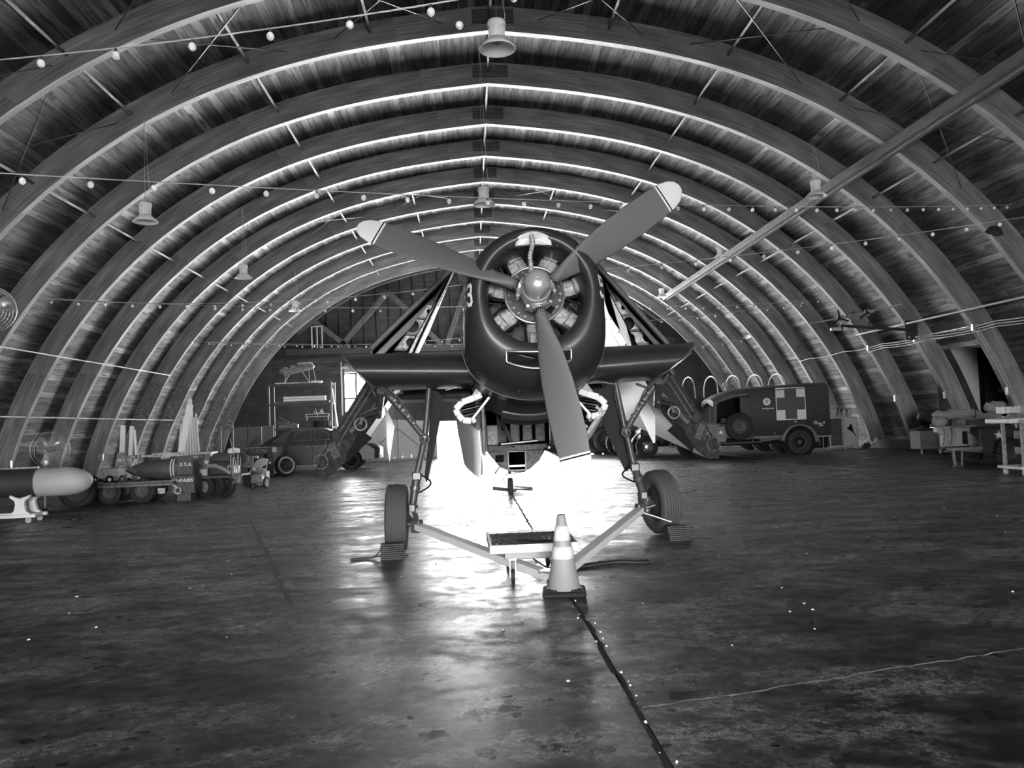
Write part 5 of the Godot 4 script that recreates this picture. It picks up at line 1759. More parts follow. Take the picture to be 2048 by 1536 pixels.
# ---------------------------------------------------------------- the things along the left wall
func build_left():
	# torpedo on its white cradle
	var o := thing("torpedo", "fat dark torpedo with a pale grey rounded nose at the left edge", "torpedo", Vector3(-8.9, 0.70, -15.45), 0.05)
	var nx := Transform3D(Basis(Vector3.BACK, -PI / 2), Vector3.ZERO)   # y of the lathe along +x
	put(o, "nose", B.new(nx).lathe([Vector2(0.25, 0.98), Vector2(0.255, 1.0), Vector2(0.26, 1.25), Vector2(0.258, 1.45), Vector2(0.24, 1.62), Vector2(0.20, 1.75), Vector2(0.14, 1.85), Vector2(0.06, 1.905), Vector2(0.002, 1.915)], Transform3D(), 32), M.nose, "pale grey nose")
	put(o, "body", B.new(nx).lathe([Vector2(0.02, -3.4), Vector2(0.14, -3.0), Vector2(0.24, -2.0), Vector2(0.255, -1.2), Vector2(0.255, 0.985)], Transform3D(), 32), M.dark)
	put(o, "top_rail", B.new().bar(Vector3(-1.6, 0.28, 0.05), Vector3(1.0, 0.275, 0.05), 0.04, 0.03), M.alu)
	var st := B.new()
	for i in 3:
		st.torus(Vector3(-0.9 + i * 0.62, 0, 0), Vector3.RIGHT, 0.258, 0.008, 28, 5)
	put(o, "strap", st, M.steel_dark)
	var rv := B.new()
	for i in 5:
		rv.ball(Vector3(1.70, 0.03 + 0.05 * i, 0.2 - 0.02 * i), 0.012, 5)
	put(o, "nose_marks", rv, M.white)
	var c := thing("torpedo_cradle", "white steel cradle trolley on casters under the torpedo", "cradle", Vector3(-8.9, 0, -15.4), 0.05)
	for x in [-0.35, 0.78]:
		var f := PackedVector2Array([Vector2(-0.16, 0.14), Vector2(0.16, 0.14), Vector2(0.16, 0.17), Vector2(0.10, 0.22), Vector2(0.075, 0.34), Vector2(0.09, 0.40), Vector2(0.17, 0.46), Vector2(0.17, 0.50), Vector2(0.10, 0.47), Vector2(0.0, 0.435), Vector2(-0.10, 0.47), Vector2(-0.17, 0.50), Vector2(-0.17, 0.46), Vector2(-0.09, 0.40), Vector2(-0.075, 0.34), Vector2(-0.10, 0.22), Vector2(-0.16, 0.17)])
		put(c, "saddle", B.new().prism(f, -0.04, 0.04, Transform3D(Basis(), Vector3(x, 0, 0.2))), M.white)
		put(c, "saddle", B.new().prism(f, -0.04, 0.04, Transform3D(Basis(), Vector3(x, 0, -0.2))), M.white)
		put(c, "saddle_beam", B.new().box(Vector3(x, 0.40, 0), Vector3(0.06, 0.06, 0.5), Basis(), 0.01), M.white)
	put(c, "rail", B.new().box(Vector3(0.2, 0.125, 0.22), Vector3(1.7, 0.06, 0.07), Basis(), 0.008), M.white)
	put(c, "rail", B.new().box(Vector3(0.2, 0.125, -0.22), Vector3(1.7, 0.06, 0.07), Basis(), 0.008), M.white)
	put(c, "cross_bar", B.new().box(Vector3(0.95, 0.125, 0), Vector3(0.07, 0.055, 0.5), Basis(), 0.008), M.white)
	put(c, "brace", B.new().bar(Vector3(-0.35, 0.45, 0.24), Vector3(-0.85, 0.16, 0.24), 0.03, 0.02), M.white)
	for q in [[0.92, 0.22], [0.92, -0.22], [-0.5, 0.22], [-0.5, -0.22]]:
		var w := put(c, "caster", B.new().cyl(Vector3(q[0], 0.05, q[1] - 0.016), Vector3(q[0], 0.05, q[1] + 0.016), 0.05, -1, 16), M.grey_pale)
		put(w, "fork", B.new().box(Vector3(q[0], 0.085, q[1] + 0.024), Vector3(0.04, 0.06, 0.008)).box(Vector3(q[0], 0.085, q[1] - 0.024), Vector3(0.04, 0.06, 0.008)), M.alu)
	# pedestal fan behind the torpedo, and the drum fan cut by the left edge
	make_fan("pedestal_fan", "pedestal fan with a round wire cage behind the torpedo nose", Vector3(-8.42, 0, -17.0), 0.9, 1.28, 0.35, 0)
	make_fan("pedestal_fan", "wire cage of a tall fan cut off by the left edge, high up", Vector3(-7.36, 0, -13.0), 0.55, 3.5, 0.36, 1)
	# bomb trailer
	var t := thing("bomb_trailer", "low dark flatbed trailer loaded with bombs behind the torpedo", "trailer", Vector3(-7.95, 0, -19.25), 0.06)
	put(t, "bed", B.new().box(Vector3(0, 0.42, 0), Vector3(2.5, 0.10, 1.3), Basis(), 0.015), M.olive_mid)
	put(t, "side_rail", B.new().box(Vector3(0, 0.40, 0.66), Vector3(2.6, 0.05, 0.04), Basis(), 0.008).box(Vector3(0, 0.47, 0.66), Vector3(2.6, 0.035, 0.05), Basis(), 0.008), M.olive_pale)
	for x in [-0.75, -0.15, 0.55]:
		wheel(t, "wheel", axle(Vector3(x, 0.27, 0.45), Vector3.BACK), 0.27, 0.17, 0.15, M.olive_mid)
		wheel(t, "wheel", axle(Vector3(x, 0.27, -0.45), Vector3.FORWARD), 0.27, 0.17, 0.15, M.olive_mid)
	put(t, "tow_eye", B.new().torus(Vector3(1.34, 0.25, 0.6), Vector3.BACK, 0.07, 0.02, 14, 6).bar(Vector3(1.25, 0.40, 0.6), Vector3(1.33, 0.30, 0.6), 0.05, 0.05), M.alu)
	put(t, "number_plate", B.new().box(Vector3(1.0, 0.26, 0.63), Vector3(0.16, 0.12, 0.02), Basis(), 0.004), M.offwhite)
	var big := thing("wheel", "large dark truck wheel partly hidden behind the torpedo nose", "wheel", Vector3(-8.5, 0, -18.2), 0.1)
	wheel(big, "tyre", axle(Vector3(0, 0.39, 0), Vector3.BACK), 0.39, 0.22, 0.25, M.olive_mid)
	# the big bomb with two white rings and a square tail
	var bm := thing("bomb", "big dark bomb with two white rings near its nose and upright tail fins", "bomb", Vector3(-7.28, 0.70, -19.6), 0.06)
	put(bm, "body", B.new(nx).lathe([Vector2(0.02, -0.75), Vector2(0.10, -0.62), Vector2(0.20, -0.3), Vector2(0.235, 0.05), Vector2(0.235, 0.35), Vector2(0.20, 0.52), Vector2(0.12, 0.62), Vector2(0.01, 0.66)], Transform3D(), 28), M.olive_mid)
	for x in [0.30, 0.36]:
		put(bm, "ring", B.new(nx).lathe([Vector2(0.228, x - 0.014), Vector2(0.241, x - 0.012), Vector2(0.241, x + 0.012), Vector2(0.228, x + 0.014)], Transform3D(), 28), M.white, "white ring")
	put(bm, "tail_fin", B.new().prism(PackedVector2Array([Vector2(-0.98, 0.10), Vector2(-0.92, 0.43), Vector2(-0.78, 0.43), Vector2(-0.62, 0.12)]), -0.012, 0.012, Transform3D(Basis(), Vector3(0, 0, 0.05))), M.olive_pale, "upright tail fin")
	put_mesh(bm, "lettering", text_mesh("30-1", 0.06), M.white, Transform3D(Basis(), Vector3(-0.84, 0.25, 0.066)))
	put(bm, "side_fin", B.new().box(Vector3(-0.92, 0.07, 0.06), Vector3(0.5, 0.018, 0.6), Basis(), 0.004), M.offwhite)
	put(bm, "side_fin", B.new().prism(PackedVector2Array([Vector2(-0.70, 0.10), Vector2(-0.62, 0.13), Vector2(-0.42, -0.02), Vector2(-0.46, -0.08)]), -0.02, 0.02, Transform3D(Basis(), Vector3(0, 0, 0.2))), M.olive_mid)
	# small bombs lying on the bed
	var bl := ["small dark practice bomb at the left end of the trailer bed, tail vanes outward", "second small bomb on the trailer bed with a bright fuse cap", "third small bomb on the trailer bed with a bright fuse cap", "shiny bomb case with a white band lying on the trailer bed"]
	for i in 4:
		var s := thing("practice_bomb", bl[i], "bomb", Vector3(-8.72 + i * 0.33, 0.56, -18.75 + (0.1 if i == 3 else 0.0)), 0.5 - i * 0.05, "small bombs on the trailer bed")
		put(s, "body", B.new(Transform3D(Basis(Vector3.RIGHT, PI / 2), Vector3.ZERO)).lathe([Vector2(0.02, -0.4), Vector2(0.07, -0.2), Vector2(0.085, 0.0), Vector2(0.085, 0.16), Vector2(0.06, 0.23), Vector2(0.03, 0.25), Vector2(0.002, 0.25)], Transform3D(), 18), M.dark if i < 3 else M.steel_dark)
		if i == 0:
			put(s, "vanes", B.new().box(Vector3(0.02, 0, 0.27), Vector3(0.34, 0.03, 0.02), Basis(Vector3.BACK, 0.6)).box(Vector3(0.02, 0, 0.27), Vector3(0.34, 0.03, 0.02), Basis(Vector3.BACK, -0.75)), M.offwhite)
		elif i < 3:
			put(s, "fuse_cap", B.new().cyl(Vector3(0, 0, 0.24), Vector3(0, 0, 0.27), 0.035, -1, 14), M.white)
		else:
			put(s, "band", B.new(Transform3D(Basis(Vector3.RIGHT, PI / 2), Vector3.ZERO)).lathe([Vector2(0.087, 0.06), Vector2(0.09, 0.07), Vector2(0.09, 0.15), Vector2(0.087, 0.16)], Transform3D(), 18), M.white)
	# white barrelled gun case lettered CAL. 50
	var g := thing("gun_barrel", "long white gun barrel and receiver lettered CAL. 50 above the big bomb", "gun", Vector3(-7.55, 1.0, -20.2), 0.06)
	put(g, "barrel", B.new().cyl(Vector3(-0.72, 0, 0), Vector3(-0.1, 0.01, 0), 0.03, 0.035, 12), M.offwhite)
	put(g, "muzzle_rings", B.new().cyl(Vector3(-0.5, 0, 0), Vector3(-0.47, 0, 0), 0.045, -1, 12).cyl(Vector3(-0.4, 0, 0), Vector3(-0.37, 0, 0), 0.045, -1, 12), M.dark)
	put(g, "receiver", B.new().box(Vector3(0.25, 0.02, 0), Vector3(0.74, 0.10, 0.10), Basis(), 0.01).box(Vector3(0.55, -0.05, 0), Vector3(0.14, 0.12, 0.10), Basis(), 0.01), M.offwhite)
	put(g, "stand", B.new().bar(Vector3(-0.2, -0.5, 0), Vector3(-0.2, 0, 0), 0.05, 0.05).bar(Vector3(0.4, -0.5, 0), Vector3(0.4, 0, 0), 0.05, 0.05), M.olive_mid)
	put_mesh(g, "lettering", text_mesh("CAL. 50", 0.045), M.black, Transform3D(Basis(), Vector3(0.02, 0.02, 0.053)))
	put_mesh(g, "lettering", text_mesh("CAL.", 0.04), M.black, Transform3D(Basis(), Vector3(0.54, 0.03, 0.053)))
	# loose planks leaning by the arch
	var lb := thing("timber_offcuts", "pale timber offcuts propped upright against the arch behind the bombs", "timber", Vector3(-9.0, 0, -22.2))
	for q in [[-0.22, 0.06, 0.75, 0.13], [0.0, 0.07, 0.72, 0.1], [0.16, -0.06, 0.62, 0.05], [1.35, 0.2, 1.25, 0.16]]:
		put(lb, "offcut", B.new().box(Vector3(q[0], 0.6 + q[2] * 0.5, 0), Vector3(q[3], 0.9 + q[2], 0.06), Basis(Vector3.BACK, -q[1]), 0.006), M.wood_pale)
	# generator trailer with stencilled boxes
	var gt := thing("equipment_trailer", "small two-wheeled equipment trailer loaded with canvas and machine parts", "trailer", Vector3(-6.05, 0, -20.3), -0.12)
	put(gt, "platform", B.new().box(Vector3(0.0, 0.47, 0.1), Vector3(0.95, 0.06, 1.3), Basis(), 0.012), M.olive_mid)
	wheel(gt, "wheel", axle(Vector3(-0.18, 0.25, 0.55), Vector3(-0.35, 0, 1)), 0.25, 0.15, 0.13, M.grey)
	wheel(gt, "wheel", axle(Vector3(0.02, 0.25, 0.42), Vector3(-0.35, 0, 1)), 0.25, 0.15, 0.13, M.dark)
	wheel(gt, "wheel", axle(Vector3(0.22, 0.25, 0.30), Vector3(-0.35, 0, 1)), 0.25, 0.15, 0.13, M.dark)
	put(gt, "axle_beam", B.new().box(Vector3(0.05, 0.36, 0.1), Vector3(0.5, 0.16, 0.5), Basis(), 0.02), M.dark)
	put(gt, "drawbar", B.new().bar(Vector3(0.4, 0.45, 0.5), Vector3(0.75, 0.48, 0.75), 0.07, 0.07).bar(Vector3(0.45, 0.3, 0.5), Vector3(0.68, 0.44, 0.7), 0.05, 0.05), M.grey)
	put(gt, "pintle", B.new().cyl(Vector3(0.66, 0.34, 0.7), Vector3(0.72, 0.52, 0.75), 0.05, -1, 10), M.grey)
	var hump := B.new()
	hump.ball(Vector3(0.12, 0.86, -0.1), 0.5, 14, Vector3(0.95, 0.42, 0.8))
	put(gt, "canvas_cover", hump, M.canvas_dark)
	put(gt, "engine_block", B.new().box(Vector3(0.1, 0.66, 0.1), Vector3(0.55, 0.34, 0.6), Basis(), 0.04), M.olive)
	var mc := B.new()
	mc.torus(Vector3(0.42, 0.64, 0.55), Vector3(-0.2, 0, 1), 0.075, 0.03, 16, 8)
	mc.tube([Vector3(-0.1, 0.72, 0.6), Vector3(0.1, 0.74, 0.66), Vector3(0.3, 0.66, 0.66), Vector3(0.45, 0.55, 0.62)], 0.05, 8)
	mc.box(Vector3(-0.22, 0.58, 0.55), Vector3(0.2, 0.2, 0.2), Basis(Vector3.UP, 0.3), 0.03)
	put(gt, "manifold", mc, M.grey)
	var pl := B.new()
	for i in 5:
		pl.cyl(Vector3(0.40 + i * 0.045, 0.5, 0.5 - i * 0.03), Vector3(0.38 + i * 0.045, 0.98 - (i % 3) * 0.08, 0.4 - i * 0.03), 0.018 if i % 2 else 0.011, -1, 8)
	put(gt, "upright_rods", pl, M.offwhite)
	put(gt, "tilted_rod", B.new().cyl(Vector3(0.55, 0.5, 0.4), Vector3(0.28, 1.35, 0.2), 0.012, -1, 8).cyl(Vector3(0.02, 1.0, 0.1), Vector3(0.02, 1.65, 0.1), 0.01, -1, 8).cyl(Vector3(0.32, 1.0, 0.1), Vector3(0.32, 1.75, 0.1), 0.01, -1, 8), M.alu)
	put(gt, "white_can", B.new().lathe([Vector2(0.13, 0.0), Vector2(0.14, 0.02), Vector2(0.14, 0.1), Vector2(0.02, 0.13)], Transform3D(Basis(), Vector3(0.32, 1.0, 0.1)), 18), M.white)
	var b1 := thing("ammunition_box", "dark wooden box stencilled U.S.A. standing on another box", "box", Vector3(-6.50, 0.57, -19.2), 0.0)
	put(b1, "case", B.new().box(Vector3(0, 0.215, 0), Vector3(0.36, 0.43, 0.4), Basis(), 0.01), M.olive_mid)
	put_mesh(b1, "lettering", text_mesh("U.S.A.", 0.075, 0.004, true), M.white, Transform3D(Basis(), Vector3(0.02, 0.24, 0.203)))
	var b2 := thing("ammunition_box", "dark box stencilled W-414285 standing on a block under the other box", "box", Vector3(-6.52, 0, -19.15), 0.0)
	put(b2, "case", B.new().box(Vector3(0, 0.37, 0), Vector3(0.52, 0.40, 0.5), Basis(), 0.01).box(Vector3(0, 0.085, 0), Vector3(0.3, 0.17, 0.4)), M.olive_mid)
	put_mesh(b2, "lettering", text_mesh("W-414285", 0.07, 0.004, true), M.white, Transform3D(Basis(), Vector3(0.0, 0.46, 0.253)))
	var b3 := thing("locker", "pale grey metal locker with a white star beside the U.S.A. box", "locker", Vector3(-6.62, 0.50, -20.75), 0.0)
	put(b3, "case", B.new().box(Vector3(0, 0.25, 0), Vector3(0.44, 0.5, 0.5), Basis(), 0.012), M.olive_pale)
	put(b3, "lid", B.new().box(Vector3(0, 0.52, 0), Vector3(0.5, 0.05, 0.54), Basis(), 0.01), M.offwhite)
	put(b3, "star", B.new().prism(star(0.08), 0.25, 0.256, Transform3D(Basis(), Vector3(0.12, 0.30, 0))), M.white)
	put(b3, "stand", B.new().box(Vector3(0, -0.25, 0), Vector3(0.3, 0.5, 0.4)), M.dark)
	put_mesh(b3, "lettering", text_mesh("U.S.", 0.07), M.white, Transform3D(Basis(), Vector3(-0.09, 0.3, 0.253)))
	# bundle of leaning lumber
	var lu := ["tall", "short"]
	for i in 11:
		var x := -8.42 + i * 0.065
		var h := 2.05 + (0.55 if i in [5, 6, 7] else 0.0) - (0.2 if i == 0 else 0.0) + rng.randf_range(-0.08, 0.08)
		var lean := -0.04 - 0.035 * (i - 5) * 0.35
		var m := put(self, "timber_strip", B.new().box(Vector3(0, h * 0.5, 0), Vector3(0.045, h, 0.05), Basis(), 0.004), M.wood_pale)
		m.position = Vector3(x, 0.0, -24.0 - i % 3 * 0.07)
		m.rotation = Vector3(-0.12, 0, -lean)
		tag(m, "pale timber strip, %s from the left in the bundle leaning against the left arches" % ["first", "second", "third", "fourth", "fifth", "sixth", "seventh", "eighth", "ninth", "tenth", "last"][i], "timber strip", "strips of the leaning bundle")
	# small cart
	var sc := thing("hand_cart", "small square steel hand cart with white-rimmed wheels and a raised handle", "cart", Vector3(-5.62, 0, -22.0), 0.05)
	put(sc, "box", B.new().box(Vector3(-0.02, 0.29, 0.1), Vector3(0.27, 0.22, 0.4), Basis(), 0.012), M.olive_pale)
	put(sc, "motor", B.new().cyl(Vector3(-0.15, 0.50, 0), Vector3(0.15, 0.46, 0.1), 0.09, 0.08, 16).ball(Vector3(-0.1, 0.52, 0.1), 0.07, 10), M.alu)
	put(sc, "handle", B.new().cyl(Vector3(0.16, 0.36, 0), Vector3(0.22, 0.72, 0), 0.012, -1, 8).cyl(Vector3(0.08, 0.35, 0.2), Vector3(0.24, 0.36, 0.2), 0.014, -1, 8), M.offwhite)
	put(sc, "axle_brace", B.new().bar(Vector3(-0.05, 0.18, 0.2), Vector3(0.05, 0.10, 0.2), 0.03, 0.03).bar(Vector3(0.13, 0.18, 0.2), Vector3(0.05, 0.10, 0.2), 0.03, 0.03), M.steel_dark)
	wheel(sc, "wheel", axle(Vector3(0.2, 0.16, 0.1), Vector3(1, 0, 0.3)), 0.16, 0.06, 0.11, M.offwhite)
	wheel(sc, "wheel", axle(Vector3(-0.14, 0.1, 0.2), Vector3(1, 0, 0.3)), 0.10, 0.05, 0.06, M.steel_dark)
	# engine part on a stand with a shroud
	var eg := thing("engine_stand", "small round engine with crumpled pale shroud on a dark stand", "engine", Vector3(-6.15, 0, -23.4))
	put(eg, "stand", B.new().box(Vector3(0.1, 0.2, 0), Vector3(0.6, 0.4, 0.5), Basis(), 0.02), M.dark)
	put(eg, "flywheel", B.new().torus(Vector3(-0.12, 0.66, 0.1), Vector3(0.3, 0, 1), 0.12, 0.05, 20, 8).cyl(Vector3(-0.12, 0.66, 0.05), Vector3(-0.1, 0.66, 0.15), 0.09, -1, 16), M.grey)
	put(eg, "shroud", B.new().prism(PackedVector2Array([Vector2(-0.1, 0.38), Vector2(0.12, 0.42), Vector2(0.34, 0.58), Vector2(0.42, 0.72), Vector2(0.28, 0.76), Vector2(0.12, 0.70)]), -0.1, 0.1), M.grey_pale)
	put(eg, "horn", B.new().cyl(Vector3(-0.3, 0.78, 0), Vector3(0.15, 0.80, 0.0), 0.04, -1, 12), M.offwhite)
	# dark bomb-service truck body lettered T-253907, star and spare tyre
	var tb := thing("service_truck", "dark boxy truck body lettered T-253907 with a small white star", "truck", Vector3(-7.05, 0, -28.6), 0.0)
	put(tb, "body", B.new().box(Vector3(0.0, 0.52, 0), Vector3(0.86, 0.9, 1.6), Basis(), 0.03), M.olive)
	put(tb, "front_panel", B.new().box(Vector3(0.34, 0.50, 0.83), Vector3(0.2, 0.94, 0.05), Basis(), 0.012), M.olive)
	put(tb, "top_rail", B.new().box(Vector3(0, 0.985, 0.82), Vector3(0.92, 0.025, 0.05), Basis(), 0.006), M.offwhite)
	put(tb, "grille_guard", B.new().box(Vector3(0.47, 0.90, 0.84), Vector3(0.14, 0.16, 0.06), Basis(), 0.01), M.grey_pale)
	put(tb, "fender", B.new().cyl(Vector3(-0.1, 0.40, 0.78), Vector3(-0.1, 0.40, 1.0), 0.3, -1, 20), M.olive_mid)
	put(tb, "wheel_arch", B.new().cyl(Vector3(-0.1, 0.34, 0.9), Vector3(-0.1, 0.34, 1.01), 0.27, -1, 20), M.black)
	put(tb, "chassis", B.new().box(Vector3(0, 0.06, 0.2), Vector3(0.7, 0.12, 1.0)), M.black)
	put(tb, "star", B.new().prism(star(0.075), 0.855, 0.86, Transform3D(Basis(), Vector3(0.32, 0.48, 0))), M.white)
	put_mesh(tb, "lettering", text_mesh("T-253907", 0.11), M.offwhite, Transform3D(Basis(), Vector3(0.02, 0.88, 0.803)))
	put(tb, "headlamp", B.new().cyl(Vector3(0.22, 0.68, 0.8), Vector3(0.22, 0.68, 0.84), 0.10, -1, 18), M.black)
	put(tb, "lever", B.new().cyl(Vector3(-0.42, 0.95, 0.6), Vector3(-0.2, 1.25, 0.6), 0.03, -1, 8).cyl(Vector3(-0.45, 1.0, 0.6), Vector3(-0.5, 1.75, 0.3), 0.03, -1, 8).bar(Vector3(-0.5, 1.05, 0.6), Vector3(-0.1, 1.35, 0.5), 0.1, 0.1), M.dark)
	var sp := thing("spare_tyre", "dark tyre with a white ring leaning against the truck and the sedan", "tyre", Vector3(-6.28, 0, -27.95), 0.0)
	wheel(sp, "tyre", axle(Vector3(0, 0.36, 0), Vector3(0.75, 0.12, 1)), 0.36, 0.2, 0.20, M.dark, 0, 0, true)
	# the dark sedan
	sedan()
	# low grey cabinet wall behind
	var cp := thing("plywood_panel", "plain grey sheet panel standing behind the truck body and the sedan", "panel", Vector3(-9.4, 0, -36.0))
	put(cp, "sheet", B.new().box(Vector3(-0.3, 0.88, 0), Vector3(1.3, 1.76, 0.05), Basis(), 0.006).box(Vector3(0.62, 0.89, 0.02), Vector3(0.5, 1.8, 0.05), Basis(), 0.006), M.panel_dark)
	shelving()
	# parked door leaf with diagonal braces
	var lf := thing("door_leaf", "grey sheet-metal sliding door leaf with diagonal braces parked beside the opening", "door leaf", Vector3(-3.45, 0, -38.3), 0.05)
	put(lf, "frame", B.new().box(Vector3(0, 0.05, 0.03), Vector3(3.6, 0.1, 0.08)).box(Vector3(-1.75, 1.35, 0.03), Vector3(0.1, 2.7, 0.08)).box(Vector3(1.65, 1.35, 0.03), Vector3(0.1, 2.7, 0.08)).box(Vector3(0, 1.35, 0.03), Vector3(0.08, 2.7, 0.08)), M.grey_pale)
	for i in 9:
		put(lf, "panel", B.new().box(Vector3(-1.6 + i * 0.4, 1.38, 0), Vector3(0.397, 2.66, 0.03), Basis(), 0.004), M.panel_grey)
	put(lf, "brace", B.new().bar(Vector3(-1.7, 0.1, 0.06), Vector3(0, 1.45, 0.06), 0.07, 0.04, Vector3.BACK), M.offwhite)
	put(lf, "brace", B.new().bar(Vector3(1.6, 0.1, 0.06), Vector3(0, 1.45, 0.06), 0.07, 0.04, Vector3.BACK), M.offwhite)
	put(lf, "cross_rail", B.new().box(Vector3(1.2, 0.58, 0.05), Vector3(0.9, 0.05, 0.05)), M.grey_pale)
	# furled flags and a bag on a trolley in front of the leaf
	var fl := thing("furled_flags", "furled dark and white flags standing in front of the grey door leaf", "flag", Vector3(-4.8, 0, -37.4))
	put(fl, "white_flag", B.new().lathe([Vector2(0.17, 0.22), Vector2(0.20, 0.4), Vector2(0.13, 0.8), Vector2(0.06, 1.25), Vector2(0.012, 1.36)], Transform3D(), 14), M.offwhite)
	put(fl, "dark_flag", B.new().lathe([Vector2(0.10, 0.22), Vector2(0.15, 0.6), Vector2(0.12, 1.0), Vector2(0.05, 1.2)], Transform3D(Basis(), Vector3(-0.28, 0, 0)), 14), M.dark)
	put(fl, "stand", B.new().box(Vector3(-0.1, 0.1, 0), Vector3(0.6, 0.2, 0.3), Basis(), 0.02), M.grey_pale)
	var bg := thing("tool_trolley", "low trolley with a black bag beside the furled flags", "trolley", Vector3(-5.75, 0, -37.0))
	put(bg, "deck", B.new().box(Vector3(0, 0.2, 0), Vector3(1.3, 0.06, 0.5), Basis(), 0.01), M.grey)
	put(bg, "bag", B.new().ball(Vector3(0.1, 0.85, 0), 0.4, 12, Vector3(1.0, 0.75, 0.6)), M.black)
	put(bg, "bin", B.new().box(Vector3(0.15, 0.42, 0), Vector3(0.7, 0.36, 0.4), Basis(), 0.02), M.grey)
	put(bg, "white_drum", B.new().cyl(Vector3(-0.45, 0.24, 0), Vector3(-0.45, 0.62, 0), 0.17, -1, 16), M.offwhite)
	for x in [-0.5, 0.0, 0.5]:
		put(bg, "wheel", B.new().cyl(Vector3(x, 0.09, 0.2), Vector3(x, 0.09, 0.24), 0.09, -1, 14), M.black)

func make_fan(called: String, label: String, at: Vector3, turn: float, h: float, r: float, kind: int):
	var o := thing(called, label, "fan", at, turn)
	var X := Transform3D(Basis(), Vector3(0, h, 0))
	for z in [0.0, -0.17]:
		var cg := B.new(X)
		for k in range(2, 9):
			cg.torus(Vector3(0, 0, z + (0.04 if z == 0.0 else -0.04) * (1.0 - k / 8.0)), Vector3.BACK, r * k / 8.0, 0.0022 if k < 8 else 0.008, 32, 4)
		for k in 24:
			var a := TAU * k / 24.0
			var d := Vector3(cos(a), sin(a), 0)
			cg.cyl(d * 0.08 + Vector3(0, 0, z + (0.04 if z == 0.0 else -0.04)), d * r + Vector3(0, 0, z * 0.6 - 0.03), 0.002, -1, 4, false)
		put(o, "wire_cage", cg, M.steel)
	for k in 3:
		var a := TAU * k / 3.0 + 0.4
		var d := Vector3(cos(a), sin(a), 0)
		var t := Vector3(-sin(a), cos(a), 0)
		var row := []
		for q in [[0.08, 0.05], [0.16, 0.10], [0.26, 0.13], [r * 0.92, 0.10]]:
			var c: Vector3 = d * q[0] + Vector3(0, 0, -0.085)
			var w: Vector3 = (t + Vector3(0, 0, 0.45)) * q[1]
			row.append(PackedVector3Array([c - w, c + w, c + w + Vector3(0, 0, 0.004), c - w + Vector3(0, 0, 0.004)]))
		put(o, "fan_blade", B.new(X).loft(row, true, true, true), M.alu)
	put(o, "hub", B.new(X).cyl(Vector3(0, 0, -0.1), Vector3(0, 0, 0.03), 0.07, -1, 18), M.alu)
	put(o, "motor", B.new(X).cyl(Vector3(0, 0, -0.5), Vector3(0, 0, -0.2), 0.085, -1, 18), M.offwhite)
	put(o, "pole", B.new().cyl(Vector3(0, 0.03, -0.32), Vector3(0, h - 0.05, -0.32), 0.02, -1, 10), M.alu)
	put(o, "base", B.new().lathe([Vector2(0.30, 0.0), Vector2(0.30, 0.02), Vector2(0.06, 0.05), Vector2(0.03, 0.1)], Transform3D(Basis(), Vector3(0, 0, -0.32)), 24), M.dark)

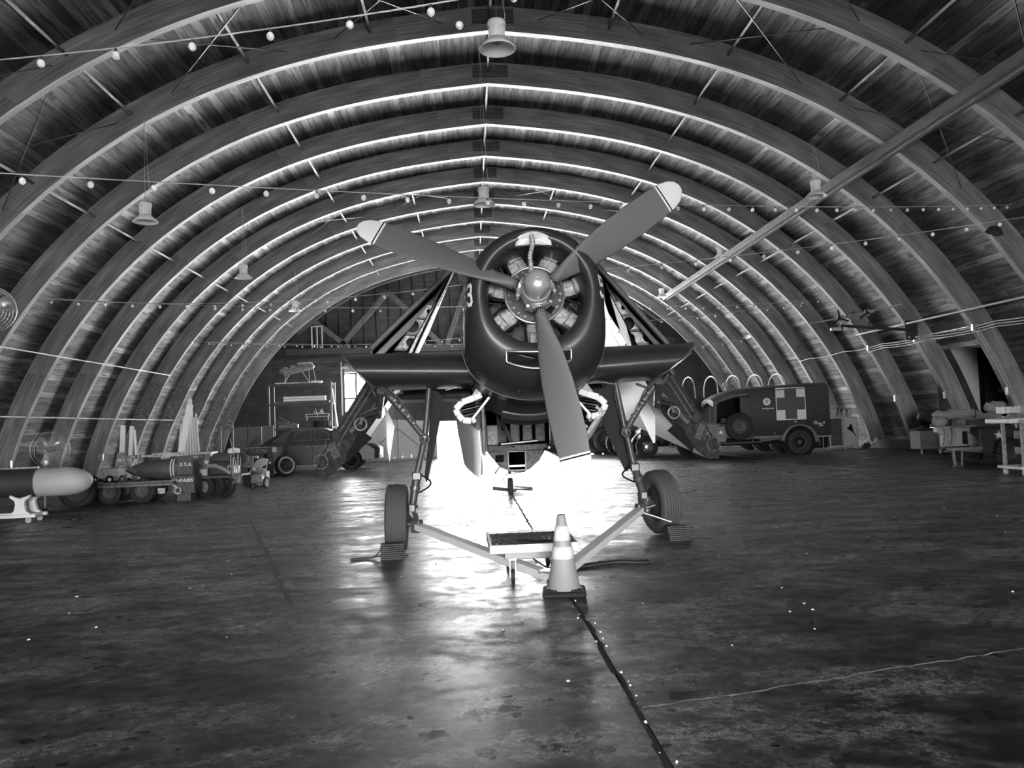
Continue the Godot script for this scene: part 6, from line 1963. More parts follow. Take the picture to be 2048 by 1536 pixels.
func sedan():
	var o := thing("sedan", "old dark four-door sedan with a rounded fastback roof facing right", "car", Vector3(-5.95, 0, -31.6), 0.0)
	# side outline lofted across the width; x forward to the right
	var body := [[-2.5, 0.45], [-2.45, 0.75], [-2.2, 0.92], [-1.6, 0.99], [0.4, 1.01], [1.2, 0.98], [2.2, 0.93], [2.45, 0.75], [2.45, 0.38], [1.0, 0.30], [-1.0, 0.30], [-2.2, 0.34]]
	var rings := []
	for q in [[-0.84, 0.94], [-0.80, 1.0], [0.0, 1.02], [0.80, 1.0], [0.84, 0.94]]:
		var r := PackedVector3Array()
		for p in body:
			r.append(Vector3(p[0] * q[1], 0.3 + (p[1] - 0.3) * q[1], q[0]))
		rings.append(r)
	put(o, "body", B.new().loft(rings, true, true, true), M.car)
	var roof := [[-2.0, 0.95], [-1.75, 1.14], [-1.35, 1.36], [-0.8, 1.52], [-0.2, 1.585], [0.35, 1.57], [0.72, 1.46], [0.98, 1.22], [1.18, 0.98]]
	var gl := []
	for q in [[-0.70, 0.0], [-0.62, 0.92], [-0.45, 1.0], [0.45, 1.0], [0.62, 0.92], [0.70, 0.0]]:
		var r := PackedVector3Array()
		for p in roof:
			r.append(Vector3(p[0] * lerpf(1.0, 1.0, q[1]), lerpf(0.96, p[1], q[1]), q[0]))
		gl.append(r)
	put(o, "cabin", B.new().loft(gl, false), M.car)
	for s in [1.0]:
		for w in [[PackedVector2Array([Vector2(-1.42, 1.03), Vector2(-1.08, 1.26), Vector2(-0.80, 1.36), Vector2(-0.95, 1.03)]), "rear_quarter_window"], [PackedVector2Array([Vector2(-0.72, 1.03), Vector2(-0.56, 1.33), Vector2(-0.32, 1.40), Vector2(-0.02, 1.41), Vector2(-0.02, 1.03)]), "rear_door_window"], [PackedVector2Array([Vector2(0.08, 1.03), Vector2(0.08, 1.41), Vector2(0.36, 1.39), Vector2(0.58, 1.28), Vector2(0.74, 1.03)]), "front_door_window"]]:
			var X := Transform3D(Basis(Vector3.RIGHT, -0.16), Vector3(0, 0.12, 0.86))
			put(o, w[1], B.new(X).prism(w[0], -0.02, 0.006), M.car_glass)
			var fr := []
			for p in w[0]:
				fr.append(Vector3(p.x, p.y, 0.01))
			put(o, "window_trim", B.new(X).tube(fr, 0.012, 5, true), M.grey)
	put(o, "windscreen", B.new().loft([PackedVector3Array([Vector3(0.78, 1.46, -0.45), Vector3(0.78, 1.46, 0.48), Vector3(0.80, 1.47, 0.48), Vector3(0.80, 1.47, -0.45)]), PackedVector3Array([Vector3(1.16, 1.03, -0.55), Vector3(1.16, 1.03, 0.58), Vector3(1.19, 1.04, 0.58), Vector3(1.19, 1.04, -0.55)])], true, true, true, false), M.car_glass)
	put(o, "screen_frame", B.new().tube([Vector3(0.80, 1.47, 0.5), Vector3(1.19, 1.03, 0.62)], 0.03, 8).tube([Vector3(0.80, 1.485, 0.5), Vector3(0.8, 1.485, -0.48)], 0.03, 8), M.grey)
	put(o, "door_line", B.new().box(Vector3(0.03, 0.68, 0.842), Vector3(0.012, 0.62, 0.01)).box(Vector3(0.98, 0.66, 0.842), Vector3(0.012, 0.6, 0.01)).box(Vector3(-0.85, 0.66, 0.842), Vector3(0.012, 0.6, 0.01)), M.black)
	put(o, "running_board", B.new().box(Vector3(0.1, 0.27, 0.86), Vector3(2.2, 0.05, 0.14), Basis(), 0.015), M.dark)
	put(o, "door_handle", B.new().cyl(Vector3(-0.2, 0.9, 0.87), Vector3(-0.07, 0.9, 0.87), 0.012, -1, 8).cyl(Vector3(0.12, 0.9, 0.87), Vector3(0.25, 0.9, 0.87), 0.012, -1, 8), M.alu)
	for x in [-1.55, 1.45]:
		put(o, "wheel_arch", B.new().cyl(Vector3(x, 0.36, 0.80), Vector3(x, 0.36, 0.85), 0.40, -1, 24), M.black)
		wheel(o, "wheel", axle(Vector3(x, 0.34, 0.78), Vector3.BACK), 0.34, 0.18, 0.19, M.steel_dark)
		wheel(o, "wheel", axle(Vector3(x, 0.34, -0.7), Vector3.FORWARD), 0.34, 0.18, 0.19, M.steel_dark)

func shelving():
	var o := thing("storage_rack", "tall steel storage rack against the far wall with boards, tyres and tools", "shelf", Vector3(-8.15, 0, -40.3))
	for q in [[-1.5, 0.5], [-1.5, -0.5], [1.45, 0.5], [1.45, -0.5]]:
		put(o, "post", B.new().box(Vector3(q[0], 1.92, q[1]), Vector3(0.1, 3.84, 0.08), Basis(), 0.01), M.olive_pale if q[0] > 0 else M.olive_mid)
	for y in [0.9, 1.62, 2.78, 3.72]:
		put(o, "beam", B.new().box(Vector3(0, y, 0.52), Vector3(3.0, 0.11, 0.05), Basis(), 0.008), M.olive_mid)
		put(o, "deck", B.new().box(Vector3(0, y + 0.03, 0), Vector3(2.9, 0.03, 0.98)), M.dark)
	put(o, "ladder_brace", B.new().bar(Vector3(1.62, 0.2, 0.4), Vector3(1.62, 3.8, 0.4), 0.06, 0.06).bar(Vector3(1.5, 3.5, 0.45), Vector3(1.75, 1.5, 0.45), 0.08, 0.05), M.wood_pale)
	var names := [["pale squared timber lying on the upper shelf of the rack, upper one", 0.12, 3.12, 2.0, 0.10, "wood_pale"], ["pale squared timber lying on the upper shelf of the rack, lower one", 0.12, 3.0, 2.0, 0.10, "wood_pale"], ["long grey beam lying right on the upper shelf of the rack", 0.0, 2.88, 2.6, 0.12, "wood"]]
	for n in names:
		var t := put(self, "timber_baulk", B.new().box(Vector3.ZERO, Vector3(n[3], n[4], 0.2), Basis(), 0.008), M[n[5]])
		t.position = Vector3(-8.1 + n[1], n[2] , -40.0)
		tag(t, n[0], "timber", "timbers on the rack")
	var ty := thing("spare_tyre", "chunky dark tyre lying on the middle shelf of the rack", "tyre", Vector3(-7.2, 1.65, -40.2))
	wheel(ty, "tyre", axle(Vector3(0, 0.17, 0), Vector3.UP), 0.42, 0.32, 0.24, M.dark, 22)
	var cr := thing("tool_rest", "pale rectangular frame with small tools standing over the tyre on the rack", "frame", Vector3(-7.4, 2.0, -40.0))
	put(cr, "frame", B.new().box(Vector3(0, 0.30, 0), Vector3(1.1, 0.03, 0.03)).box(Vector3(0, 0.18, 0), Vector3(1.1, 0.03, 0.03)).box(Vector3(-0.54, 0.24, 0), Vector3(0.03, 0.12, 0.03)).box(Vector3(0.0, 0.24, 0), Vector3(0.03, 0.12, 0.03)).box(Vector3(0.54, 0.24, 0), Vector3(0.03, 0.12, 0.03)).box(Vector3(-0.5, 0.08, 0), Vector3(0.03, 0.16, 0.03)).box(Vector3(0.5, 0.08, 0), Vector3(0.03, 0.16, 0.03)), M.grey_pale)
	var tl := B.new()
	for i in 9:
		var p := Vector3(-0.1 + i * 0.05, 0.32, 0.0)
		tl.cyl(p, p + Vector3(rng.randf_range(-0.12, 0.12), rng.randf_range(0.08, 0.26), 0), 0.012, -1, 5)
	put(cr, "tools", tl, M.grey_pale)
	var hn := thing("rod_bundle", "few thin pale rods lying crossed on the middle shelf of the rack", "rods", Vector3(-8.9, 1.66, -39.9))
	put(hn, "rod", B.new().cyl(Vector3(-0.3, 0.55, 0), Vector3(0.2, 0.28, 0), 0.014, -1, 6), M.alu)
	put(hn, "rod", B.new().cyl(Vector3(-0.35, 0.28, 0), Vector3(0.2, 0.24, 0), 0.014, -1, 6), M.alu)
	put(hn, "rod_clamp", B.new().ball(Vector3(0.25, 0.2, 0), 0.07, 8).ball(Vector3(0.38, 0.2, 0), 0.06, 8).box(Vector3(0.15, 0.1, 0), Vector3(0.9, 0.2, 0.3), Basis(), 0.02), M.steel_dark)
	# engine on a spindly stand on top
	var en := thing("radial_engine", "small grey engine on a spindly stand on top of the rack", "engine", Vector3(-8.3, 3.79, -40.2))
	var e := B.new()
	for i in 12:
		e.ball(Vector3(-0.75 + i * 0.13, 0.62 + 0.025 * i + 0.1 * sin(i * 2.1), 0.1 * cos(i * 1.7)), 0.14, 8, Vector3(1, 0.8, 1))
	e.cyl(Vector3(-0.7, 0.55, 0), Vector3(0.7, 0.85, 0), 0.16, -1, 12)
	put(en, "engine", e, M.grey)
	put(en, "pipe", B.new().cyl(Vector3(0.0, 0.95, 0.1), Vector3(0.6, 0.98, 0.1), 0.06, -1, 10), M.grey_pale)
	put(en, "stand", B.new().cyl(Vector3(-0.65, 0.05, 0.1), Vector3(-0.55, 0.6, 0), 0.018, -1, 6).cyl(Vector3(-0.65, 0.05, 0.1), Vector3(-0.35, 0.6, 0), 0.018, -1, 6).cyl(Vector3(0.55, 0.05, 0.1), Vector3(0.1, 0.7, 0), 0.018, -1, 6).cyl(Vector3(0.55, 0.05, 0.1), Vector3(0.5, 0.8, 0), 0.018, -1, 6).cyl(Vector3(0.85, 0.05, 0.1), Vector3(0.7, 0.85, 0), 0.018, -1, 6), M.grey_pale)
	put(en, "pallet", B.new().box(Vector3(0, 0.03, 0), Vector3(2.1, 0.05, 0.8), Basis(), 0.006).box(Vector3(0.9, 0.07, 0.1), Vector3(0.5, 0.07, 0.5), Basis(), 0.01), M.wood_pale)
	# pale frame high on the tie beam
	var fm := thing("window_sash", "pale three-bar frame standing on the tie beam of the truss", "frame", Vector3(-8.72, 6.24, -47.55))
	put(fm, "sash", B.new().box(Vector3(-0.28, 0.62, 0), Vector3(0.06, 1.24, 0.05)).box(Vector3(0.02, 0.62, 0), Vector3(0.05, 1.24, 0.05)).box(Vector3(0.30, 0.62, 0), Vector3(0.06, 1.24, 0.05)).box(Vector3(0.01, 1.24, 0), Vector3(0.64, 0.06, 0.05)), M.grey_pale)

# ---------------------------------------------------------------- the things along the right wall
func build_right():
	ambulance()
	# the open truck with hoops behind the ambulance
	var o := thing("army_truck", "dark open army truck with a row of pale canopy hoops behind the ambulance", "truck", Vector3(10.4, 0, -33.4))
	put(o, "cargo_bed", B.new().box(Vector3(0.3, 1.75, 0), Vector3(5.4, 0.9, 2.1), Basis(), 0.03), M.olive)
	put(o, "chassis", B.new().box(Vector3(-0.6, 0.85, 0), Vector3(7.2, 0.35, 1.4), Basis(), 0.03), M.dark)
	for i in 5:
		var x := -1.5 + i * 0.92
		var pts := []
		for k in 17:
			var a := PI * k / 16.0
			pts.append(Vector3(x - 0.0, 2.15 + 0.95 * pow(sin(a), 0.55), cos(a) * 1.0))
		put(o, "canopy_hoop", B.new().tube(pts, 0.03, 8), M.offwhite)
	put(o, "cab", B.new().box(Vector3(-3.1, 1.7, 0), Vector3(1.3, 1.3, 1.9), Basis(), 0.1), M.olive)
	put(o, "side_board", B.new().box(Vector3(-2.2, 2.1, 1.06), Vector3(0.5, 0.1, 0.04), Basis(), 0.01), M.grey_pale)
	put(o, "bonnet", B.new().box(Vector3(-4.1, 1.25, 0), Vector3(1.1, 0.7, 1.3), Basis(), 0.12), M.olive)
	for x in [-4.35, 1.2, 2.3]:
		wheel(o, "wheel", axle(Vector3(x, 0.5, 0.85), Vector3.BACK), 0.5, 0.26, 0.27, M.olive, 24)
		wheel(o, "wheel", axle(Vector3(x, 0.5, -0.85), Vector3.FORWARD), 0.5, 0.26, 0.27, M.olive, 24)
	# cargo truck whose big front wheel shows between the gear legs
	var q := thing("cargo_truck", "dark truck whose large lugged wheel shows beside the right bomb bay door", "truck", Vector3(6.1, 0, -36.6))
	wheel(q, "wheel", axle(Vector3(-0.25, 0.62, 0.9), Vector3(-0.2, 0, 1)), 0.62, 0.3, 0.34, M.olive, 26)
	wheel(q, "wheel", axle(Vector3(-0.62, 0.62, 0.4), Vector3(-0.2, 0, 1)), 0.62, 0.3, 0.34, M.olive, 26)
	put(q, "body", B.new().box(Vector3(0.3, 1.6, -0.2), Vector3(3.0, 0.9, 2.0), Basis(), 0.05), M.olive)
	put(q, "side_boards", B.new().box(Vector3(0.3, 1.5, 0.82), Vector3(3.0, 0.16, 0.05)).box(Vector3(0.3, 1.75, 0.82), Vector3(3.0, 0.16, 0.05)).box(Vector3(0.3, 2.0, 0.82), Vector3(3.0, 0.16, 0.05)), M.olive_mid)
	put(q, "mud_flap", B.new().box(Vector3(0.32, 0.80, 1.05), Vector3(0.25, 0.2, 0.03)), M.white)
	put(q, "step", B.new().box(Vector3(0.35, 0.32, 1.0), Vector3(0.9, 0.28, 0.3), Basis(), 0.02), M.dark)
	put(q, "step_bracket", B.new().bar(Vector3(-0.12, 0.30, 1.18), Vector3(-0.02, 0.02, 1.18), 0.14, 0.05), M.white)
	# small utility car with the pale hub
	var j := thing("utility_car", "dark open utility car with a pale hubcap behind the right gear leg", "car", Vector3(7.3, 0, -31.4))
	wheel(j, "wheel", axle(Vector3(-0.8, 0.42, 0.7), Vector3.BACK), 0.42, 0.2, 0.22, M.steel_dark)
	wheel(j, "wheel", axle(Vector3(1.1, 0.42, 0.7), Vector3.BACK), 0.42, 0.2, 0.22, M.olive)
	put(j, "hubcap", B.new().lathe([Vector2(0.13, 0.0), Vector2(0.125, 0.02), Vector2(0.09, 0.035), Vector2(0.002, 0.04)], Transform3D(B.frame(Vector3.BACK), Vector3(-0.8, 0.42, 0.80)), 24), M.steel)
	for k in 4:
		var a := PI / 4 + k * PI / 2
		put(j, "rim_slot", B.new().ball(Vector3(-0.8 + cos(a) * 0.175, 0.42 + sin(a) * 0.175, 0.79), 0.025, 8, Vector3(1.2, 1, 0.3)), M.white)
	var fen := []
	for k in 13:
		var a := lerpf(0.15, PI - 0.1, k / 12.0)
		var c := Vector3(-0.8 + cos(a) * 0.56, 0.42 + sin(a) * 0.54, 0)
		fen.append(PackedVector3Array([c + Vector3(0, 0, 0.45), c + Vector3(0, 0, 0.86), c + Vector3(cos(a) * 0.03, 0.03, 0.86), c + Vector3(cos(a) * 0.03, 0.03, 0.45)]))
	put(j, "fender", B.new().loft(fen, true, true, true), M.olive_mid)
	put(j, "body", B.new().box(Vector3(0.2, 0.85, 0), Vector3(2.4, 0.5, 1.3), Basis(), 0.08), M.olive)
	put(j, "bumper", B.new().box(Vector3(0.4, 0.64, 0.82), Vector3(0.5, 0.2, 0.06), Basis(), 0.02), M.white)
	put(j, "spare_lamp", B.new().torus(Vector3(0.14, 0.45, 0.8), Vector3.BACK, 0.08, 0.03, 16, 6), M.grey)
	put(j, "chassis", B.new().box(Vector3(0.2, 0.5, 0), Vector3(2.6, 0.2, 1.0)), M.black)
	# tool carts
	for i in 2:
		var t := thing("tool_cart", ["pale-edged tool cart with a grey bench grinder on top, further from the arch foot", "pale tool cart with bottles on top and a dark funnel on its side"][i], "tool cart", Vector3(14.02 + i * 0.62, 0, -31.6 - i * 0.1), 0.1, "tool carts")
		put(t, "cabinet", B.new().box(Vector3(0, 0.66, 0), Vector3(0.52, 1.08, 0.5), Basis(), 0.015), M.olive_mid if i == 0 else M.grey_pale)
		for x in [-0.27, 0.27]:
			put(t, "corner_post", B.new().box(Vector3(x, 0.66, 0.26), Vector3(0.05, 1.12, 0.05), Basis(), 0.008), M.offwhite)
		for k in 4:
			put(t, "drawer", B.new().box(Vector3(0, 0.28 + k * 0.25, 0.26), Vector3(0.44, 0.22, 0.03), Basis(), 0.008), M.olive_mid if i == 0 else M.grey_pale)
		put(t, "top_tray", B.new().box(Vector3(0, 1.22, 0), Vector3(0.60, 0.05, 0.56), Basis(), 0.012).box(Vector3(0, 0.12, 0), Vector3(0.60, 0.05, 0.56), Basis(), 0.012), M.offwhite)
		for x in [-0.24, 0.24]:
			put(t, "caster", B.new().cyl(Vector3(x - 0.02, 0.05, 0.2), Vector3(x + 0.02, 0.05, 0.2), 0.05, -1, 12), M.offwhite)
	var gd := thing("bench_grinder", "pale grey bench grinder standing on the first tool cart", "grinder", Vector3(14.05, 1.245, -31.6))
	put(gd, "body", B.new().cyl(Vector3(-0.1, 0.26, 0), Vector3(0.15, 0.26, 0), 0.08, -1, 14).box(Vector3(0.02, 0.1, 0), Vector3(0.16, 0.2, 0.16), Basis(), 0.02).ball(Vector3(0, 0.40, 0.02), 0.1, 10), M.offwhite)
	put(gd, "wheel_guard", B.new().cyl(Vector3(0.16, 0.25, 0), Vector3(0.2, 0.25, 0), 0.12, -1, 16), M.steel_dark)
	for i in 4:
		var bt := thing("bottle", "small bottle on the second tool cart, %s from the left" % ["first", "second", "third", "last"][i], "bottle", Vector3(14.48 + i * 0.11, 1.245, -31.6 - (i % 2) * 0.12), 0.0, "bottles on the second tool cart")
		put(bt, "body", B.new().lathe([Vector2(0.045, 0), Vector2(0.047, 0.02), Vector2(0.047, 0.16 + 0.05 * (i % 2)), Vector2(0.02, 0.22 + 0.05 * (i % 2)), Vector2(0.018, 0.28 + 0.05 * (i % 2))], Transform3D(), 14, true, true), M.offwhite if i % 2 else M.grey)
		put(bt, "cap", B.new().cyl(Vector3(0, 0.28 + 0.05 * (i % 2), 0), Vector3(0, 0.31 + 0.05 * (i % 2), 0), 0.02, -1, 10), M.dark)
	var fu := thing("funnel", "black funnel hanging on the side of the second tool cart", "funnel", Vector3(14.66, 0.75, -31.35))
	put(fu, "cone", B.new(Transform3D(Basis(Vector3.BACK, 0.6), Vector3.ZERO)).lathe([Vector2(0.015, -0.30), Vector2(0.02, -0.1), Vector2(0.12, 0.16), Vector2(0.125, 0.17)], Transform3D(), 18), M.black)
	# crumpled white thing on a small stand
	var cw := thing("work_lamp", "toppled white work lamp on the floor in front of an arch foot", "lamp", Vector3(14.9, 0, -30.6))
	put(cw, "head", B.new().box(Vector3(0.05, 0.26, 0), Vector3(0.2, 0.26, 0.12), Basis(Vector3.BACK, 0.5), 0.02).box(Vector3(0.28, 0.30, 0.05), Vector3(0.12, 0.22, 0.1), Basis(Vector3.BACK, -0.6), 0.02), M.white)
	put(cw, "stand", B.new().box(Vector3(-0.05, 0.12, 0), Vector3(0.3, 0.2, 0.14), Basis(Vector3.BACK, 0.6), 0.02).box(Vector3(-0.05, 0.015, 0.05), Vector3(0.8, 0.03, 0.06)), M.dark)
	# crate on casters with an engine under a dark hood
	var cr := thing("crate_cart", "grey plywood crate on casters between two arch feet on the right", "crate", Vector3(14.55, 0, -25.8))
	put(cr, "crate", B.new().box(Vector3(-0.1, 0.46, 0), Vector3(0.66, 0.58, 0.6), Basis(), 0.012), M.wood_pale)
	put(cr, "side_box", B.new().box(Vector3(0.5, 0.46, -0.1), Vector3(0.55, 0.5, 0.5), Basis(), 0.012), M.wood_dark)
	put(cr, "lid", B.new().box(Vector3(0.1, 0.78, 0), Vector3(1.2, 0.06, 0.7), Basis(), 0.01), M.wood)
	for x in [-0.35, 0.25, 0.7]:
		put(cr, "caster", B.new().cyl(Vector3(x - 0.02, 0.08, 0.25), Vector3(x + 0.02, 0.08, 0.25), 0.08, -1, 14), M.steel_dark)
	var hd := thing("hooded_engine", "round black machine under a glossy dark hood on the crate", "machine", Vector3(14.7, 0.81, -25.8))
	put(hd, "hood", B.new().ball(Vector3(0, 0.3, 0), 0.40, 20, Vector3(1.15, 0.85, 0.9)), M.navy)
	put(hd, "base", B.new().cyl(Vector3(0, 0, 0), Vector3(0, 0.12, 0), 0.36, -1, 24), M.dark)
	put(hd, "tap", B.new().ball(Vector3(-0.22, 0.1, 0.35), 0.05, 8), M.alu)
	# trailer with sacks and a star
	var tr := thing("star_trailer", "dark two-wheeled trailer with a white star and boxes and sacks on top", "trailer", Vector3(12.5, 0, -20.0), 0.0)
	put(tr, "tub", B.new().box(Vector3(0.3, 0.62, 0), Vector3(1.3, 0.62, 1.4), Basis(), 0.04), M.olive)
	put(tr, "star", B.new().prism(star(0.12), 0.71, 0.716, Transform3D(Basis(), Vector3(0.13, 0.74, 0))), M.white)
	put(tr, "drawbar", B.new().box(Vector3(-0.75, 0.44, 0.72), Vector3(0.85, 0.08, 0.1), Basis(), 0.012), M.wood)
	put(tr, "jockey_leg", B.new().bar(Vector3(-1.05, 0.42, 0.75), Vector3(-1.02, 0.02, 0.75), 0.05, 0.05).bar(Vector3(-0.82, 0.42, 0.75), Vector3(-0.86, 0.02, 0.75), 0.03, 0.03), M.olive_pale)
	put(tr, "jockey_foot", B.new().box(Vector3(-0.95, 0.03, 0.75), Vector3(0.22, 0.05, 0.14), Basis(), 0.01), M.dark)
	put(tr, "hitch_ring", B.new().torus(Vector3(-1.2, 0.4, 0.75), Vector3.UP, 0.06, 0.02, 14, 6), M.steel_dark)
	wheel(tr, "wheel", axle(Vector3(0.3, 0.34, 0.78), Vector3.BACK), 0.34, 0.18, 0.2, M.olive, 20)
	wheel(tr, "wheel", axle(Vector3(0.3, 0.34, -0.78), Vector3.FORWARD), 0.34, 0.18, 0.2, M.olive, 20)
	var hp := thing("hose_manifold", "pale machined panel with two curved hoses in front of the star trailer", "panel", Vector3(11.75, 0.49, -19.75))
	put(hp, "panel", B.new().prism(PackedVector2Array([Vector2(-0.42, 0.46), Vector2(0.42, 0.46), Vector2(0.42, 0.36), Vector2(0.28, 0.28), Vector2(0.28, 0.0), Vector2(-0.28, 0.0), Vector2(-0.28, 0.28), Vector2(-0.42, 0.36)]), -0.08, 0.08), M.grey)
	for x in [-0.24, -0.06]:
		put(hp, "hose", B.new().tube([Vector3(x, 0.46, 0.1), Vector3(x + 0.03, 0.3, 0.15), Vector3(x, 0.15, 0.14), Vector3(x - 0.05, 0.02, 0.12)], 0.05, 10), M.canvas)
	put(hp, "black_bottle", B.new().cyl(Vector3(0.24, 0.05, 0.14), Vector3(0.24, 0.36, 0.14), 0.055, -1, 14), M.black)
	put(hp, "top_bar", B.new().box(Vector3(0, 0.48, 0.05), Vector3(1.05, 0.025, 0.2), Basis(), 0.005), M.steel)
	put(hp, "support", B.new().box(Vector3(0.1, -0.03, -0.02), Vector3(0.7, 0.07, 0.2)), M.wood_dark)
	var sk := [["lumpy grey sack lying lengthwise on top of the star trailer", 12.0, 1.27, 0.95, 0.13], ["short grey sack standing on the left end of the panel", 11.55, 1.10, 0.28, 0.14], ["rolled pale sack on the high end of the pile by the arch foot", 13.0, 1.40, 0.42, 0.16], ["grey box-shaped sack lying behind the table edge", 12.35, 1.08, 0.5, 0.11]]
	for s in sk:
		var k := thing("sack", s[0], "sack", Vector3(s[1], s[2], -19.9))
		var sb := B.new()
		var rr := []
		for i in 11:
			var t := i / 10.0
			var rad: float = s[4] * pow(sin(clampf(t, 0.02, 0.98) * PI), 0.3) * (1.0 + 0.12 * sin(i * 2.3 + s[1]))
			rr.append(B.ring(Vector3(lerpf(-s[3], s[3], t) * 0.5 * 1.3, 0.02 * sin(i * 1.9), 0), B.frame(Vector3.RIGHT), rad, 14))
		put(k, "sackcloth", sb.loft(rr, true, true, true), M.canvas)
		put(k, "tie", B.new().torus(Vector3(s[3] * 0.42, 0, 0), Vector3.RIGHT, s[4] * 0.98, 0.012, 14, 5), M.wire_dark)
	var pile := thing("parcel_stack", "stack of grey wrapped parcels under the sacks on the star trailer", "parcels", Vector3(12.6, 0.93, -20.1))
	put(pile, "parcel", B.new().box(Vector3(0.0, 0.1, 0), Vector3(0.9, 0.2, 0.7), Basis(), 0.03), M.canvas_dark)
	put(pile, "parcel", B.new().box(Vector3(0.15, 0.27, 0), Vector3(0.7, 0.14, 0.6), Basis(), 0.03), M.canvas)
	# work table at the right edge
	var wt := thing("work_table", "steel work table on casters cut off by the right edge", "table", Vector3(11.75, 0, -16.55))
	put(wt, "top", B.new().box(Vector3(0, 1.12, 0), Vector3(1.9, 0.10, 0.8), Basis(), 0.02), M.grey_pale)
	for x in [-0.62, 0.8]:
		for z in [0.3, -0.3]:
			put(wt, "leg", B.new().box(Vector3(x, 0.62, z), Vector3(0.07, 0.92, 0.06), Basis(), 0.008), M.olive_pale)
	put(wt, "lower_shelf", B.new().box(Vector3(0.1, 0.16, 0), Vector3(1.7, 0.06, 0.75), Basis(), 0.01), M.grey_pale)
	put(wt, "drawer", B.new().box(Vector3(0.0, 0.82, 0.1), Vector3(1.0, 0.16, 0.5), Basis(), 0.01), M.grey)
	put(wt, "drawer", B.new().box(Vector3(0.0, 0.50, 0.1), Vector3(1.0, 0.14, 0.5), Basis(), 0.01), M.offwhite)
	put(wt, "clamp", B.new().ball(Vector3(-0.7, 1.10, 0.40), 0.05, 10).bar(Vector3(-0.82, 1.08, 0.4), Vector3(-0.80, 0.98, 0.4), 0.03, 0.03), M.grey)
	for x in [-0.62, 0.8]:
		for z in [0.3, -0.3]:
			var cs := put(wt, "caster", B.new().cyl(Vector3(x - 0.02, 0.06, z), Vector3(x + 0.02, 0.06, z), 0.06, -1, 16), M.offwhite)
			put(cs, "fork", B.new().box(Vector3(x, 0.12, z), Vector3(0.07, 0.04, 0.06), Basis(), 0.008), M.alu)
	for i in 5:
		var m := put(self, "steel_rod", B.new().cyl(Vector3(-0.8 + 0.07 * i, 0, 0), Vector3(1.1, 0, 0), 0.012, -1, 8), M.steel)
		m.position = Vector3(11.6, 1.185 + 0.028 * (i % 3), -16.5 + i * 0.06)
		tag(m, "thin steel rod on the work table, %s from the viewer" % ["first", "second", "third", "fourth", "last"][i], "rod", "steel rods on the work table")
	var wb := put(self, "cardboard_box", B.new().box(Vector3(0, 0.07, 0), Vector3(0.34, 0.14, 0.3), Basis(), 0.006), M.offwhite)
	wb.position = Vector3(11.2, 1.27, -16.75)
	tag(wb, "pale box standing on the rods at the back of the work table", "box")
	model_plane()
	# round ventilator at the right edge of the roof
	var vn := thing("wall_lamp", "dark round bulkhead lamp on the arch at the right edge of the picture", "lamp", Vector3(12.72, 5.6, -19.10))
	put(vn, "shade", B.new().lathe([Vector2(0.02, 0.18), Vector2(0.12, 0.14), Vector2(0.2, 0.02), Vector2(0.21, 0.0), Vector2(0.18, 0.01), Vector2(0.1, 0.1)], Transform3D(Basis(Vector3.RIGHT, 0.5), Vector3.ZERO), 24), M.dark)
	put(vn, "bulb", B.new().ball(Vector3(0, 0.03, 0), 0.06, 10), M.glass)

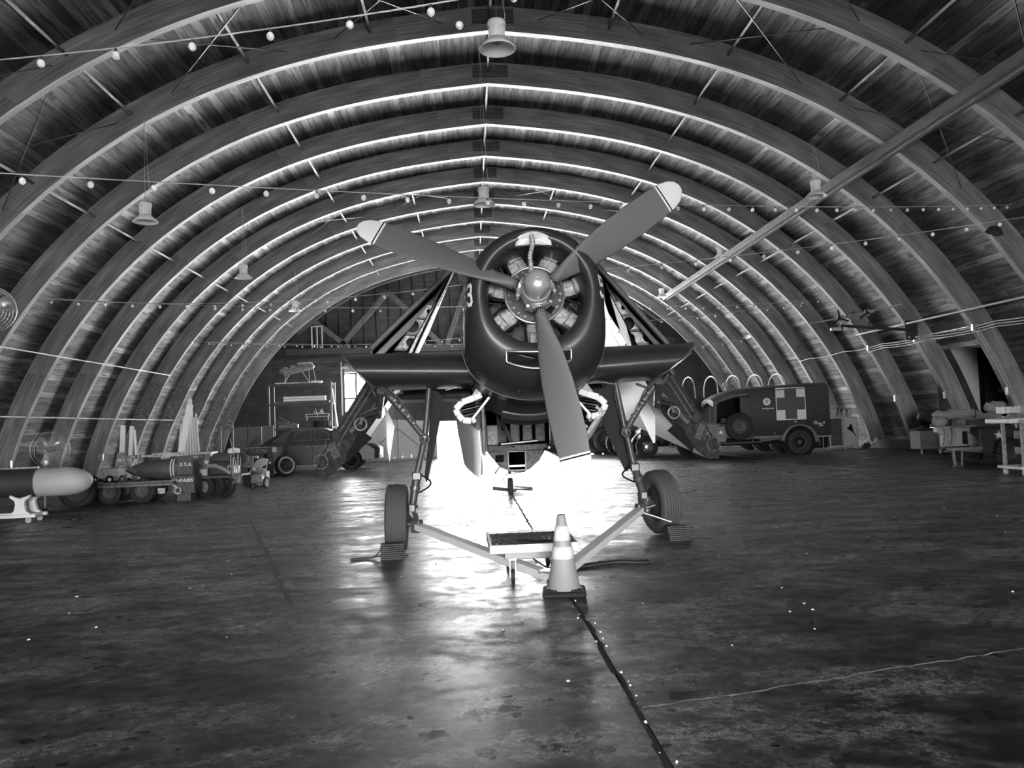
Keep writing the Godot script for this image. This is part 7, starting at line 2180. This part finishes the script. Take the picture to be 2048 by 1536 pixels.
func ambulance():
	var o := thing("ambulance", "dark army ambulance with a cross on a white square, facing left", "ambulance", Vector3(10.0, 0, -29.4))
	# x to the right (rear), front at the left; near side at z = +0.95
	var bx := B.new()
	var ring := func(x: float, top: float) -> PackedVector3Array:
		return PackedVector3Array([Vector3(x, 0.62, 0.95), Vector3(x, top - 0.22, 0.95), Vector3(x, top - 0.08, 0.90), Vector3(x, top, 0.70), Vector3(x, top + 0.04, 0.0), Vector3(x, top, -0.70), Vector3(x, top - 0.08, -0.90), Vector3(x, top - 0.22, -0.95), Vector3(x, 0.62, -0.95)])
	bx.loft([ring.call(-0.22, 2.40), ring.call(2.50, 2.50), ring.call(2.56, 2.47)], true, false, true)
	put(o, "van_body", bx, M.olive)
	put(o, "drip_rail", B.new().bar(Vector3(-0.3, 2.26, 0.965), Vector3(2.56, 2.36, 0.965), 0.03, 0.03), M.olive_mid)
	# cab: roof, pillars, doorway
	var rf := []
	for q in [[-0.22, 2.40, 0.95], [-0.8, 2.33, 0.92], [-1.25, 2.19, 0.84], [-1.52, 2.04, 0.78]]:
		rf.append(PackedVector3Array([Vector3(q[0], q[1] - 0.22, q[2]), Vector3(q[0], q[1] - 0.06, q[2] * 0.93), Vector3(q[0], q[1] + 0.02, 0.4), Vector3(q[0], q[1] + 0.02, -0.4), Vector3(q[0], q[1] - 0.06, -q[2] * 0.93), Vector3(q[0], q[1] - 0.22, -q[2]), Vector3(q[0], q[1] - 0.26, -q[2] + 0.06), Vector3(q[0], q[1] - 0.08, 0.0), Vector3(q[0], q[1] - 0.26, q[2] - 0.06)]))
	put(o, "cab_roof", B.new().loft(rf, true, true, true), M.olive_mid)
	put(o, "door_pillar", B.new().box(Vector3(-0.42, 1.35, 0.92), Vector3(0.42, 1.5, 0.05), Basis(), 0.01).box(Vector3(-0.24, 1.45, 0.94), Vector3(0.06, 1.9, 0.05), Basis(), 0.01), M.olive)
	put(o, "windscreen_frame", B.new().bar(Vector3(-1.42, 1.95, 0.78), Vector3(-1.47, 1.15, 0.80), 0.06, 0.05).bar(Vector3(-1.42, 1.95, -0.78), Vector3(-1.47, 1.15, -0.80), 0.06, 0.05).bar(Vector3(-1.44, 1.92, -0.78), Vector3(-1.44, 1.92, 0.78), 0.05, 0.05).bar(Vector3(-1.47, 1.18, -0.78), Vector3(-1.47, 1.18, 0.78), 0.06, 0.05).bar(Vector3(-1.44, 1.92, 0.1), Vector3(-1.48, 1.18, 0.1), 0.03, 0.03), M.olive_mid)
	put(o, "windscreen", B.new().loft([PackedVector3Array([Vector3(-1.43, 1.9, 0.75), Vector3(-1.43, 1.9, -0.75), Vector3(-1.44, 1.9, -0.75), Vector3(-1.44, 1.9, 0.75)]), PackedVector3Array([Vector3(-1.47, 1.2, 0.75), Vector3(-1.47, 1.2, -0.75), Vector3(-1.48, 1.2, -0.75), Vector3(-1.48, 1.2, 0.75)])], true, true, true, false), M.screen_glass)
	put(o, "cab_interior", B.new().box(Vector3(-0.7, 1.5, -0.4), Vector3(0.9, 1.2, 0.1)).box(Vector3(-0.55, 1.0, 0.1), Vector3(0.5, 0.5, 1.2), Basis(), 0.05).box(Vector3(-0.7, 0.72, 0.1), Vector3(1.3, 0.12, 1.6)), M.black)
	put(o, "seat_back", B.new().box(Vector3(-1.1, 1.28, 0.7), Vector3(0.3, 0.2, 0.1), Basis(), 0.03), M.olive_mid)
	put(o, "door_lower", B.new().box(Vector3(-0.9, 0.92, 0.93), Vector3(0.95, 0.5, 0.04), Basis(), 0.01), M.olive)
	put(o, "door_handle", B.new().tube([Vector3(-0.30, 1.16, 0.98), Vector3(-0.25, 1.10, 1.0), Vector3(-0.25, 0.96, 1.0), Vector3(-0.30, 0.92, 0.98)], 0.012, 6), M.alu)
	put(o, "cowl_side", B.new().box(Vector3(-1.5, 0.95, 0.0), Vector3(0.5, 0.5, 1.7), Basis(), 0.05), M.olive_pale)
	put(o, "bonnet", B.new().box(Vector3(-2.2, 1.0, 0), Vector3(1.2, 0.55, 1.1), Basis(), 0.1), M.olive_mid)
	var fen := []
	for k in 13:
		var a := lerpf(-0.2, PI, k / 12.0)
		var c := Vector3(-2.05 + cos(a) * 0.60, 0.42 + sin(a) * 0.56, 0)
		fen.append(PackedVector3Array([c + Vector3(0, 0, 0.55), c + Vector3(0, 0, 0.97), c + Vector3(cos(a) * 0.04, 0.04, 0.97), c + Vector3(cos(a) * 0.04, 0.04, 0.55)]))
	put(o, "front_fender", B.new().loft(fen, true, true, true), M.olive_pale)
	put(o, "fender_skirt", B.new().prism(PackedVector2Array([Vector2(-1.62, 0.95), Vector2(-1.20, 1.15), Vector2(-1.15, 0.75), Vector2(-1.20, 0.55), Vector2(-1.42, 0.55), Vector2(-1.5, 0.7)]), 0.93, 0.96), M.olive_pale)
	put(o, "star", B.new().prism(star(0.10), 0.965, 0.972, Transform3D(Basis(), Vector3(-1.36, 0.88, 0))), M.white)
	put(o, "running_board", B.new().box(Vector3(-0.7, 0.50, 0.95), Vector3(1.5, 0.05, 0.25), Basis(), 0.012).bar(Vector3(0.0, 0.55, 0.95), Vector3(0.75, 0.62, 0.95), 0.1, 0.1), M.olive_mid)
	put(o, "sill", B.new().box(Vector3(0.3, 0.66, 0.955), Vector3(1.1, 0.07, 0.02)), M.olive_pale)
	var rfen := []
	for k in 15:
		var a := lerpf(0.0, PI - 0.1, k / 14.0)
		var c := Vector3(1.42 + cos(a) * 0.58, 0.43 + sin(a) * 0.60, 0)
		rfen.append(PackedVector3Array([c + Vector3(0, 0, 0.7), c + Vector3(0, 0, 1.10), c + Vector3(cos(a) * 0.04, 0.04, 1.10), c + Vector3(cos(a) * 0.04, 0.04, 0.7)]))
	put(o, "rear_fender", B.new().loft(rfen, true, true, true), M.olive_pale)
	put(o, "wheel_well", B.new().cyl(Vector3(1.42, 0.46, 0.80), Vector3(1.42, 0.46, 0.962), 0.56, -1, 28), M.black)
	for x in [-2.05, 1.42]:
		wheel(o, "wheel", axle(Vector3(x, 0.44, 0.92), Vector3.BACK), 0.44, 0.24, 0.24, M.olive_mid)
		wheel(o, "wheel", axle(Vector3(x, 0.44, -0.8), Vector3.FORWARD), 0.44, 0.24, 0.24, M.olive_mid)
	wheel(o, "spare_wheel", axle(Vector3(-0.75, 1.08, 1.08), Vector3.BACK), 0.46, 0.22, 0.26, M.olive_mid, 26)
	put(o, "chassis", B.new().box(Vector3(0, 0.5, 0), Vector3(4.6, 0.2, 1.0)).box(Vector3(2.3, 0.45, 0.3), Vector3(0.5, 0.5, 0.8), Basis(), 0.03), M.black)
	put(o, "rear_step", B.new().box(Vector3(2.25, 0.62, 0.9), Vector3(0.6, 0.04, 0.3)).bar(Vector3(2.1, 0.62, 1.0), Vector3(2.12, 0.30, 1.0), 0.02, 0.02).bar(Vector3(2.25, 0.62, 1.0), Vector3(2.24, 0.22, 1.0), 0.02, 0.02), M.grey)
	put(o, "tail_lamp", B.new().cyl(Vector3(2.02, 1.1, 0.95), Vector3(2.02, 1.1, 1.02), 0.07, -1, 14), M.grey)
	put(o, "fuel_cap", B.new().cyl(Vector3(0.55, 0.78, 0.95), Vector3(0.55, 0.78, 0.97), 0.05, -1, 14), M.olive_mid)
	# markings
	put(o, "white_square", B.new().box(Vector3(1.18, 1.80, 0.956), Vector3(1.06, 1.14, 0.008)), M.sign_white)
	put(o, "cross", B.new().box(Vector3(1.18, 1.80, 0.963), Vector3(0.42, 1.08, 0.010)).box(Vector3(1.18, 1.80, 0.9635), Vector3(1.00, 0.44, 0.010)), M.cross, "dark cross on the white square")
	put(o, "emblem", B.new().cyl(Vector3(0.33, 1.90, 0.952), Vector3(0.33, 1.90, 0.962), 0.13, -1, 28), M.sign_white, "round white medical emblem")
	var em := B.new()
	em.box(Vector3(0.33, 1.89, 0.966), Vector3(0.02, 0.13, 0.006))
	em.box(Vector3(0.29, 1.945, 0.966), Vector3(0.07, 0.02, 0.006), Basis(Vector3.BACK, 0.3)).box(Vector3(0.37, 1.945, 0.966), Vector3(0.07, 0.02, 0.006), Basis(Vector3.BACK, -0.3))
	em.torus(Vector3(0.33, 1.88, 0.966), Vector3.BACK, 0.025, 0.006, 14, 5)
	put(o, "emblem_staff", em, M.dark)
	put_mesh(o, "lettering", text_mesh("U.S.", 0.035), M.dark, Transform3D(Basis(), Vector3(0.275, 1.88, 0.966)))
	put_mesh(o, "lettering", text_mesh("FOR MEDICAL USE", 0.035, 0.004, true), M.white, Transform3D(Basis(), Vector3(0.36, 1.655, 0.957)))
	put(o, "plate", B.new().box(Vector3(1.32, 1.16, 0.957), Vector3(0.07, 0.03, 0.01)), M.white)
	put_mesh(o, "lettering", text_mesh("Cap. 10", 0.06, 0.004, true), M.white, Transform3D(Basis(Vector3.BACK, 0.1), Vector3(2.22, 1.08, 0.957)))
	put_mesh(o, "lettering", text_mesh("GAS", 0.055, 0.004, true), M.white, Transform3D(Basis(Vector3.BACK, 0.1), Vector3(2.22, 1.0, 0.957)))
	put(o, "spot_lamp", B.new().cyl(Vector3(-1.0, 2.56, 0.55), Vector3(-1.02, 2.56, 0.68), 0.09, 0.1, 16).cyl(Vector3(-1.06, 2.36, 0.6), Vector3(-1.02, 2.5, 0.6), 0.02, -1, 8), M.offwhite)

func model_plane():
	var o := thing("model_aeroplane", "large twin-engined model aeroplane mounted on a pole bracket by the right arches", "model aeroplane", Vector3(11.68, 4.33, -24.4))
	o.scale = Vector3.ONE * 0.74
	var f := Basis.from_euler(Vector3(0.1, -0.45, 0.14))
	var X := Transform3D(f, Vector3.ZERO)
	# z forward (towards the viewer), x span
	var rings := []
	for q in [[0.75, 0.02], [0.70, 0.12], [0.5, 0.19], [0.1, 0.22], [-0.6, 0.18], [-1.3, 0.10], [-1.7, 0.05]]:
		rings.append(B.ring(Vector3(0, -0.08 if q[0] > -1 else -0.02, q[0]), B.frame(Vector3.FORWARD), q[1], 16))
	put(o, "fuselage", B.new(X).loft(rings, true, true, true), M.grey)
	put(o, "nose_glazing", B.new(X).ball(Vector3(0, -0.12, 0.72), 0.10, 14), M.grey)
	put(o, "cockpit", B.new(X).ball(Vector3(0, 0.09, 0.25), 0.14, 12, Vector3(0.8, 0.8, 1.6)), M.dark)
	for s in [-1.0, 1.0]:
		var w := []
		for q in [[0.1, 0.36, 0.05], [0.7, 0.30, 0.04], [1.5, 0.2, 0.025], [1.85, 0.08, 0.012]]:
			var r := PackedVector3Array()
			for i in 10:
				var a := TAU * i / 10.0
				r.append(Vector3(s * q[0], 0.02 + sin(a) * q[2] + q[0] * 0.03, cos(a) * q[1]))
			w.append(r)
		put(o, "wing", B.new(X).loft(w, true, true, true), M.grey_pale)
		var n := put(o, "engine_nacelle", B.new(X).lathe([Vector2(0.02, -0.55), Vector2(0.10, -0.3), Vector2(0.14, 0.1), Vector2(0.15, 0.5), Vector2(0.14, 0.58), Vector2(0.11, 0.6), Vector2(0.10, 0.5)], Transform3D(Basis(Vector3.RIGHT, PI / 2), Vector3(s * 0.52, 0.02, 0.0)), 20), M.grey)
		put(n, "cowl_ring", B.new(X).torus(Vector3(s * 0.52, 0.02, 0.56), Vector3.BACK, 0.125, 0.025, 20, 8), M.grey_pale)
		put(n, "radial_engine", B.new(X).cyl(Vector3(s * 0.52, 0.02, 0.45), Vector3(s * 0.52, 0.02, 0.55), 0.09, -1, 14), M.steel_dark)
		var pr := B.new(X)
		for k in 3:
			var a := PI / 2 + TAU * k / 3.0
			pr.bar(Vector3(s * 0.52, 0.02, 0.64), Vector3(s * 0.52 + cos(a) * 0.36, 0.02 + sin(a) * 0.36, 0.64), 0.06, 0.012, Vector3.BACK)
		pr.ball(Vector3(s * 0.52, 0.02, 0.66), 0.05, 10)
		put(n, "propeller", pr, M.black)
		put(o, "wheel", B.new(X).cyl(Vector3(s * 0.52 - 0.03, -0.42, 0.2), Vector3(s * 0.52 + 0.03, -0.42, 0.2), 0.09, -1, 14).bar(Vector3(s * 0.52, -0.42, 0.2), Vector3(s * 0.52, -0.05, 0.2), 0.03, 0.03), M.dark)
		put(o, "tail_plane", B.new(X).box(Vector3(s * 0.4, 0.0, -1.6), Vector3(0.8, 0.025, 0.3), Basis(), 0.008), M.grey_pale)
		put(o, "tail_fin", B.new(X).box(Vector3(s * 0.8, 0.12, -1.6), Vector3(0.03, 0.4, 0.34), Basis(), 0.01), M.dark)
	var b := thing("model_bracket", "dark pole bracket screwed to an arch, carrying the model aeroplane", "bracket", Vector3(13.85, 3.98, az(2) + 0.14))
	put(b, "pole", B.new().bar(Vector3(0.05, -0.06, 0.12), Vector3(-2.55, 0.08, 0.75), 0.10, 0.08), M.wood_dark)
	put(b, "plate", B.new().box(Vector3(0.05, -0.05, 0.04), Vector3(0.4, 0.62, 0.08), Basis(), 0.01), M.wood_dark)
	put(b, "screws", B.new().ball(Vector3(-0.05, 0.18, 0.09), 0.025, 6).ball(Vector3(0.18, 0.18, 0.09), 0.025, 6).ball(Vector3(-0.05, -0.28, 0.09), 0.025, 6).ball(Vector3(0.18, -0.28, 0.09), 0.025, 6), M.white)
	put(b, "upright", B.new().bar(Vector3(-2.5, 0.08, 0.74), Vector3(-2.48, 0.42, 0.80), 0.06, 0.06).box(Vector3(-2.6, -0.02, 0.76), Vector3(0.5, 0.1, 0.12), Basis(), 0.01), M.grey_pale)
